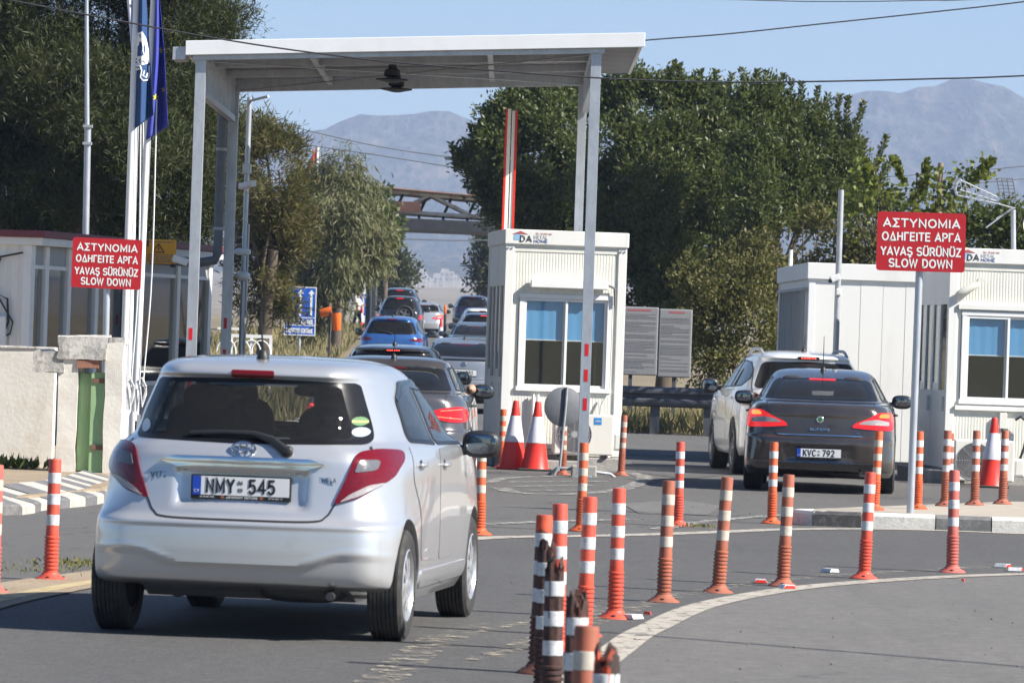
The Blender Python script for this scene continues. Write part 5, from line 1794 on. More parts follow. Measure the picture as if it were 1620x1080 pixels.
SEDAN = dict(L=4.838, Wd=1.817, H=1.462, ax=(1.06, 3.82), rad=.325, tw=.215, arch=.05, rows=[
    (.19, .45, 4.62, .84, .12, .2, .04, .0), (.235, .25, 4.72, .87, .16, .3, .07, .01), (.27, .09, 4.75, .885, .2, .36, .09, .015), (.36, .035, 4.78, .897, .23, .40, .10, .02), (.48, .012, 4.82, .905, .26, .44, .12, .03),
    (.58, .0, 4.838, .908, .29, .47, .125, .04), (.645, .01, 4.83, .9085, .29, .48, .125, .04), (.675, .045, 4.80, .9075, .28, .48, .12, .045), (.78, .065, 4.72, .904, .27, .48, .12, .05),
    (.90, .075, 4.55, .894, .26, .48, .12, .065), (.98, .085, 4.38, .878, .26, .48, .12, .085), (1.03, .105, 4.15, .855, .27, .5, .12, .105), (1.052, .16, 3.85, .835, .28, .52, .115, .12),
    (1.066, .30, 3.62, .815, .28, .5, .10, .13), (1.08, .50, 3.50, .80, .24, .48, .08, .135), (1.11, .62, 3.40, .775, .22, .45, .07, .135), (1.20, .84, 3.22, .725, .2, .42, .06, .13), (1.30, 1.13, 2.98, .665, .19, .4, .06, .12),
    (1.37, 1.42, 2.78, .62, .2, .4, .05, .11), (1.41, 1.62, 2.64, .58, .2, .36, .04, .1), (1.437, 1.80, 2.5, .52, .2, .32, .03, .08), (1.455, 1.98, 2.36, .40, .18, .25, .02, .06), (1.462, 2.1, 2.25, .22, .1, .06, .01, .03)])
SUV = dict(L=4.64, Wd=1.82, H=1.69, ax=(.98, 3.69), rad=.355, tw=.225, arch=.06, rows=[
    (.26, .40, 4.48, .84, .12, .2, .04, .0), (.32, .16, 4.58, .87, .18, .3, .07, .01), (.38, .05, 4.6, .89, .22, .36, .085, .02), (.46, .025, 4.61, .90, .25, .4, .09, .03), (.58, .0, 4.635, .906, .28, .44, .10, .04), (.68, .0, 4.64, .91, .28, .45, .10, .045),
    (.74, .03, 4.63, .91, .28, .46, .10, .05), (.80, .06, 4.61, .91, .27, .46, .10, .05), (.92, .08, 4.56, .906, .26, .46, .10, .06), (1.02, .095, 4.42, .898, .26, .46, .10, .07), (1.09, .115, 4.18, .885, .26, .46, .10, .09), (1.13, .135, 3.85, .87, .26, .46, .10, .105),
    (1.16, .155, 3.55, .85, .25, .46, .095, .115), (1.20, .18, 3.42, .83, .23, .44, .09, .12), (1.32, .255, 3.22, .772, .2, .4, .08, .115), (1.45, .345, 2.98, .71, .19, .38, .08, .105), (1.55, .41, 2.78, .655, .18, .36, .075, .1),
    (1.585, .37, 2.68, .632, .18, .36, .08, .095), (1.615, .39, 2.58, .60, .18, .36, .08, .09), (1.648, .55, 2.42, .535, .2, .36, .07, .08), (1.672, .85, 2.2, .43, .2, .32, .05, .06), (1.685, 1.2, 1.98, .28, .16, .2, .03, .04), (1.69, 1.5, 1.8, .16, .08, .08, .01, .02)])


def body_grid(T, sx, sy, sz, sub, nh, rear_fn=None):
    rows = np.array(T['rows'])
    t = np.arange(len(rows), dtype=float)
    ti = np.linspace(0, len(rows) - 1, (len(rows) - 1) * sub + 1)
    tab = np.stack([pchip(t, rows[:, k], ti) for k in range(8)], 1)
    rings = []
    for z, yr, yf, w, rx, ry, bow, tap in tab:
        ln = yf - yr
        ax_, ay_ = min(.95, rx / w), min(.45, ry / ln)
        fx_, fy_ = min(.9, .34 / w * min(1, w / .6)), min(.4, .55 / ln)
        n1, n2, n3 = int(nh * .26), int(nh * .2), int(nh * .34)
        P = [((1 - ax_) * k / n1, 0.0) for k in range(n1)]
        P += [(1 - ax_ + ax_ * math.sin(a) ** .85, ay_ * (1 - math.cos(a) ** .85)) for a in np.linspace(0, math.pi / 2, n2, endpoint=False)]
        P += [(1.0, ay_ + (1 - fy_ - ay_) * k / n3) for k in range(n3)]
        n5 = nh - n1 - n2 - n3
        n4 = n5 // 2 + 1
        P += [(1 - fx_ + fx_ * math.cos(a), 1 - fy_ + fy_ * math.sin(a)) for a in np.linspace(0, math.pi / 2, n4, endpoint=False)]
        n5 -= n4
        P += [((1 - fx_) * (1 - k / max(1, n5 - 1)), 1.0) for k in range(n5)]
        P = np.array(P)
        X, Y = P[:, 0], P[:, 1]
        q = np.clip((.5 - Y) / .5, 0, 1)
        qf = np.clip((Y - .62) / .38, 0, 1)
        x = X * (w * (1 - .05 * qf ** 2) - tap * q ** 2)
        y = yr + Y * ln + bow * X ** 2 * (1 - Y) ** 3 - .12 * X ** 2 * Y ** 3 * min(1, w / .7)
        zz = np.full_like(x, z)
        if rear_fn is not None:
            y = y + rear_fn(x, zz) * np.clip(1 - (y - yr) / .45, 0, 1)
        rings.append(np.stack([x * sx, y * sy, zz * sz], 1))
    A = np.array(rings)
    Mi = A[:, 1:-1][:, ::-1].copy()
    Mi[:, :, 0] *= -1
    A = np.concatenate([A, Mi], 1)
    nr, nc = A.shape[:2]
    V = A.reshape(-1, 3)
    idx = np.arange(nr * nc).reshape(nr, nc)
    a, b = idx[:-1], np.roll(idx[:-1], -1, 1)
    c, d = np.roll(idx[1:], -1, 1), idx[1:]
    Fq = np.stack([a, b, c, d], -1).reshape(-1, 4)
    fs = [tuple(f) for f in Fq]
    fs.append(tuple(idx[0][::-1]))
    fs.append(tuple(idx[-1]))
    return V, fs


def in_poly(px, py, poly):
    poly = np.asarray(poly)
    r = np.zeros(len(px), bool)
    j = len(poly) - 1
    for i in range(len(poly)):
        xi, yi = poly[i]
        xj, yj = poly[j]
        c = ((yi > py) != (yj > py)) & (px < (xj - xi) * (py - yi) / (yj - yi + 1e-12) + xi)
        r ^= c
        j = i
    return r


def rounded(poly, r=.05, n=4):
    out = []
    P = [Vector(p) for p in poly]
    k = len(P)
    for i in range(k):
        a, b, c = P[i - 1], P[i], P[(i + 1) % k]
        d1, d2 = (a - b), (c - b)
        q = min(r, d1.length * .42, d2.length * .42)
        s, e = b + d1.normalized() * q, b + d2.normalized() * q
        for t in range(n + 1):
            t /= n
            out.append((s * (1 - t) ** 2 + b * 2 * t * (1 - t) + e * t * t))
    return out


def resample(poly, step):
    out = []
    k = len(poly)
    for i in range(k):
        a, b = Vector(poly[i]), Vector(poly[(i + 1) % k])
        n = max(1, int(math.ceil((b - a).length / step)))
        out += [a + (b - a) * (t / n) for t in range(n)]
    return out


DIRS = {'rear': (Vector((0, 1, 0)), lambda p: Vector((p[0], -3, p[1]))), 'front': (Vector((0, -1, 0)), lambda p: Vector((p[0], 12, p[1]))),
        'right': (Vector((-1, 0, 0)), lambda p: Vector((4, p[0], p[1]))), 'left': (Vector((1, 0, 0)), lambda p: Vector((-4, p[0], p[1]))),
        'top': (Vector((0, 0, -1)), lambda p: Vector((p[0], p[1], 5)))}


def cast(bvh, axis, p):
    d, fo = DIRS[axis]
    o = fo(p)
    h = bvh.ray_cast(o, d)
    if h[0] is None:
        o2 = Vector(o)
        if axis in ('rear', 'front'):
            o2.y = .4 if axis == 'rear' else 3.5
        else:
            o2.x *= .22
        h = bvh.find_nearest(o2)
    nrm = h[1]
    if nrm.dot(d) > 0:
        nrm = -nrm
    return h[0], nrm


def patch(bvh, name, poly, axis, mats, parent, off=.004, frit=0.0, rnd=.04, step=.03, rings=5, depth=.008, smooth=True):
    """a panel, pane or lens that follows the body: outline drawn on a side or end elevation, laid on the shell"""
    P = resample(rounded(poly, rnd), step)
    c = sum(P, Vector((0, 0))) / len(P)
    sc = [1.0]
    if frit:
        r = sum((p - c).length for p in P) / len(P)
        sc += [1 - frit / r * .5, 1 - frit / r]
    s0 = sc[-1]
    sc += [s0 * (1 - (k + 1) / rings) for k in range(rings - 1)]
    vs, fs, mi = [], [], []
    n = len(P)
    for k, s in enumerate(sc):
        for p in P:
            h, nn = cast(bvh, axis, c + (p - c) * s)
            vs.append(h + nn * off)
    h, nn = cast(bvh, axis, c)
    vs.append(h + nn * off)
    last = len(vs) - 1
    for k in range(len(sc) - 1):
        for i in range(n):
            j = (i + 1) % n
            fs.append((k * n + i, k * n + j, (k + 1) * n + j, (k + 1) * n + i))
            mi.append(0 if (frit and k < 2) else (1 if frit else 0))
    e = (len(sc) - 1) * n
    for i in range(n):
        fs.append((e + i, e + (i + 1) % n, last))
        mi.append(1 if frit else 0)
    for p in P:                                   # the edge turned in towards the shell
        h, nn = cast(bvh, axis, p)
        vs.append(h + nn * (off - depth))
    for i in range(n):
        j = (i + 1) % n
        fs.append((j, i, last + 1 + i, last + 1 + j))
        mi.append(0)
    me = bpy.data.meshes.new(name)
    me.from_pydata(vs, [], fs)
    for m in (mats if isinstance(mats, (list, tuple)) else [mats]):
        me.materials.append(M[m] if isinstance(m, str) else m)
    me.polygons.foreach_set('material_index', mi)
    # face outwards
    d = DIRS[axis][0]
    if sum(p.normal.dot(d) * p.area for p in me.polygons) > 0:
        me.flip_normals()
    if smooth:
        me.polygons.foreach_set('use_smooth', [True] * len(fs))
        me.set_sharp_from_angle(angle=R(50))
    me.update()
    o = bpy.data.objects.new(name, me)
    COL.objects.link(o)
    o.parent = parent
    return o


def seam(bvh, lines, axis, parent, w=.006, name='panel_gap', m='black', off=.0022):
    vs, fs = [], []
    for L in lines:
        L = smooth_line(L, 8) if len(L) > 2 else [np.array(L[0]) + (np.array(L[1]) - np.array(L[0])) * t for t in np.linspace(0, 1, 14)]
        b = len(vs)
        for i, p in enumerate(L):
            t = L[min(i + 1, len(L) - 1)] - L[max(i - 1, 0)]
            t = t / (np.linalg.norm(t) + 1e-9)
            nn = np.array((-t[1], t[0])) * w / 2
            for s in (-1, 1):
                h, nm = cast(bvh, axis, p + nn * s)
                vs.append(h + nm * off)
        for i in range(len(L) - 1):
            fs.append((b + 2 * i, b + 2 * i + 1, b + 2 * i + 3, b + 2 * i + 2))
    mb = MB()
    mb.add(vs, fs)
    return mb.build(name, m, parent)


def wheel_meshes(rad, tw, style):
    mb = MB()
    rr = rad * (.66 if style != 'cap' else .655)
    w = tw / 2
    prof = [(rr * .97, -w * .7), (rr, -w * .92), (rr + (rad - rr) * .45, -w * 1.02), (rad - .022, -w * .97), (rad - .006, -w * .80)]
    for k in range(7):                      # tread with grooves
        y = -w * .72 + k * (w * 1.44 / 6)
        prof += [(rad, y - w * .085), (rad, y + w * .085)] + ([(rad - .007, y + w * .095), (rad - .007, y + w * .145)] if k < 6 else [])
    prof += [(rad - .006, w * .80), (rad - .022, w * .97), (rr + (rad - rr) * .45, w * 1.02), (rr, w * .92), (rr * .97, w * .7)]
    mb.lathe(prof, 48, axis='x', cap=False)
    tyre = mb.build('wheel', 'rubber', smooth=True, sharp=35)
    rb = MB()
    rb.lathe([(rr * .9, -w * .85), (rr * .99, -w * .8), (rr * .985, w * .2), (rr * .90, w * .2), (.01, w * .18)], 40, axis='x', mi=1, cap=False)
    rb.lathe([(rr * .985, w * .3), (rr * 1.0, w * .93), (rr * .965, w * .98), (rr * .91, w * .80), (rr * .89, w * .3)], 48, axis='x', cap=False)
    n = {'cap': 8, 'alloy': 5, 'ten': 10}[style]
    for k in range(n):
        a0 = 2 * math.pi * k / n
        wd0, wd1 = {'cap': (.155, .30), 'alloy': (.16, .17), 'ten': (.075, .085)}[style]
        st = []
        for r, hw, hx in ((rr * .16, wd0 * rr, w * .88), (rr * .45, (wd0 + wd1) / 2 * rr * .9, w * .93), (rr * .93, wd1 * rr * .82, w * .80)):
            st.append((r, hw * .5 if style == 'cap' else hw * .5, hx))
        vs = []
        for r, hw, hx in st:
            for (s, dx) in ((-1, -w * .14), (-1, -w * .02), (-.6, 0), (.6, 0), (1, -w * .02), (1, -w * .14)):
                y, z = r, s * hw
                vs.append((hx + dx, y * math.cos(a0) - z * math.sin(a0), y * math.sin(a0) + z * math.cos(a0)))
        fs = []
        for i in range(2):
            for j in range(5):
                fs.append((i * 6 + j, i * 6 + j + 1, (i + 1) * 6 + j + 1, (i + 1) * 6 + j))
        rb.add(vs, fs)
    rb.lathe([(.001, w * .95), (rr * .12, w * .96), (rr * .2, w * .90), (rr * .22, w * .55)], 24, axis='x', cap=False)
    rim = rb.build('rim', ['rim_silver', 'rim_dark'] if style == 'cap' else ['rim_dark', 'black'], tyre, smooth=True, sharp=35)
    return tyre, rim


def text_on(bvh, body, w, h, parent, m, x, z, axis='rear', tilt=0, off=.004, bold=0.01, name='lettering', wt=.16):
    p, nn = cast(bvh, axis, (x, z))
    rx = math.asin(max(-1, min(1, nn.z))) * -1
    return text(body, w, h, parent, m, (x, p.y - off, z), name=name, ext=.003, rx=rx, wt=wt)


def build_car(name, label, T, S, paintm, pos, yaw=0.0, group=None, fine=0, plate=None, extra=None, glassm='glass_car', lamp='lamp_red', lampx=None, style='alloy',
              trim='black', brake='lamp_red', spare=False, rails=False, wiper=True, antenna=True, rearfn=None, sides=True, lean=0.0, detail=True):
    L, Wd, H = S
    sx, sy, sz = Wd / T['Wd'], L / T['L'], H / T['H']
    kind = T['kind']
    sub, nh = ((6, 96), (4, 64), (3, 44))[fine]
    root = thing(name, label, 'car', pos, yaw, group)
    if lean:
        root.rotation_euler.x = lean
    V, fs = body_grid(T, sx, sy, sz, sub, nh, rearfn)
    me = bpy.data.meshes.new('body')
    me.from_pydata([tuple(v) for v in V], [], fs)
    bm = bmesh.new()
    bm.from_mesh(me)
    bmesh.ops.recalc_face_normals(bm, faces=bm.faces)
    bm.to_mesh(me)
    bvh = BVHTree.FromBMesh(bm)
    bm.free()
    Sx = lambda pts: [(x * sx, z * sz) for x, z in pts]
    Sy = lambda pts: [(y * sy, z * sz) for y, z in pts]
    rad, tw = T['rad'] * (sz * .5 + .5), T['tw']
    axy = [a * sy for a in T['ax']]
    trk = Wd / 2 - tw / 2 - .012
    # wheel arches: real pockets cut into the shell
    tmp = bpy.data.objects.new('body', me)
    COL.objects.link(tmp)
    cb = MB()
    Ra = rad + T['arch']
    for y in axy:
        for s in (-1, 1):
            x0, x1 = s * (Wd / 2 - tw - .10), s * (Wd / 2 + .2)
            cb.lathe([(Ra, min(x0, x1)), (Ra, max(x0, x1))], 40, c=(0, y, rad + .01), axis='x')
    cut = cb.build('cutter', 'black')
    bmo = tmp.modifiers.new('b', 'BOOLEAN')
    bmo.operation = 'DIFFERENCE'
    bmo.solver = 'EXACT'
    bmo.object = cut
    dg = bpy.context.evaluated_depsgraph_get()
    me2 = bpy.data.meshes.new_from_object(tmp.evaluated_get(dg))
    bpy.data.objects.remove(tmp)
    bpy.data.objects.remove(cut)
    # openings behind the glazing
    gl = T['glass']
    n = len(me2.polygons)
    cen = np.empty(n * 3)
    nor = np.empty(n * 3)
    me2.polygons.foreach_get('center', cen)
    me2.polygons.foreach_get('normal', nor)
    cen, nor = cen.reshape(-1, 3), nor.reshape(-1, 3)

    def inset(poly, d):
        c = sum((Vector(p) for p in poly), Vector((0, 0))) / len(poly)
        return [tuple(c + (Vector(p) - c) * (1 - d / (Vector(p) - c).length)) for p in poly]
    kill = in_poly(cen[:, 0], cen[:, 2], inset(Sx(gl['rear']), .045)) & (nor[:, 1] < -.015) & (cen[:, 1] < 2.4)
    kill |= in_poly(cen[:, 0], cen[:, 2], inset(Sx(gl['front']), .05)) & (nor[:, 1] > .12) & (cen[:, 1] > 1.9)
    for q in gl['side']:
        kill |= in_poly(cen[:, 1], cen[:, 2], inset(Sy(q), .03)) & (abs(nor[:, 0]) > .25)
    low = (nor[:, 2] < -.6) | ((cen[:, 2] < .30 * sz) & (nor[:, 1] < .2) & False)
    for y in axy:
        r = np.hypot(cen[:, 1] - y, cen[:, 2] - rad - .01)
        low |= (r < Ra + .003) & (abs(cen[:, 0]) < Wd / 2 + .05) & ((abs(nor[:, 0]) > .9) & (abs(cen[:, 0]) < Wd / 2 - tw) | (abs(r - Ra) < .012) & (abs(nor[:, 0]) < .35))
    bm = bmesh.new()
    bm.from_mesh(me2)
    bm.faces.ensure_lookup_table()
    for i in np.nonzero(low)[0]:
        bm.faces[i].material_index = 1
    for i in np.nonzero(~low)[0]:
        bm.faces[i].material_index = 0
    bmesh.ops.delete(bm, geom=[bm.faces[i] for i in np.nonzero(kill)[0]], context='FACES')
    bm.to_mesh(me2)
    bm.free()
    me2.materials.clear()
    me2.materials.append(paintm)
    me2.materials.append(M['black'])
    me2.polygons.foreach_set('use_smooth', [True] * len(me2.polygons))
    me2.set_sharp_from_angle(angle=R(38))
    me2.name = 'body'
    body = bpy.data.objects.new('body', me2)
    COL.objects.link(body)
    body.parent = root
    # glazing
    gm = ['frit', glassm]
    rw = patch(bvh, 'rear_window', Sx(gl['rear']), 'rear', gm, root, frit=.062, rnd=.07, rings=10)
    if wiper and fine < 2:
        wp = T.get('wiper')
        if wp:
            pts = [cast(bvh, 'rear', (x * sx, z * sz))[0] + Vector((0, -.022, 0)) for x, z in wp]
            mb = MB()
            mb.tube(pts, [.028, .024, .016, .013, .012, .010][:len(pts)], 8)
            mb.blob(pts[0] + Vector((0, .006, 0)), (.034, .026, .03), 2.5)
            mb.build('wiper', 'black', root, smooth=True)
    patch(bvh, 'windscreen', Sx(gl['front']), 'front', ['frit', 'glass_clear'], root, frit=.05, rnd=.07)
    for sd_ in ('right', 'left'):
        for q in gl['side']:
            patch(bvh, 'side_window', Sy(q), sd_, ['frit', glassm], root, frit=.042, rnd=.035, rings=8)
        # doors with handles
        if detail:
            for k, q in enumerate(T['doors']):
                Q = Sy(q)
                patch(bvh, 'door_gap', [(y + (.006 if i in (1, 2) else -.006), z) for i, (y, z) in enumerate(Q)], sd_, 'black', root, off=.0012, rnd=.05, rings=3, depth=.002)
                d = patch(bvh, 'door', Q, sd_, paintm, root, off=.003, rnd=.05, rings=8, depth=.003)
                hy, hz = T['handles'][k]
                p, nn = cast(bvh, sd_, (hy * sy, hz * sz))
                mb = MB()
                mb.blob(p + nn * .022, (.013, .085, .013), 3, 12, 8)
                mb.blob(p + nn * .008 + Vector((0, .06, 0)), (.02, .018, .012), 2, 10, 6)
                mb.blob(p + nn * .008 - Vector((0, .06, 0)), (.02, .018, .012), 2, 10, 6)
                mb.blob(p + nn * .001, (.004, .05, .03), 2, 10, 6, mi=1)
                mb.build('handle', [paintm, M['black']], d, smooth=True)
    # tail gate / boot lid outline, lamps
    for g in T['gate']:
        seam(bvh, [Sx(g)], 'rear', root, w=.010, name='tailgate_gap')
    for s, sl in ((1, 'right'), (-1, 'left')):
        lx = (lampx or T['lamp'])
        o = patch(bvh, 'tail_lamp', [(x * s, z) for x, z in Sx(lx['outer'])], 'rear', lamp, root, off=.012, rnd=lx.get('rnd', .03), depth=.02, step=.02)
        for nm, q, mm in lx['lens']:
            patch(bvh, nm, [(x * s, z) for x, z in Sx(q)], 'rear', mm, o, off=.0165, rnd=lx.get('rnd2', .02), depth=.01, step=.012, rings=3)
    # high brake lamp
    bl = T['high']
    x0, x1, z0, z1 = bl
    if detail:
        o = patch(bvh, 'brake_lamp', Sx([(x0, z0), (x1, z0), (x1, z1), (x0, z1)]), 'rear', 'black_gloss' if brake == 'lamp_led' else brake, root, off=.01, rnd=.012, depth=.02, step=.02)
        if brake == 'lamp_led':
            for k in range(6):
                xk = (x0 + (x1 - x0) * (.2 + .12 * k)) * sx
                p, nn = cast(bvh, 'rear', (xk, (z0 + z1) / 2 * sz))
                mb = MB()
                mb.blob(p - Vector((0, .012, 0)), (.011, .006, .007), 2.2, 8, 6)
                mb.build('led', 'lamp_led', o, smooth=True)
    # lower bumper insert
    if trim:
        patch(bvh, 'bumper_insert', Sx(T['valance']), 'rear', trim, root, off=.006, rnd=.04, depth=.02)
    # mirrors
    my, mz, mr = T['mirror']
    for s in (-1, 1):
        ax_ = 'right' if s > 0 else 'left'
        p, nn = cast(bvh, ax_, (my * sy, mz * sz))
        mb = MB()
        c = p + Vector((s * mr[3], -.02, .02))
        mb.tube([p + Vector((-s * .02, 0, -.02)), p + Vector((s * .06, -.005, -.01)), c], [.035, .028, .03], 10)
        mb.blob(c + Vector((0, .03, 0)), mr[:3], 2.8, 20, 12)
        o = mb.build('mirror', T.get('mirror_mat', 'black'), root, smooth=True)
        mb = MB()
        mb.blob(c + Vector((s * .004, .03 - mr[1] * .96, .002)), (mr[0] * .76, .006, mr[2] * .72), 3.2, 20, 8)
        mb.build('mirror_glass', 'chrome_dim', o, smooth=True)
    # wheels
    tyre, rim = wheel_meshes(rad, tw, style)
    first = True
    for i, y in enumerate(axy):
        for s in (1, -1):
            if first:
                w, r = tyre, rim
                first = False
            else:
                w = tyre.copy()
                r = rim.copy()
                COL.objects.link(w)
                COL.objects.link(r)
                r.parent = w
            w.parent = root
            w.location = (s * trk, y, rad)
            w.rotation_euler = (random.Random(i * 7 + s).uniform(0, 6) if s > 0 else 0, 0, 0 if s > 0 else math.pi)
    # plate
    if plate:
        px_, pz_, tl, tr, small = plate
        p, nn = cast(bvh, 'rear', (px_, pz_))
        q = p.y - .02
        mb = MB()
        mb.box((px_ - .268, q, pz_ - .064), (px_ + .268, q + .016, pz_ + .064))
        pf = mb.build('number_plate', 'black', root, bevel=.004)
        mb = MB()
        b0 = .014 if small else 0
        mb.box((px_ - .258, q - .003, pz_ - .056 + b0), (px_ + .258, q - .0005, pz_ + .056))
        mb.build('plate_face', 'plate_white', pf)
        zc = pz_ + b0 / 2
        mb = MB()
        mb.box((px_ - .258, q - .0055, pz_ - .056 + b0), (px_ - .213, q - .0035, pz_ + .056))
        mb.build('country_band', 'plate_blue', pf)
        text('CY', .030, .016, pf, 'plate_white', (px_ - .2355, q - .006, zc - .028), bold=.02)
        text(tl, .160, .080, pf, 'ink_black', (px_ - .110, q - .004, zc), bold=.004, sp=.22, wt=.155)
        text(tr, .150, .080, pf, 'ink_black', (px_ + .112, q - .004, zc), bold=.004, sp=.22, wt=.155)
        for tt, zz in zip(small or ('', ''), (.018, -.020)):
            if tt:
                text(tt, .028, .021, pf, 'ink_black', (px_ - .003, q - .004, zc + zz), bold=.01)
    # cabin
    if detail:
        mb = MB()
        cz = T['belt'] * sz
        y0, y1 = T['cab'][0] * sy, T['cab'][1] * sy
        hw = Wd / 2 - .19
        mb.box((-hw, y0, cz - .16), (hw, y1, cz - .12))
        mb.box((-hw, y1 - .25, cz - .2), (hw, y1 + .25, cz - .02))
        o = mb.build('parcel_shelf', 'dark_trim', root, bevel=.01)
        mb0 = None
        for y, zz in ((y0 + .62 * (y1 - y0), .0), (y0 + .22 * (y1 - y0), -.02)):
            for s in (-1, 1):
                mb = MB()
                mb.blob((s * .36 * sx, y, cz - .06 + zz), (.235, .075, .30), 4, 16, 10)
                mb.blob((s * .36 * sx, y - .03, cz + .25 + zz), (.135, .05, .085), 3, 14, 8)
                mb.tube([(s * .36 * sx - .05, y - .02, cz + .1), (s * .36 * sx - .05, y - .03, cz + .25)], .008, 6)
                mb.tube([(s * .36 * sx + .05, y - .02, cz + .1), (s * .36 * sx + .05, y - .03, cz + .25)], .008, 6)
                mb.build('seat', 'dark_trim', root, smooth=True)
        mb = MB()
        yv, zv = T['ivm']
        mb.blob((0, yv * sy, zv * sz), (.115, .018, .035), 3, 14, 8)
        mb.build('inner_mirror', 'black', root, smooth=True)
    if antenna:
        y = T['ant'] * sy
        z = cast(bvh, 'top', (0.0, y))[0].z
        mb = MB()
        mb.lathe([(.036, -.01), (.034, .01), (.022, .045), (.012, .052)], 14, c=(0, y, z))
        mb.tube([(0, y, z + .04), (0.0, y - antenna * .35, z + .05 + antenna * .6)], [.006, .0035], 6)
        mb.build('antenna', 'black', root, smooth=True)
    if rails:
        for s in (-1, 1):
            pts = []
            for y in np.linspace(T['rail'][0], T['rail'][1], 14):
                p = cast(bvh, 'top', (s * .545 * sx, y * sy))[0]
                t = (y - T['rail'][0]) / (T['rail'][1] - T['rail'][0])
                pts.append(p + Vector((0, 0, .055 * min(1, 6 * t, 6 * (1 - t)))))
            mb = MB()
            mb.tube(pts, .021, 8)
            mb.build('roof_rail', 'galv_dull', root, smooth=True)
    # underside: axle, exhaust and a floor tray
    mb = MB()
    mb.tube([(-trk + .05, axy[0], rad), (trk - .05, axy[0], rad)], .045, 10)
    mb.blob((.30, .42, .27), (.24, .14, .075), 3)
    mb.tube([(.42, .42, .26), (.50, .14, .25), (.50, .06, .25)], .022, 10)
    mb.tube([(-.4, .5, .24), (-.4, 1.4, .24)], .05, 8)
    mb.build('underbody', 'dark_steel', root, smooth=True)
    if extra:
        extra(root, bvh, sx, sy, sz)
    return root


M['chrome_dim'] = mat('mirror_glass', (.20, .22, .25), .05, 1.0, var=.02)
M['ink_black'] = mat('plate_lettering', (.012, .012, .014), .5, var=.1)

HATCH.update(kind='hatch', belt=1.02, cab=(.55, 2.55), ivm=(2.28, 1.30), ant=.62, rail=(.5, 2.2), mirror=(2.58, 1.005, (.112, .055, .080, .115)),
    glass=dict(rear=[(-.645, 1.045), (0, 1.03), (.645, 1.045), (.615, 1.16), (.545, 1.352), (.52, 1.366), (0, 1.376), (-.52, 1.366), (-.545, 1.352), (-.615, 1.16)],
               front=[(-.64, 1.09), (.64, 1.09), (.52, 1.38), (-.52, 1.38)],
               side=[[(.98, 1.05), (1.60, 1.03), (1.60, 1.385), (1.24, 1.375), (1.0, 1.27)], [(1.66, 1.03), (2.62, 1.02), (2.56, 1.08), (2.1, 1.34), (1.9, 1.385), (1.66, 1.387)]]),
    doors=[[(.98, .42), (1.60, .40), (1.61, 1.015), (.86, 1.03), (.80, .86), (.98, .70)], [(1.62, .40), (2.66, .40), (2.78, 1.0), (1.63, 1.012)]], handles=[(1.02, .93), (1.76, .92)],
    gate=[[(-.64, 1.035), (-.64, .985), (-.505, .74), (-.46, .665), (-.38, .636), (0, .632), (.38, .636), (.46, .665), (.505, .74), (.64, .985), (.64, 1.035)]],
    lamp=dict(rnd=.03, outer=[(.59, 1.0), (.68, 1.018), (.765, 1.012), (.785, .96), (.765, .875), (.62, .765), (.49, .725), (.55, .87)],
              lens=[('reverse_lens', [(.605, .960), (.70, .962), (.69, .912), (.585, .895)], 'lamp_smoke'), ('indicator_lens', [(.735, .85), (.66, .835), (.575, .785), (.52, .737), (.62, .775)], 'lamp_clear')]),
    high=(-.115, .115, 1.385, 1.412), valance=[(-.60, .215), (.60, .215), (.58, .29), (-.58, .29)], wiper=[(.235, 1.0), (.15, 1.055), (.05, 1.085), (-.12, 1.088), (-.28, 1.08), (-.30, 1.078)])
SEDAN.update(kind='sedan', belt=1.06, cab=(.95, 3.0), ivm=(2.66, 1.33), ant=1.78, rail=(1.6, 2.9), mirror=(3.05, 1.06, (.125, .055, .085, .16)),
    glass=dict(rear=[(-.67, 1.10), (0, 1.092), (.67, 1.10), (.655, 1.13), (.565, 1.335), (0, 1.352), (-.565, 1.335), (-.655, 1.13)], front=[(-.68, 1.11), (.68, 1.11), (.54, 1.37), (-.54, 1.37)],
               side=[[(1.08, 1.10), (1.98, 1.075), (1.98, 1.365), (1.62, 1.345), (1.3, 1.22)], [(2.05, 1.075), (3.08, 1.06), (3.0, 1.12), (2.55, 1.34), (2.3, 1.372), (2.05, 1.37)]]),
    doors=[[(1.45, .40), (2.0, .38), (2.0, 1.055), (1.20, 1.075), (1.30, .80)], [(2.03, .38), (3.2, .38), (3.32, 1.02), (2.03, 1.053)]], handles=[(1.45, .93), (2.22, .92)],
    gate=[[(-.635, 1.07), (-.63, 1.0), (-.60, .80), (-.52, .70), (-.49, .672), (-.3, .664), (0, .662), (.3, .664), (.49, .672), (.52, .70), (.60, .80), (.63, 1.0), (.635, 1.07)]],
    lamp=dict(rnd=.04, rnd2=.03, outer=[(.83, .965), (.86, .90), (.855, .755), (.60, .765), (.37, .785), (.41, .835), (.56, .895), (.68, .965)],
              lens=[('reverse_lens', [(.44, .825), (.80, .815), (.80, .86), (.66, .885), (.53, .868)], 'lamp_clear'), ('brake_lens', [(.68, .905), (.80, .90), (.80, .952), (.70, .95)], 'lamp_amber')]),
    high=(-.16, .16, 1.322, 1.338), valance=[(-.70, .24), (.70, .24), (.72, .355), (-.72, .355)])
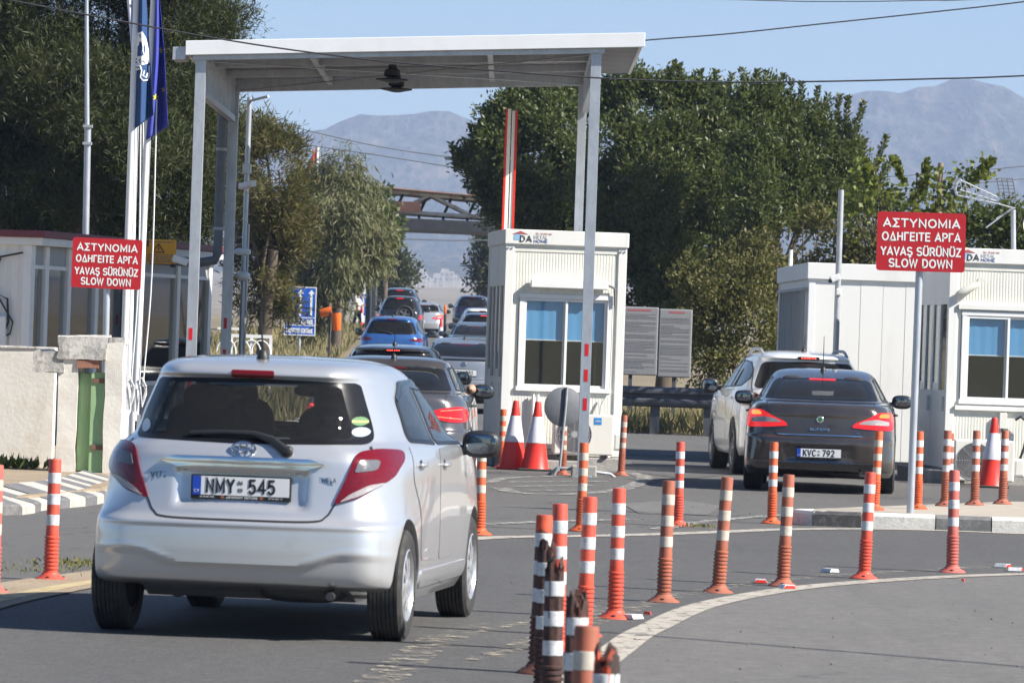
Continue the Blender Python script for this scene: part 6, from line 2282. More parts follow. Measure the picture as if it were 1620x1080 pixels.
SUV.update(kind='suv', belt=1.14, cab=(.7, 2.9), ivm=(2.72, 1.46), ant=.95, rail=(.75, 2.75), mirror=(2.98, 1.15, (.125, .06, .105, .17)),
    glass=dict(rear=[(-.70, 1.175), (0, 1.16), (.70, 1.175), (.66, 1.30), (.575, 1.525), (0, 1.54), (-.575, 1.525), (-.66, 1.30)], front=[(-.70, 1.19), (.70, 1.19), (.58, 1.54), (-.58, 1.54)],
               side=[[(.62, 1.30), (.95, 1.19), (1.78, 1.165), (1.78, 1.545), (1.1, 1.525), (.72, 1.42)], [(1.85, 1.165), (3.02, 1.15), (2.92, 1.22), (2.45, 1.50), (2.2, 1.548), (1.85, 1.55)]]),
    doors=[[(1.38, .48), (1.80, .46), (1.80, 1.145), (1.02, 1.17), (1.12, .85)], [(1.83, .46), (3.02, .46), (3.15, 1.11), (1.83, 1.143)]], handles=[(1.28, 1.02), (2.05, 1.01)],
    gate=[[(-.665, 1.45), (-.72, 1.18), (-.70, 1.05), (-.64, .82), (-.54, .765), (0, .758), (.54, .765), (.64, .82), (.70, 1.05), (.72, 1.18), (.665, 1.45)]],
    lamp=dict(rnd=.03, outer=[(.83, 1.11), (.87, 1.03), (.85, .93), (.66, .955), (.60, 1.0), (.64, 1.085), (.72, 1.115)], lens=[('reverse_lens', [(.67, 1.0), (.80, .985), (.80, 1.02), (.68, 1.035)], 'lamp_clear')]),
    high=(-.14, .14, 1.578, 1.604), valance=[(-.72, .30), (.72, .30), (.76, .50), (-.76, .50)], wiper=[(.0, 1.185), (-.1, 1.22), (-.25, 1.245), (-.38, 1.25)])


def sm(a, b, x):
    t = np.clip((x - a) / (b - a), 0, 1)
    return t * t * (3 - 2 * t)


def hatch_rear(x, z):
    """relief of the hatchback's rear: number plate recess and the shaped lower bumper"""
    ax = abs(x)
    rec = (1 - sm(.31, .37, ax)) * sm(.685, .715, z) * (1 - sm(.875, .90, z))
    y = .032 * rec
    # bumper: raised wings at the corners above a flatter centre channel
    zz = .400 + .062 * sm(.33, .56, ax) - .012 * sm(.62, .84, ax)
    y = y + .017 * (1 - sm(zz - .024, zz + .006, z)) * (1 - .45 * sm(.55, .80, ax))
    y = y - .006 * np.exp(-((z - zz - .012) / .012) ** 2)
    # ledge on top of the bumper
    y = y - .014 * np.exp(-((z - .612) / .016) ** 2)
    # soft swage under the rear window
    y = y - .010 * np.exp(-((z - .955) / .03) ** 2) * (1 - sm(.42, .6, ax))
    return y


def sedan_rear(x, z):
    ax = abs(x)
    y = .03 * (1 - sm(.34, .46, ax)) * sm(.36, .41, z) * (1 - sm(.545, .575, z))
    return y - .010 * np.exp(-((z - .93) / .02) ** 2) * (1 - sm(.55, .7, ax))


def ellipse_ring(mb, c, a, b, r, ry=.0, n=28, rot=0):
    pts = []
    for k in range(n + 1):
        t = 2 * math.pi * k / n
        x, z = a * math.cos(t), b * math.sin(t)
        pts.append((c[0] + x * math.cos(rot) - z * math.sin(rot), c[1] + ry * z, c[2] + x * math.sin(rot) + z * math.cos(rot)))
    mb.tube(pts, r, 6, cap=False)


P_SILVER = paint('silver_paint', (.61, .615, .628), .6, .30)
P_DARK = paint('dark_brown_grey_paint', (.062, .050, .048), .45, .2)
P_WHITE = paint('white_paint', (.82, .82, .80), 0, .3)
P_GREY = paint('anthracite_paint', (.12, .115, .12), .6, .28)
P_BLACK = paint('black_paint', (.012, .012, .014), .1, .2)
P_BLUE = paint('bright_blue_paint', (.04, .15, .42), .5, .28)
P_NAVY = paint('navy_paint', (.012, .018, .05), .3, .25)
P_CHAMP = paint('warm_silver_paint', (.45, .44, .43), .7, .3)
P_TEAL = paint('grey_green_paint', (.16, .19, .20), .5, .3)
P_STEEL = paint('steel_silver_paint', (.42, .43, .45), .7, .32)


def hero_extra(root, bvh, sx, sy, sz):
    # chrome bar over the plate
    top = [(-.445, .935), (-.36, .955), (0, .958), (.36, .955), (.445, .935), (.33, .898), (.27, .893), (0, .893), (-.27, .893), (-.33, .898)]
    patch(bvh, 'chrome_bar', top, 'rear', 'chrome', root, off=.020, rnd=.02, depth=.03)
    # oval badge: ring with two crossed ovals
    p, nn = cast(bvh, 'rear', (0, 1.0))
    mb = MB()
    y = p.y - .010
    sl = .30
    ellipse_ring(mb, (0, y, 1.0), .064, .040, .0065, sl)
    ellipse_ring(mb, (0, y - .001, 1.0), .024, .038, .0052, sl)
    ellipse_ring(mb, (0, y - .002, 1.018), .048, .020, .0052, sl)
    mb.build('badge', 'chrome', root, smooth=True)
    text_on(bvh, 'Vitz', .10, .032, root, 'chrome_dim', -.445, .855, off=.0015, wt=.13)
    text_on(bvh, 'JEWELA', .115, .026, root, 'chrome_dim', .445, .855, off=.0015, wt=.13)
    # dealer line on the plate frame
    p, nn = cast(bvh, 'rear', (0, .80))
    yy = p.y - .0215
    text('JapanWay Motors', .17, .013, root, 'plate_white', (.005, yy, .7475), bold=.01)
    text('27 99 443 7990', .075, .008, root, 'plate_white', (-.18, yy, .7475))
    text('27 99 039 77', .075, .008, root, 'plate_white', (.185, yy, .7475))
    for x in (-.097, .110):
        mb = MB()
        mb.box((x - .009, yy - .002, .741), (x + .009, yy, .754))
        mb.build('frame_mark', 'orange_faded', root)
    # stickers in the rear window
    for x, z, a, b, m1, m2 in ((.565, 1.165, .036, .024, 'sticker_green', 'sticker_yellow'), (.575, 1.108, .040, .026, 'sticker_blue', None), (-.575, 1.105, .033, .036, 'sticker_pale', None)):
        o = patch(bvh, 'sticker', [(x + a * math.cos(t), z + b * math.sin(t)) for t in np.linspace(0, 2 * math.pi, 16, endpoint=False)], 'rear', m1, root, off=.0065, rnd=.005, depth=.001, step=.02, rings=3)
        if m2:
            patch(bvh, 'sticker_band', [(x - a * .98, z + .004), (x - a * .98, z - .008), (x + a * .98, z - .008), (x + a * .98, z + .004)], 'rear', m2, o, off=.0075, rnd=.003, depth=.001, step=.02, rings=3)
    # fuel-side wind deflector over the side windows
    patch(bvh, 'wind_deflector', [(1.03, 1.29), (1.25, 1.376), (1.85, 1.384), (2.1, 1.338), (2.1, 1.315), (1.84, 1.345), (1.28, 1.335), (1.05, 1.265)], 'right', 'glass_smoke', root, off=.009, rnd=.02, depth=.008, rings=3)
    # sill
    patch(bvh, 'sill', [(1.0, .27), (2.72, .27), (2.72, .36), (1.0, .36)], 'right', P_SILVER, root, off=.010, rnd=.03, depth=.02)


M['glass_smoke'] = glass('smoked_deflector', (.40, .43, .47), dust=.03)
M['glass_hero'] = glass('hatchback_rear_glass', (.42, .43, .42), dust=.04)
for k, c in (('sticker_green', (.13, .24, .11)), ('sticker_yellow', (.45, .40, .16)), ('sticker_blue', (.36, .47, .52)), ('sticker_pale', (.60, .62, .62)), ('smoke', (.10, .11, .13))):
    M[k] = mat(k, c, .35, var=.12, scale=20)

# rear axle sits .6 m ahead of the bumper
HY = R(-7.3)
hp = Vector((-1.335, 25.75, 0))
build_car('hatchback_car', 'silver five-door hatchback nearest the camera, driving away with plate NMY 545', HATCH, (3.885, 1.695, 1.50), P_SILVER,
          hp + Vector((math.sin(-HY) * -.60, -.60 * math.cos(HY), 0)), HY, fine=0, plate=(0, .80, 'NMY', '545', ('04', '10')), extra=hero_extra, trim=None, glassm='glass_hero', style='cap', rearfn=hatch_rear, antenna=.35)


def dark_sedan_extra(root, bvh, sx, sy, sz):
    patch(bvh, 'chrome_strip', [(-.50, .690), (.50, .690), (.49, .672), (-.49, .672)], 'rear', 'chrome', root, off=.010, rnd=.006, depth=.015)
    p, nn = cast(bvh, 'rear', (0, .868))
    mb = MB()
    mb.lathe([(.001, -.008), (.036, -.008), (.043, -.002), (.043, .004)], 28, c=(0, p.y - .004, .868), axis='y')
    b = mb.build('badge', 'chrome', root, smooth=True)
    mb = MB()
    mb.lathe([(.001, -.011), (.026, -.010), (.028, -.006)], 24, c=(0, p.y - .004, .868), axis='y')
    mb.build('badge_disc', 'badge_green', b, smooth=True)
    text_on(bvh, 'SUPERB', .235, .030, root, 'chrome', 0, .752, bold=0)
    text_on(bvh, 'TDI', .06, .022, root, 'chrome', .445, .715, bold=0)
    patch(bvh, 'bumper_strip', [(-.74, .372), (.74, .372), (.74, .360), (-.74, .360)], 'rear', 'chrome_dim', root, off=.010, rnd=.005, depth=.012)


M['badge_green'] = mat('badge_green', (.03, .16, .07), .3, var=.05)
sk = W(1296, 700, 56.4)
build_car('saloon_car', 'dark brown-grey saloon with lit brake lamps and plate KVC 792, beside the right-hand hut', SEDAN, (4.838, 1.817, 1.462), P_DARK,
          (sk.x, 56.4, 0), R(-4.3), fine=1, plate=(0, .468, 'KVC', '792', ('11', '04')), extra=dark_sedan_extra, brake='lamp_lit', lamp='lamp_lit', rearfn=sedan_rear, antenna=.62, style='alloy', trim=None)

wx = W(1272, 640, 64.2)
build_car('suv_car', 'white SUV with silver roof rails, just ahead of the dark saloon', SUV, (4.69, 1.88, 1.68), P_WHITE, (wx.x + .05, 63.6, 0), R(3.4), fine=1, glassm='glass_dark',
          brake='lamp_led', rails=True, antenna=.3, style='alloy')

AUDI_LAMP = dict(rnd=.05, rnd2=.01, outer=[(.80, .93), (.86, .88), (.86, .76), (.70, .755), (.48, .80), (.47, .87), (.60, .91)],
                 lens=[('led_row', [(.58, .885), (.80, .905), (.80, .893), (.58, .873)], 'lamp_led'), ('led_row', [(.54, .822), (.80, .80), (.80, .788), (.54, .810)], 'lamp_led')])


def arm_extra(root, bvh, sx, sy, sz):
    mb = MB()
    mb.blob((.86, 2.62, 1.10), (.055, .16, .05), 2.2, 14, 10)
    mb.blob((.86, 2.78, 1.12), (.04, .07, .035), 2.2, 12, 8)
    o = mb.build('driver_arm', 'skin', root, smooth=True)


ax_ = W(612, 660, 53.0)
build_car('saloon_car', 'anthracite saloon with LED brake lamps, right behind it the silver hatchback', SEDAN, (4.9, 1.86, 1.45), P_GREY, (ax_.x, 52.2, 0), R(-1.0), fine=1,
          brake='lamp_red', lamp='lamp_lit', lampx=AUDI_LAMP, antenna=.12, extra=arm_extra, glassm='glass_dark')
bx = W(622, 600, 72)
build_car('crossover_car', 'black crossover with a row of red lights at roof edge, ahead of the anthracite saloon', SUV, (4.4, 1.82, 1.585), P_BLACK, (bx.x, 71.0, 0), R(-.5), fine=1, glassm='glass_dark', brake='lamp_led', antenna=.4)
mx = W(733, 600, 95)


def estate_extra(root, bvh, sx, sy, sz):
    patch(bvh, 'spoiler_lip', [(-.60, 1.062), (.60, 1.062), (.60, 1.035), (-.60, 1.035)], 'rear', 'black_gloss', root, off=.012, rnd=.01, depth=.02)
    mb = MB()
    p, nn = cast(bvh, 'rear', (0, .965))
    c = (0, p.y - .008, .965)
    ellipse_ring(mb, c, .045, .045, .006)
    for k in range(3):
        a = math.pi / 2 + 2 * math.pi * k / 3
        mb.tube([c, (c[0] + .044 * math.cos(a), c[1], c[2] + .044 * math.sin(a))], .006, 6)
    mb.build('badge', 'chrome', root, smooth=True)
    patch(bvh, 'plate_recess', [(-.42, .89), (.42, .89), (.34, .70), (-.34, .70)], 'rear', P_STEEL, root, off=.003, rnd=.03, depth=.01)


MERC_LAMP = dict(rnd=.04, outer=[(.84, .93), (.87, .88), (.85, .74), (.60, .74), (.49, .80), (.52, .87), (.62, .92)], lens=[])
build_car('saloon_car', 'silver-grey saloon with dark rear window, beside the left wall of the central hut', SEDAN, (4.88, 1.85, 1.47), P_STEEL, (mx.x, 95, zg(96.5)), R(.5), fine=1, glassm='glass_dark',
          plate=(0, .80, 'YRA', '331', None), lampx=MERC_LAMP, antenna=.1, extra=estate_extra, trim='black', lean=R(.6))


def on_road(px, d):
    p = W(px, 545, d)
    return (p.x, d, zg(d + 2) + .006)


def spare_extra(root, bvh, sx, sy, sz):
    mb = MB()
    p, nn = cast(bvh, 'rear', (.20, .95))
    mb.lathe([(.02, -.10), (.21, -.11), (.23, -.085), (.33, -.16), (.36, -.12), (.36, -.04), (.33, .0), (.1, .0)], 32, c=(.20, p.y - .02, 1.0), axis='y')
    s = mb.build('spare_wheel', 'rubber', root, smooth=True)
    mb = MB()
    for k in range(5):
        a = 2 * math.pi * k / 5
        mb.tube([(.20, p.y - .135, 1.0), (.20 + .2 * math.cos(a), p.y - .135, 1.0 + .2 * math.sin(a))], .028, 6)
    ellipse_ring(mb, (.20, p.y - .13, 1.0), .215, .215, .014)
    mb.build('spare_rim', 'rim_dark', s, smooth=True)


LB = dict(rnd=.03, outer=[(.84, 1.06), (.86, .98), (.80, .955), (.55, .99), (.50, 1.02), (.68, 1.06)], lens=[])
NORTH = 'cars queueing on the far side of the canopy'
build_car('crossover_car', 'bright blue crossover with dark rear window in the queue under the old truss', SUV, (4.38, 1.82, 1.60), P_BLUE, on_road(618, 132), R(-1.2), NORTH, fine=1, glassm='glass_dark', antenna=.15, lampx=LB, lean=R(.9))
TALL = dict(rnd=.03, outer=[(.80, .98), (.86, .96), (.86, .80), (.76, .80)], lens=[])
build_car('offroad_car', 'black off-roader with spare wheel on its rear door, ahead of the blue crossover', SUV, (4.5, 1.80, 1.72), P_BLACK, on_road(630, 190), R(-.9), NORTH, fine=2, glassm='glass_dark', extra=spare_extra, brake='lamp_lit', antenna=0, lamp='lamp_lit', lampx=TALL, lean=R(.8))
build_car('people_carrier', 'tall black people carrier in front of the off-roader', SUV, (4.9, 1.92, 2.02), P_BLACK, on_road(629, 222), R(-1), NORTH, fine=2, glassm='glass_dark', brake='lamp_lit', antenna=0, lamp='lamp_red', lean=R(.7))
build_car('saloon_car', 'pale silver saloon half hidden beside the black off-roader', SEDAN, (4.6, 1.76, 1.45), P_SILVER, on_road(668, 203), R(-1), NORTH, fine=2, glassm='glass_dark', lamp='lamp_lit', antenna=0, lean=R(.7))
build_car('pickup_car', 'dark navy tall car farthest ahead in the right-hand lane', SUV, (4.9, 1.88, 1.78), P_NAVY, on_road(746, 228), R(1), NORTH, fine=2, glassm='glass_dark', antenna=0, lean=R(.7))
build_car('hatchback_car', 'white hatchback with red tail lamp in the right-hand lane', HATCH, (4.2, 1.74, 1.50), P_WHITE, on_road(762, 172), R(1), NORTH, fine=2, glassm='glass_dark', lamp='lamp_lit', antenna=0, lean=R(.9), rearfn=hatch_rear)
build_car('crossover_car', 'navy blue crossover with lit high brake lamp in the right-hand lane', SUV, (4.3, 1.8, 1.55), P_NAVY, on_road(764, 152), R(.5), NORTH, fine=2, glassm='glass_dark', brake='lamp_led', antenna=0, lean=R(.9))
build_car('saloon_car', 'grey-green saloon next behind the navy crossover', SEDAN, (4.5, 1.74, 1.44), P_TEAL, on_road(752, 136), R(.5), NORTH, fine=2, glassm='glass_car', antenna=0, lean=R(.9), lamp='lamp_red')


# ------------------------------------------------------------------ bollards
def bollard(label, px, d, zbase, m_post, m_band, top=.775, broken=False, tops=None, lean=0.0, group='flexible lane bollards', rad=.0405, z_=None):
    p = W(px, 700, d)
    return dict(label=label, x=p.x, y=d, z=zbase, post=m_post, band=m_band, h=top, broken=broken, lean=lean, group=group, rad=rad)


def make_bollard(b, seed):
    t = thing('bollard', b['label'], 'bollard', (b['x'], b['y'], b['z']), seed * 1.3, b['group'])
    h, r = b['h'], b['rad']
    mb = MB()
    prof = [(r * 1.25, .022), (r * 1.22, .045)]
    z = .05
    while z < .295:
        prof += [(r * 1.18, z), (r * 1.18, z + .010), (r * 1.01, z + .0135), (r * 1.01, z + .0215)]
        z += .0245
    prof += [(r * 1.05, .305), (r, .33), (r, h - .012), (r * .93, h), (r * .6, h + .001)]
    n = 28
    mb.lathe(prof, n, cap=True)
    if b['broken']:                               # melted, ragged rim
        rng = random.Random(seed)
        for k in range(len(prof) - 3, len(prof)):
            for i in range(n):
                x, y, zz = mb.v[k * n + i]
                mb.v[k * n + i] = (x * rng.uniform(.75, 1.12), y * rng.uniform(.75, 1.12), zz - rng.uniform(0, .05) - .03 * math.sin(i * .7 + seed))
    mb.build('post', b['post'], t, smooth=True, sharp=50)
    sc = h / .775
    for a, c in ((.088, .155), (.222, .290), (.355, .422)):
        mb = MB()
        mb.lathe([(r * 1.0, h - c * sc), (r * 1.035, h - c * sc + .002), (r * 1.035, h - a * sc - .002), (r * 1.0, h - a * sc)], n, cap=False)
        mb.build('reflective_band', b['band'], t, smooth=True, sharp=30)
    mb = MB()
    mb.lathe([(.001, -.004), (.100, -.004), (.104, .006), (.096, .016), (.062, .034), (r * 1.28, .052), (r * .9, .052)], 30, cap=False)
    f = mb.build('foot', {'burnt': 'orange_faded'}.get(b['post'], b['post']), t, smooth=True, sharp=50)
    mb = MB()
    for k in range(3):
        a = k * 2.1 + .4
        mb.lathe([(.0135, .012), (.0135, .028), (.006, .031)], 8, c=(.080 * math.cos(a), .080 * math.sin(a), 0))
    mb.build('bolts', 'dark_steel', f)
    t.rotation_euler = (0, 0, 0)
    t.rotation_euler.x = random.Random(seed).uniform(-.02, .02)
    t.rotation_euler.y = b['lean'] + random.Random(seed + 50).uniform(-.012, .012)
    return t


def gd(px, py):
    return G(px, py).y


Rw = 'bollards along the curved line'
BL = [
    bollard('fresh red-orange bollard standing foremost where the curved line leaves the near cluster', 982, gd(982, 979), 0, 'orange_fresh', 'band_white', group=Rw),
    bollard('faded brown-orange bollard on the curved line, next right of the fresh red-orange foremost one', 1058, gd(1060, 953), 0, 'orange_faded', 'band_cream', group=Rw, lean=.02),
    bollard('faded brown-orange bollard with slightly tilted shaft, third along the curved line', 1144, gd(1145, 938), 0, 'orange_faded', 'band_cream', group=Rw, lean=.035),
    bollard('faded brown-orange bollard with a white stud at its foot, fourth along the curved line', 1246, gd(1247, 928), 0, 'orange_faded', 'band_cream', group=Rw, lean=.02),
    bollard('bright red bollard standing before the lower right corner of the dark saloon', 1374, gd(1376, 916), 0, 'orange_fresh', 'band_white', group=Rw, lean=.02),
    bollard('pinkish faded bollard farthest right on the curved line', 1513, gd(1513, 906), 0, 'orange_pink', 'band_white', group=Rw),
    bollard('clean orange bollard just behind the charred cluster, taller than its neighbours', 934, 26.6, 0, 'orange_fresh', 'band_white', lean=.0),
    bollard('clean orange bollard at the back left of the charred cluster', 892, 25.2, 0, 'orange_fresh', 'band_white'),
    bollard('part-scorched bollard with a clean orange cap, leftmost of the charred cluster', 862, 23.4, 0, 'scorched', 'band_white', lean=.012),
    bollard('charred bollard with ragged top, tucked behind the thick charred one', 873, 21.7, 0, 'burnt', 'band_white', .70, True),
    bollard('thick charred black bollard with wide white bands in front of the silver car', 886, 19.8, 0, 'burnt', 'band_white', .71, True),
    bollard('charred bollard with melted open top beside the nearest orange one', 922, 17.0, 0, 'burnt', 'band_white', .72, True),
    bollard('nearest faded orange bollard at the bottom edge, cream bands', 935, 15.4, 0, 'orange_faded', 'band_cream', .70),
    bollard('charred stump with an orange scar at the bottom edge', 972, 14.8, 0, 'burnt_scar', 'band_white', .665, True),
    bollard('bright orange bollard in front of the dark saloon number plate', 1225, gd(1226, 828), 0, 'orange_bright', 'band_white', group='bollards of the middle row'),
    bollard('bright red bollard standing alone between the central hut and the dark saloon', 1077, gd(1077, 832), 0, 'orange_fresh', 'band_white', group='bollards of the middle row'),
    bollard('dull orange bollard in line with the canopy right front leg', 923, gd(922, 840), 0, 'orange_bright', 'band_cream', group='bollards of the middle row', lean=.02),
    bollard('dull orange bollard beside the silver car front wheel', 764, gd(764, 846), 0, 'orange_bright', 'band_cream', group='bollards of the middle row'),
    bollard('bright red bollard on the left separator strip, kerb behind', 87, gd(88, 918), 0, 'orange_fresh', 'band_white', group='bollards on the left separator'),
    bollard('faded bollard cut by the left edge of the picture', -4, gd(0, 939), 0, 'orange_pink', 'band_cream', group='bollards on the left separator'),
    bollard('orange bollard at the left corner of the central hut, left of two cones', 794, gd(794, 740), 0, 'orange_bright', 'band_cream', group='bollards by the central hut'),
    bollard('rusty bollard at the right corner of the central hut', 984, gd(985, 752), 0, 'orange_faded', 'band_cream', group='bollards by the central hut', lean=.03),
    bollard('rusty bollard behind the grey disc sign post', 892, gd(892, 751), 0, 'orange_faded', 'band_cream', .70, group='bollards by the central hut'),
    bollard('dull orange bollard just right of the red sign pole', 1455, 48.0, .116, 'orange_bright', 'band_white', group='bollards on the paved island'),
    bollard('dull orange bollard at the left corner of the right-hand hut', 1498, 49.3, .116, 'orange_faded', 'band_white', group='bollards on the paved island'),
    bollard('bollard almost hidden behind another at the right hut corner', 1504, 55.5, 0, 'orange_faded', 'band_white', group='bollards on the paved island'),
    bollard('dirty-footed bollard in front of the right-hand fan grille, left of the cone', 1545, 50.0, .116, 'orange_faded', 'band_white', group='bollards on the paved island'),
    bollard('dirty-footed bollard right of the traffic cone at the right hut', 1589, 50.7, .116, 'orange_faded', 'band_white', group='bollards on the paved island'),
    bollard('orange bollard overlapping the right flank of the dark saloon', 1387, 47.2, .116, 'orange_bright', 'band_cream', group='bollards on the paved island', lean=.02),
]


def two_tone(name, c1, c2, z0, sharp_):
    m, nt, bs = _nodes(name)
    v = coords(nt)
    s = N(nt, 'ShaderNodeSeparateXYZ')
    nt.links.new(v, s.inputs[0])
    add = N(nt, 'ShaderNodeMath', operation='MULTIPLY_ADD')
    nt.links.new(noise(nt, v, 12, 4), add.inputs[0])
    add.inputs[1].default_value = .10
    nt.links.new(s.outputs['Z'], add.inputs[2])
    f = ramp(nt, add.outputs[0], [(z0, 0.0), (z0 + sharp_, 1.0)])
    c = mix(nt, f, c1, c2)
    c = mix(nt, ramp(nt, noise(nt, v, 20, 5), [(.45, 0.0), (.75, .5)]), c, (.03, .02, .018))
    nt.links.new(c, bs.inputs['Base Color'])
    bs.inputs['Roughness'].default_value = .65
    return m


M['scorched'] = two_tone('scorched_bollard', (.10, .035, .022), (.68, .09, .035), .74, .012)
m, nt, bs = _nodes('charred_with_scar')
v = coords(nt)
nt.links.new(ramp(nt, noise(nt, v, 9, 3), [(.52, (.040, .024, .020)), (.58, (.55, .075, .03))]), bs.inputs['Base Color'])
bs.inputs['Roughness'].default_value = .75
M['burnt_scar'] = m
for i, b in enumerate(BL):
    make_bollard(b, i)

# ---- traffic cones
def cone(label, px, py, d, tilt=0):
    p = W(px, py, d)
    t = thing('traffic_cone', label, 'traffic cone', (p.x, d, .0), 0, 'tall white-and-red traffic cones')
    mb = MB()
    mb.lathe([(.190, .02), (.175, .05), (.126, .36), (.126, .362), (.055, .76), (.040, .885), (.034, .90), (.02, .902)], 32, cap=False)
    mb.build('cone_body', 'cone_red', t, smooth=True)
    mb = MB()
    mb.lathe([(.128, .36), (.131, .365), (.0665, .70), (.064, .705)], 32, cap=False)
    mb.build('white_sleeve', 'cone_white', t, smooth=True)
    mb = MB()
    mb.slab([(-.22, -.22), (.22, -.22), (.22, .22), (-.22, .22)], 0, .03)
    mb.build('foot', 'rubber' if 'right' in label else 'cone_red', t, bevel=.012)
    t.rotation_euler.y = tilt
    return t


cone('traffic cone left of its twin at the foot of the central hut', 811, 742, 62.9, .02)
cone('traffic cone right of its twin, next to the grey disc sign', 846, 747, 62.6, .015)
cone('single traffic cone by the right-hand hut, right edge of the picture', 1567, 769, 61.9, .03)

# ---- grey back of a round sign on a bent stand
d0 = gd(890, 752)
q = W(888, 752, d0)
rs = thing('round_sign', 'grey back of a round sign on a thin bent stand before the central hut', 'sign', (q.x, d0, 0), R(12))
zc = W(888, 643, d0).z
rr = 31.5 / F * d0
mb = MB()
mb.lathe([(.001, -.006), (rr * .97, -.006), (rr, .0), (rr * .97, .006), (.001, .006)], 44, c=(.0, 0, zc), axis='y', cap=False)
mb.build('disc', 'grey_paint', rs, smooth=True)
mb = MB()
mb.tube([(.03, -.03, zc + rr), (.02, -.03, zc), (-.03, -.03, .12), (-.05, -.03, .06)], .017, 10)
mb.build('stand_pole', 'galv_dull', rs, smooth=True)
mb = MB()
mb.tube([(-.10, -.03, .0), (-.05, -.03, .10), (.20, -.04, .08), (.62, -.05, .04), (.68, -.04, -.0)], .02, 10)
mb.tube([(-.05, -.03, .10), (-.10, .3, .0)], .02, 8)
mb.build('foot', 'galv_dull', rs, smooth=True)
mb = MB()
mb.box((-.16, -.25, -.01), (.16, -.05, .14))
o = mb.build('concrete_block', 'concrete', bevel=.02)
o.location = (q.x + .28, d0 + .05, 0)
tag(o, 'small concrete block weighing down the foot of the grey disc sign', 'block')

# ---- raised barrier arms behind the central hut
for k, (px, lab) in enumerate(((797, 'raised red-and-white barrier arm behind the central hut, the left of the two'), (804, 'raised red-and-white barrier arm behind the central hut, the right of the two'))):
    d = 66.6 + .25 * k
    p = W(px - 4, 560, d)
    t = thing('barrier_arm', lab, 'barrier', (p.x, d, 0), 0, 'raised barrier arms')
    top = W(px, 172 + 3 * k, d).z
    mb = MB()
    mb.box((-.024, -.02, .9), (.024, .02, top))
    mb.build('arm', 'sign_white', t, bevel=.004)
    mb = MB()
    if k == 0:
        mb.box((-.052, -.03, .9), (-.025, .03, top))
    else:
        mb.box((.025, -.03, .9), (.055, .03, top))
    mb.build('red_stripes', 'cone_red', t)
    mb = MB()
    mb.box((-.16, -.15, 0), (.16, .15, 1.0))
    mb.build('housing', 'grey_panel', t, bevel=.02)

# ---- red police signs
def red_sign(label, px, py, d, w, h, pole_px, zg_, tilt):
    p = W(px, py, d)
    f = W(pole_px[0], pole_px[1], d)
    t = thing('police_sign', label, 'sign', (f.x, d, zg_))
    dx, dz = p.x - f.x, p.z - zg_
    bs_ = bpy.data.objects.new('x', None)
    mb = MB()
    mb.prism([(x, z) for x, z in [tuple(v) for v in rounded([(-w / 2, -h / 2), (w / 2, -h / 2), (w / 2, h / 2), (-w / 2, h / 2)], .035, 5)]], 0, .012)
    pl = mb.build('sign_plate', 'red_sign', t)
    pl.location = (dx, -.06, dz)
    pl.rotation_euler = (0, tilt, 0)
    for (s, fx, z, hh) in (('\u0391\u03a3\u03a4\u03a5\u039d\u039f\u039c\u0399\u0391', .88, .315, .175), ('\u039f\u0394\u0397\u0393\u0395\u0399\u03a4\u0395 \u0391\u03a1\u0393\u0391', .90, .085, .155), ('YAVA\u015e S\u00dcR\u00dcN\u00dcZ', .92, -.165, .21), ('SLOW DOWN', .73, -.365, .155)):
        text(s, w * fx, h * min(hh, .155), pl, 'sign_white', (0, -.0015, h * z), wt=.17)
    mb = MB()
    mb.tube([(0, 0, -.05), (dx * .95, 0, dz + h * .42)], .036, 14)
    mb.build('sign_pole', 'galv', t, smooth=True)
    mb = MB()
    for z in (-h * .25, h * .25):
        mb.box((-.14, .012, z - .018), (.14, .030, z + .018))
    c = mb.build('bracket', 'galv_dull', pl)
    bpy.data.objects.remove(bs_)
    return t


red_sign('red slow-down sign on a grey pole standing on the paved island at right', 1456.5, 383, 46.6, 140 / F * 46.6, 93 / F * 46.6, (1440, 808), .116, R(-.3))
red_sign('red slow-down sign rising behind the old gate pier at left', 169.5, 417, 52.8, 110 / F * 52.8, 79 / F * 52.8, (166, 650), .1, R(.6))

# ---- flagpoles and flags
def flagpole(label, px0, py0, px1, py1, d, r=.041):
    a, b = W(px1, py1, d), W(px0, py0, d)
    t = thing('flagpole', label, 'flagpole', (a.x, d, .1), 0, 'white flagpoles')
    v = (b - a)
    k = 1.35
    mb = MB()
    mb.tube([(0, 0, -.1), (v.x * k * .5, 0, (v.z + a.z - .1) * k * .5), (v.x * k, 0, (v.z + a.z - .1) * k)], [r * 1.12, r, r * .72], 14)
    mb.build('pole', 'white_pvc', t, smooth=True)
    mb = MB()
    mb.lathe([(r * 1.5, -.1), (r * 1.5, .55), (r * 1.2, .6)], 14)
    mb.build('sleeve', 'white_pvc', t, smooth=True)
    mb = MB()
    ln = [(r + .05, -.05, .9), (r + .09 + v.x * .3, -.04, 2.2), (r + .05 + v.x * .8, -.05, 4.2)]
    mb.tube(smooth_line(ln, 6), .009, 5)
    for i in range(4):
        mb.tube([(r + .03 + .02 * math.sin(i), -.06, 1.0), (r + .09, -.05 + .02 * i, .9 - .03 * i), (r + .05, -.06, .72 - .02 * i), (r + .02, -.06, .9)], .008, 5)
    mb.build('halyard', 'white_pvc', t, smooth=True)
    return t


D1, D2, D3 = 54.6, 55.4, 56.4
flagpole('white flagpole carrying the navy police flag, left and nearest of three', 216, 0, 194, 640, D1)
flagpole('white flagpole carrying the royal blue starred flag, right of three', 243, 0, 213, 640, D2)
flagpole('white flagpole carrying the pale flag, mostly hidden behind the navy flag', 220, 0, 203, 640, D3, .036)


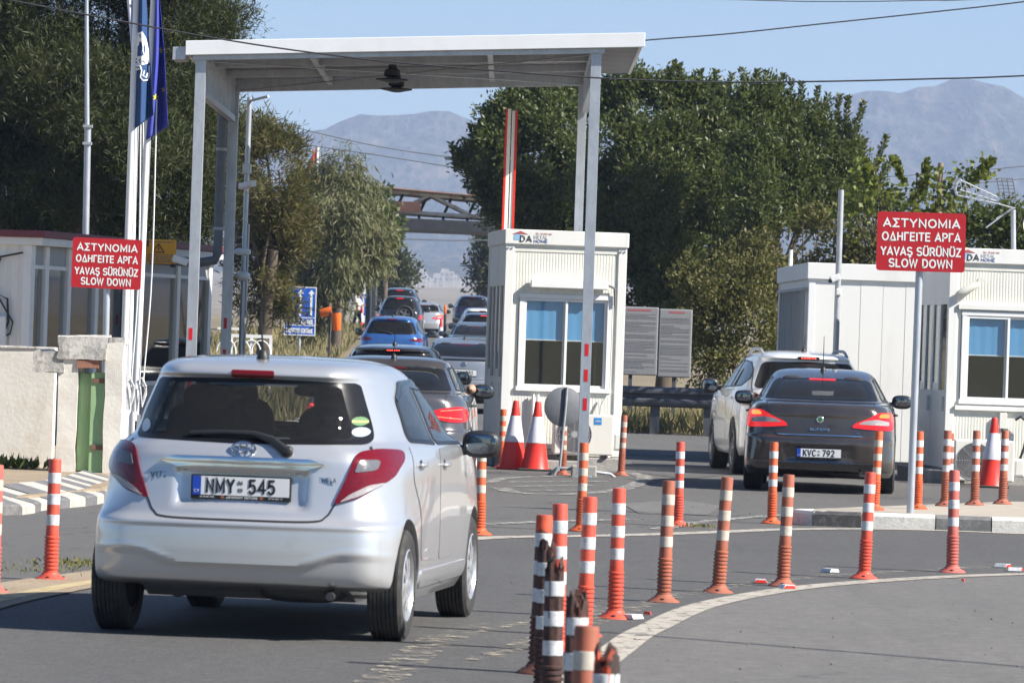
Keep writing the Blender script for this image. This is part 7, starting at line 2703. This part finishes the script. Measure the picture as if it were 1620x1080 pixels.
def hanging_flag(label, m, d, left, right, top_y, folds, name='flag', seed=0):
    """limp cloth: two edge polylines in photo pixels, folded in depth"""
    yv = [p[1] for p in left]
    nz, nx = 40, 26
    t = thing(name, label, 'flag', W(left[0][0], left[0][1], d), 0)
    o0 = Vector(t.location)
    vs, fs = [], []
    ys_l, xs_l = [p[1] for p in left], [p[0] for p in left]
    ys_r, xs_r = [p[1] for p in right], [p[0] for p in right]
    for j in range(nz + 1):
        v = j / nz
        yl = ys_l[0] + (ys_l[-1] - ys_l[0]) * v
        yr = ys_r[0] + (ys_r[-1] - ys_r[0]) * v
        xl, xr = np.interp(yl, ys_l, xs_l), np.interp(yr, ys_r, xs_r)
        for i in range(nx + 1):
            u = i / nx
            dep = d + folds * math.sin(u * 2.2 * math.pi + v * 1.7 + seed) * (.35 + .65 * u) - .03
            vs.append(W(xl + (xr - xl) * u, yl + (yr - yl) * u, dep) - o0)
    for j in range(nz):
        for i in range(nx):
            a = j * (nx + 1) + i
            fs.append((a, a + 1, a + nx + 2, a + nx + 1))
    mb = MB()
    mb.add(vs, fs)
    c = mb.build('cloth', m, t, smooth=True, sharp=180)
    so = c.modifiers.new('thickness', 'SOLIDIFY')
    so.thickness = .003
    return t, c, o0


def on_cloth(c, o0, d, pts, name, m, parent, w=None, closed=True):
    """emblem shape laid on the cloth: photo-pixel outline projected on the folds"""
    bvh_ = BVHTree.FromPolygons([v.co for v in c.data.vertices], [p.vertices[:] for p in c.data.polygons])
    eye = Vector((0, 0, CH)) - o0

    def hit(px, py):
        q = W(px, py, d) - o0
        r = bvh_.ray_cast(eye, (q - eye).normalized())
        h = r[0] if r[0] is not None else q
        return h - (q - eye).normalized() * .012
    mb = MB()
    if w:
        P = [hit(*p) for p in pts] + ([hit(*pts[0])] if closed else [])
        mb.tube(P, w, 5, cap=not closed)
    else:
        ctr = (sum(p[0] for p in pts) / len(pts), sum(p[1] for p in pts) / len(pts))
        pp = [tuple(p) for p in resample([Vector(p) for p in pts], 2.0)]
        k = len(pp)
        V = [hit(*p) for p in pp] + [hit(ctr[0] + (p[0] - ctr[0]) * .5, ctr[1] + (p[1] - ctr[1]) * .5) for p in pp] + [hit(*ctr)]
        mb.add(V, [(i, (i + 1) % k, k + (i + 1) % k, k + i) for i in range(k)] + [(k + i, k + (i + 1) % k, 2 * k) for i in range(k)])
    return mb.build(name, m, parent)


fl, c, o0 = hanging_flag('navy police flag with a white shield badge, hanging limp on the nearest flagpole', 'flag_police', D1, [(217, -10), (214, 60), (212, 205)], [(231, -10), (238, 90), (243, 182)], 0, .10, seed=1)
d = D1
on_cloth(c, o0, d, [(213, 58), (219, 52), (225, 50), (231, 60), (236, 80), (237, 98), (234, 101), (213, 106)], 'badge', 'sign_white', fl)
on_cloth(c, o0, d, [(214, 82), (219, 72), (223, 73), (228, 88), (214, 90)], 'badge_field', 'flag_police', fl).location = (0, -.012, 0)
for k in range(3):
    on_cloth(c, o0, d, [(217 + 6 * k, 93), (214 + 6 * k, 96.5), (217 + 6 * k, 100)], 'laurel', 'flag_police', fl, w=.006, closed=False).location = (0, -.012, 0)
on_cloth(c, o0, d, [(213, 104), (222, 105), (224, 112), (222, 122), (226, 128), (233, 127), (236, 120), (236, 104)], 'badge_scroll', 'sign_white', fl, w=.010, closed=False)
on_cloth(c, o0, d, [(214, 110), (221, 109)], 'badge_scroll', 'sign_white', fl, w=.014, closed=False)
on_cloth(c, o0, d, [(228, 112), (226, 120), (231, 123), (233, 116)], 'badge_scroll', 'sign_white', fl, w=.010, closed=False)
fl, c, o0 = hanging_flag('royal blue flag with yellow stars, hanging limp on the right flagpole', 'flag_eu', D2, [(246, -10), (240, 110), (231, 222)], [(252, -10), (260, 80), (266, 200)], 0, .12, seed=2)
for sx_, sy_, s in ((254, 80, 6.5), (246, 154, 6.0), (259, 142, 5.5)):
    on_cloth(c, o0, D2, [(sx_ + s * (1 if k % 2 == 0 else .42) * math.sin(k * math.pi / 5 + .15) * .85, sy_ - s * (1 if k % 2 == 0 else .42) * math.cos(k * math.pi / 5 + .15)) for k in range(10)], 'star', 'star', fl)
fl, c, o0 = hanging_flag('pale flag half hidden behind the navy police flag', 'flag_white', D3, [(199, -14), (203, 20), (208, 80)], [(216, -14), (216, 40), (212, 84)], 0, .06, seed=3)
on_cloth(c, o0, D3, [(205, 6), (209, 10), (207, 13)], 'leaf_print', 'leaf_green', fl)

# ---- thin mast in front of the pine
p = W(141, 352, 70)
t = thing('mast', 'thin two-piece aerial mast rising over the guard house roof', 'mast', (p.x, 70, 0))
q0, q1 = W(139, 200, 70), W(137, -30, 70)
mb = MB()
mb.tube([(0, 0, 0), (q0.x - p.x, 0, q0.z)], .048, 10)
mb.build('lower_tube', 'galv', t, smooth=True)
mb = MB()
mb.tube([(q0.x - p.x, 0, q0.z - .3), (q1.x - p.x, 0, q1.z)], [.036, .026], 10)
mb.build('upper_tube', 'galv', t, smooth=True)
mb = MB()
for dz in (-.25, .0):
    mb.box((q0.x - p.x - .065, -.06, q0.z + dz - .02), (q0.x - p.x + .065, .06, q0.z + dz + .02))
mb.build('clamp', 'galv_dull', t)

# ---- overhead wires
def wire(label, pts, d, r=.009, m='cable', dd=0.0):
    L = smooth_line([tuple(W(px, py, d + dd * i)) for i, (px, py) in enumerate(pts)], 10)
    mb = MB()
    mb.tube(L, r, 6)
    o = mb.build('overhead_wire', m, smooth=True)
    return tag(o, label, 'wire', 'overhead wires')


wire('black wire sagging across the front of the canopy', [(-300, -60), (187, 33), (374, 66), (505, 85), (627, 99), (796, 113), (955, 124), (1130, 130), (1300, 129), (1470, 125), (1620, 120), (2100, 96)], 52, .010)
wire('wire rising to the top right corner of the sky', [(640, 100), (800, 86), (1010, 65), (1150, 54), (1300, 38), (1460, 21), (1620, 3), (1900, -34), (2700, -160)], 76, .012)
wire('faint wire along the very top of the sky', [(900, -6), (1170, 0), (1300, 3), (1467, 1), (1620, -4), (2600, -50)], 76, .008)
wire('upper wire crossing the mountain between weeping tree and evergreen', [(380, 178), (480, 205), (600, 232), (720, 250), (860, 268)], 150, .018, 'grey_paint')
wire('lower wire crossing the mountain between weeping tree and evergreen', [(380, 205), (480, 228), (600, 246), (720, 265), (860, 285)], 150, .018, 'grey_paint')
wire('low wire under the old truss', [(560, 372), (620, 377), (700, 380), (775, 380), (900, 376)], 260, .035, 'grey_paint')
wire('wire behind the bright green tree, upper', [(1380, 281), (1460, 276), (1567, 268), (1620, 263), (1760, 250), (2600, 200)], 110, .010, 'grey_paint')
wire('wire behind the bright green tree, lower', [(1380, 301), (1460, 297), (1567, 288), (1620, 283), (1760, 272), (2600, 225)], 110, .010, 'grey_paint')

# the cable overhead to the right whose thin shadow lies across the pale lane
L = []
for px, py in ((900, 996), (1300, 1028), (1700, 1062)):
    g = G(px, py)
    L.append(tuple(g + sd * (6.3 / sd.z)))
mb = MB()
mb.tube(smooth_line(L, 6), .028, 6)
o = mb.build('overhead_wire', 'cable', smooth=True)
tag(o, 'thick overhead cable beyond the right edge, shadowing the pale lane', 'wire')

# ---- roof aerial on the right-hand hut
p = W(1604, 385, 64.8)
t = thing('tv_antenna', 'grey yagi television aerial on a mast over the right-hand hut', 'antenna', (p.x, 64.8, 3.10))
k = 64.8 / F
z0 = 3.10
P = lambda px, py, dy=0: tuple(W(px, py, 64.8 + dy) - Vector((p.x, 64.8, z0)))
mb = MB()
mb.tube([(0, 0, 0), P(1603, 332)], .034, 10)
mb.build('mast', 'galv_dull', t, smooth=True)
mb = MB()
for a, b in (((1518, 284), (1578, 312)), ((1518, 300), (1576, 318)), ((1515, 309), (1578, 322)), ((1578, 322), (1606, 330)), ((1576, 346), (1606, 328)), ((1560, 360), (1600, 330))):
    mb.tube([P(*a), P(*b)], .011, 6)
mb.tube([P(1520, 282), P(1513, 290), P(1511, 300), P(1514, 309)], .02, 6)
for i in range(7):
    f = i / 7
    x, y = 1520 + 58 * f, 292 + 24 * f
    mb.tube([P(x - 2, y - 9, -.1), P(x + 2, y + 9, .1)], .006, 5)
mb.build('boom', 'galv_dull', t, smooth=True)
mb = MB()
for px in (1577, 1585, 1593, 1602):
    mb.tube([P(px, 282 + (px - 1577) * .02), P(px + 6, 316 + (px - 1577) * .1)], .008, 5)
for i in range(7):
    y = 282 + i * 5.5
    mb.tube([P(1577 + i * .9, y), P(1602 + i * .9, y + .6)], .006, 5)
mb.build('reflector', 'grey_paint', t, smooth=True)
mb = MB()
mb.tube([P(1603, 340), P(1610, 334), P(1616, 345), P(1607, 372), P(1606, 386)], .007, 5)
mb.build('cable', 'cable', t, smooth=True)
p = W(1645, 330, 66)
t = thing('dish_antenna', 'white satellite dish cut by the right edge above the hut', 'antenna', (W(1640, 385, 66).x, 66, 3.1))
mb = MB()
mb.lathe([(.02, .06), (.15, .03), (.25, -.04), (.255, -.04), (.15, .04), (.02, .075)], 28, c=(.06, 0, .42), axis='y', cap=False)
mb.build('dish', 'white_panel', t, smooth=True)
mb = MB()
mb.tube([(0, .1, 0), (-.02, .08, .46)], .025, 8)
mb.build('mast', 'galv_dull', t)
# plain wooden pole in the far vine
p = W(1484, 380, 92)
mb = MB()
q = W(1485, 258, 92)
mb.tube([(0, 0, 0), (0, 0, q.z - zg(92))], [.075, .055], 9)
o = mb.build('utility_pole', 'wood_post', smooth=True)
o.location = (p.x, 92, zg(92))
tag(o, 'weathered wooden pole rising out of the bright green tree', 'pole')

# ---- blue lane signs
def lane_sign(label, px, py, d, wpx, hpx, arrows, lines, base_py):
    p = W(px, py, d)
    z0 = zg(d) - .03
    t = thing('lane_sign', label, 'sign', (p.x, d, z0))
    w, h, zc = wpx / F * d, hpx / F * d, p.z - z0
    mb = MB()
    mb.box((-w / 2, -.02, zc - h / 2), (w / 2, .02, zc + h / 2))
    pl = mb.build('sign_plate', 'blue_sign', t, bevel=.006)
    mb = MB()
    e = .02
    for a, b in (((-w / 2, zc + h / 2 - .03), (w / 2, zc + h / 2)), ((w / 2 - .03, zc - h / 2), (w / 2, zc + h / 2 - .031)), ((-w / 2, zc - h / 2), (-w / 2 + .03, zc + h / 2 - .031)), ((-w / 2 + .031, zc - h / 2), (w / 2 - .031, zc - h / 2 + .03))):
        mb.box((a[0], -.026, a[1]), (b[0], -.0205, b[1]))
    if lines:
        for f in (.36, .20):
            mb.box((-w / 2 + .031, -.026, zc - h / 2 + h * f), (w / 2 - .031, -.0205, zc - h / 2 + h * f + .025))
    mb.build('border', 'sign_white', pl)
    for fx in arrows:
        x = fx * w
        a0, a1 = zc + (-h * .10 if lines else -h * .36), zc + h * .44
        mb = MB()
        s = w * .035 if lines else w * .07
        mb.prism([(x - s, a0), (x + s, a0), (x + s, a1 - s * 3.4), (x + s * 3, a1 - s * 3.6), (x, a1), (x - s * 3, a1 - s * 3.6), (x - s, a1 - s * 3.4)], -.027, -.0205)
        mb.build('arrow', 'sign_white', pl)
    for s_, f in lines:
        text(s_, w * .86, h * .105, pl, 'sign_white', (0, -.021, zc - h / 2 + h * f), bold=.02, ext=.004)
    mb = MB()
    mb.tube([(0, .06, 0), (0, .06, zc + h * .3)], .05, 8)
    mb.build('leg', 'galv_dull', t, smooth=True)
    return t


lane_sign('blue lane sign with white arrows reading control, left of the queue', 475, 492, 150, 50, 77, (-.34, 0, .34), (('Pasaport Kontrol', .28), ('Passport Control', .10)), 555)
lane_sign('small blue arrow sign behind the person in white', 573, 482, 236, 18, 36, (.1,), (), 520)

# ---- litter bins
for px, py, d, lab, rx in ((532.5, 509, 143, 'orange litter bin hanging upright on a wooden post', 0), (515.5, 493.5, 143.5, 'orange litter bin tipped on its side beside the upright one', 1)):
    p = W(px, py, d)
    z0 = zg(d) - .03
    t = thing('litter_bin', lab, 'bin', (p.x, d, z0), 0)
    zc = p.z - z0
    mb = MB()
    rot = Matrix.Rotation(R(78), 3, 'Y') if rx else Matrix.Rotation(R(-4), 3, 'Y')
    kz = .18 if rx else .26
    ring = [(.10, -kz), (.115, -kz * .9), (.15, kz), (.13, kz), (.11, -kz * .5)]
    b0 = len(mb.v)
    mb.lathe(ring, 18)
    mb.v = [tuple(rot @ Vector(v) + Vector((0, 0, zc))) for v in mb.v]
    mb.build('bin_shell', 'orange_bin', t, smooth=True)
    if not rx:
        mb = MB()
        mb.blob((0, 0, zc + .27), (.13, .12, .05), 2.4, 16, 8)
        mb.build('rubbish', 'black', t, smooth=True)
    mb = MB()
    mb.box((-.24 if not rx else .10, -.04, 0), (-.17 if not rx else .17, .04, zc + .28))
    mb.build('post', 'wood_post' if rx else 'dark_steel', t)

# ---- white railing by the canopy's left legs
p = W(398, 545, 100)
t = thing('railing', 'low white metal railing with hoops beside the left canopy legs', 'fence', (p.x, 100, zg(100)))
zt_ = W(398, 532, 100).z - zg(100)
mb = MB()
mb.box((-.45, -.03, zt_ - .03), (.42, .03, zt_ + .04))
mb.box((-.72, -.05, zt_ + .12), (-.22, .0, zt_ + .17))
mb.build('top_rail', 'white_pvc', t)
for x in (-.42, .0, .40):
    mb = MB()
    mb.box((x - .03, -.03, -.1), (x + .03, .03, zt_ - .031))
    mb.build('post', 'white_pvc', t)
for x in (-.52, -.22, .0, .2):
    mb = MB()
    mb.tube([(x + .20 * math.cos(a), -.04, zt_ - .34 + .26 * math.sin(a)) for a in np.linspace(math.pi, 0, 10)] + [(x + .2, -.04, .0)], .014, 6)
    mb.build('hoop', 'white_pvc', t, smooth=True)

# ---- far guard cabin panel and post beside the person
p = W(574, 520, 246)
t = thing('white_cabin', 'pale tall cabin wall behind the person in white', 'building', (p.x, 246, zg(246) - .05))
zt_ = W(574, 428, 246).z - zg(246)
mb = MB()
mb.box((-.55, 0, 0), (.40, 2.5, zt_))
mb.build('wall', 'white_panel', t)
mb = MB()
mb.box((.401, -.05, 0), (.60, 2.55, zt_ + .06))
mb.build('edge_column', 'dark_steel', t)

# ---- road clutter by the far cones
for px, d, lab in ((697, 176, 'far traffic cone between the two queueing lanes'), (571, 228, 'far red-and-white cone beside the person in white')):
    p = W(px, 530, d)
    t = thing('traffic_cone', lab, 'traffic cone', (p.x, d, zg(d) + .01), 0)
    mb = MB()
    mb.lathe([(.2, 0), (.15, .05), (.10, .5), (.04, 1.05), (.02, 1.06)], 18, cap=False)
    mb.build('cone_body', 'cone_red', t, smooth=True)
    mb = MB()
    mb.lathe([(.13, .36), (.11, .42), (.075, .75), (.06, .8)], 18, cap=False)
    mb.build('white_sleeve', 'cone_white', t, smooth=True)
p = W(703, 530, 174)
t = thing('marker_post', 'dark post with an orange head beside the far cone', 'post', (p.x, 174, zg(174) + .01))
mb = MB()
mb.tube([(0, 0, 0), (0, 0, 1.25)], .05, 8)
mb.build('post', 'dark_steel', t)
mb = MB()
mb.blob((0, 0, 1.42), (.05, .05, .18), 2.5, 14, 10)
mb.build('orange_head', 'orange_bin', t, smooth=True)

# ---- road studs (red and white cat's-eye blocks)
for i, (px, py, lab) in enumerate(((1203, 923, 'red and white road stud left of the fourth bollard on the curve'), (1245, 932, 'red and white road stud at the foot of the fourth bollard on the curve'), (1313, 906, 'pale loose road stud between two bollards, on the dark lane'), (1586, 898, 'red and white road stud near the right edge, farther of two'),
                              (1606, 904, 'red and white road stud at the right edge, nearer of two'), (1512, 921, 'red fragment of a road stud on the pale lane'), (1012, 974, 'red fragment beside the foremost fresh bollard'), (1000, 980, 'white chip beside the foremost fresh bollard'))):
    p = G(px, py)
    t = thing('road_stud', lab, 'road stud', (p.x, p.y, .009), R(20 * i), 'road studs along the curve')
    mb = MB()
    if i not in (5, 6):
        mb.prism([(-.05, 0), (.05, 0), (.035, .025), (-.035, .025)], -.05, .05)
        mb.build('block', 'band_white', t)
    if i not in (2, 7):
        mb = MB()
        mb.prism([(-.045, .002), (.045, .002), (.03, .02), (-.03, .02)], -.056, -.0505)
        mb.build('lens', 'cone_red', t)

# ---- far flag
p = W(497, 300, 175)
t = thing('far_flag', 'red flag furled on a thin pole behind the weeping tree', 'flag', (p.x, 175, zg(175)))
z0 = zg(175)
mb = MB()
zt_ = W(500, 231, 175).z - z0
mb.tube([(0, 0, 0), (.08, 0, zt_)], .05, 8)
mb.build('pole', 'white_pvc', t, smooth=True)
mb = MB()
zz = [W(497, y, 175).z - z0 for y in (234, 250, 272)]
vs, fs = [], []
for j in range(13):
    v = j / 12
    z = zz[0] + (zz[2] - zz[0]) * v
    wd_ = .10 + .38 * v
    for i in range(7):
        u = i / 6
        vs.append((.04 - u * wd_, .05 * math.sin(u * 6 + v * 2) - .04, z - u * .15))
for j in range(12):
    for i in range(6):
        a = j * 7 + i
        fs.append((a, a + 1, a + 8, a + 7))
mb.add(vs, fs)
c = mb.build('cloth', 'flag_red', t, smooth=True)
so = c.modifiers.new('thickness', 'SOLIDIFY')
so.thickness = .01

# ---- the person in white at the far cabin
def skin_body(name, verts, edges, mname, parent, sub=2):
    me = bpy.data.meshes.new(name)
    me.from_pydata([v[:3] for v in verts], edges, [])
    o = bpy.data.objects.new(name, me)
    COL.objects.link(o)
    mo = o.modifiers.new('skin', 'SKIN')
    mo.use_smooth_shade = True
    for i, v in enumerate(verts):
        sv_ = me.skin_vertices[0].data[i]
        sv_.radius = (v[3], v[4] if len(v) > 4 else v[3])
        sv_.use_root = (i == 0)
    s = o.modifiers.new('sub', 'SUBSURF')
    s.levels = s.render_levels = sub
    dg_ = bpy.context.evaluated_depsgraph_get()
    m2_ = bpy.data.meshes.new_from_object(o.evaluated_get(dg_))
    bpy.data.objects.remove(o)
    m2_.name = name
    m2_.materials.clear()
    m2_.materials.append(M[mname])
    r = bpy.data.objects.new(name, m2_)
    COL.objects.link(r)
    if parent is not None:
        r.parent = parent
    return r


dP = 224
p = W(565, 524, dP)
pr = thing('person', 'person in a white top and dark trousers standing beside the far blue arrow sign', 'person', (p.x, dP, zg(dP) + .0), R(70))
V = [(0, 0, .93, .14, .11), (0, .0, 1.12, .13, .10), (0, .0, 1.32, .16, .11), (0, 0, 1.45, .10, .08), (0, -.01, 1.53, .05), (0, -.03, 1.64, .085, .10), (0, -.02, 1.72, .075, .085),
     (.19, 0, 1.41, .06), (.25, -.10, 1.17, .045), (.16, -.32, 1.22, .035), (.12, -.40, 1.26, .03), (-.19, 0, 1.41, .06), (-.26, -.03, 1.14, .045), (-.20, -.26, 1.12, .035), (-.16, -.34, 1.15, .03),
     (.09, 0, .86, .095), (.10, -.10, .48, .065), (.10, .02, .09, .045), (.10, -.14, .045, .04), (-.09, 0, .86, .095), (-.10, .10, .48, .065), (-.10, .22, .09, .045), (-.10, .08, .045, .04)]
E = [(0, 1), (1, 2), (2, 3), (3, 4), (4, 5), (5, 6), (2, 7), (7, 8), (8, 9), (9, 10), (2, 11), (11, 12), (12, 13), (13, 14), (0, 15), (15, 16), (16, 17), (17, 18), (0, 19), (19, 20), (20, 21), (21, 22)]
skin_body('body', V, E, 'skin', pr)
g = .014
Vt = [(a, b, c_, r + g, (q[0] if q else r) + g) for (a, b, c_, r, *q) in V]
skin_body('shirt', [Vt[0], Vt[1], Vt[2], Vt[3], Vt[7], Vt[8], Vt[11], Vt[12]], [(0, 1), (1, 2), (2, 3), (2, 4), (4, 5), (2, 6), (6, 7)], 'shirt', pr)
skin_body('trousers', [(0, 0, .95, .155, .125), Vt[15], Vt[16], (.10, .02, .10, .065), Vt[19], Vt[20], (-.10, .22, .10, .065)], [(0, 1), (1, 2), (2, 3), (0, 4), (4, 5), (5, 6)], 'trousers', pr)
mb = MB()
mb.blob((0, .0, 1.70), (.088, .10, .09), 2.2, 16, 10)
mb.build('hair', 'hair', pr, smooth=True)
mb = MB()
mb.blob((0, -.125, 1.645), (.014, .02, .02), 2, 8, 6)
for s in (-1, 1):
    mb.blob((s * .035, -.115, 1.67), (.012, .008, .008), 2, 8, 6)
mb.build('face', 'skin', pr, smooth=True)
mb = MB()
for s, y in ((1, -.06), (-1, .16)):
    mb.blob((s * .10, y, .045), (.05, .14, .045), 3, 12, 8)
mb.build('shoes', 'black', pr, smooth=True)
mb = MB()
for s, q in ((1, (.12, -.43, 1.27)), (-1, (-.16, -.37, 1.16))):
    for k in range(4):
        x = q[0] + (k - 1.5) * .018
        mb.tube([(x, q[1], q[2]), (x, q[1] - .05, q[2] + .005), (x, q[1] - .08 + .006 * abs(k - 1.5), q[2] - .02)], [.009, .008, .006], 6)
    mb.tube([(q[0] - s * .03, q[1] + .02, q[2]), (q[0] - s * .06, q[1] - .02, q[2] + .02), (q[0] - s * .06, q[1] - .05, q[2] + .01)], [.01, .009, .007], 6)
mb.build('fingers', 'skin', pr, smooth=True)

# ---- papers and grit on the lanes
rng = random.Random(31)
mb = MB()
for k in range(260):
    if k < 200:
        py = rng.uniform(760, 850)
        px = rng.uniform(760, 1250)
    else:
        px = rng.uniform(620, 1620)
        py = rng.uniform(900, 1060)
    p = G(px, py)
    s = rng.uniform(.003, .009)
    mb.blob((p.x, p.y, .008 + s * .3), (s, s * rng.uniform(.6, 1.4), s * .6), 2, 6, 4)
o = mb.build('gravel', 'grit')
o['kind'] = 'stuff'


# ------------------------------------------------------------------ haze: thin dusty air from here to the mountains
m = bpy.data.materials.new('hazy_air')
m.use_nodes = True
nt = m.node_tree
nt.nodes.clear()
out = nt.nodes.new('ShaderNodeOutputMaterial')
pv = nt.nodes.new('ShaderNodeVolumePrincipled')
pv.inputs['Color'].default_value = (.54, .69, 1.0, 1)
pv.inputs['Density'].default_value = 1.7e-4
pv.inputs['Anisotropy'].default_value = 0.0
nt.links.new(pv.outputs[0], out.inputs['Volume'])
mb = MB()
mb.box((-2700, -90, -2.0), (2700, 7050, 420))
o = mb.build('haze', m)
struct(o, 'stuff')
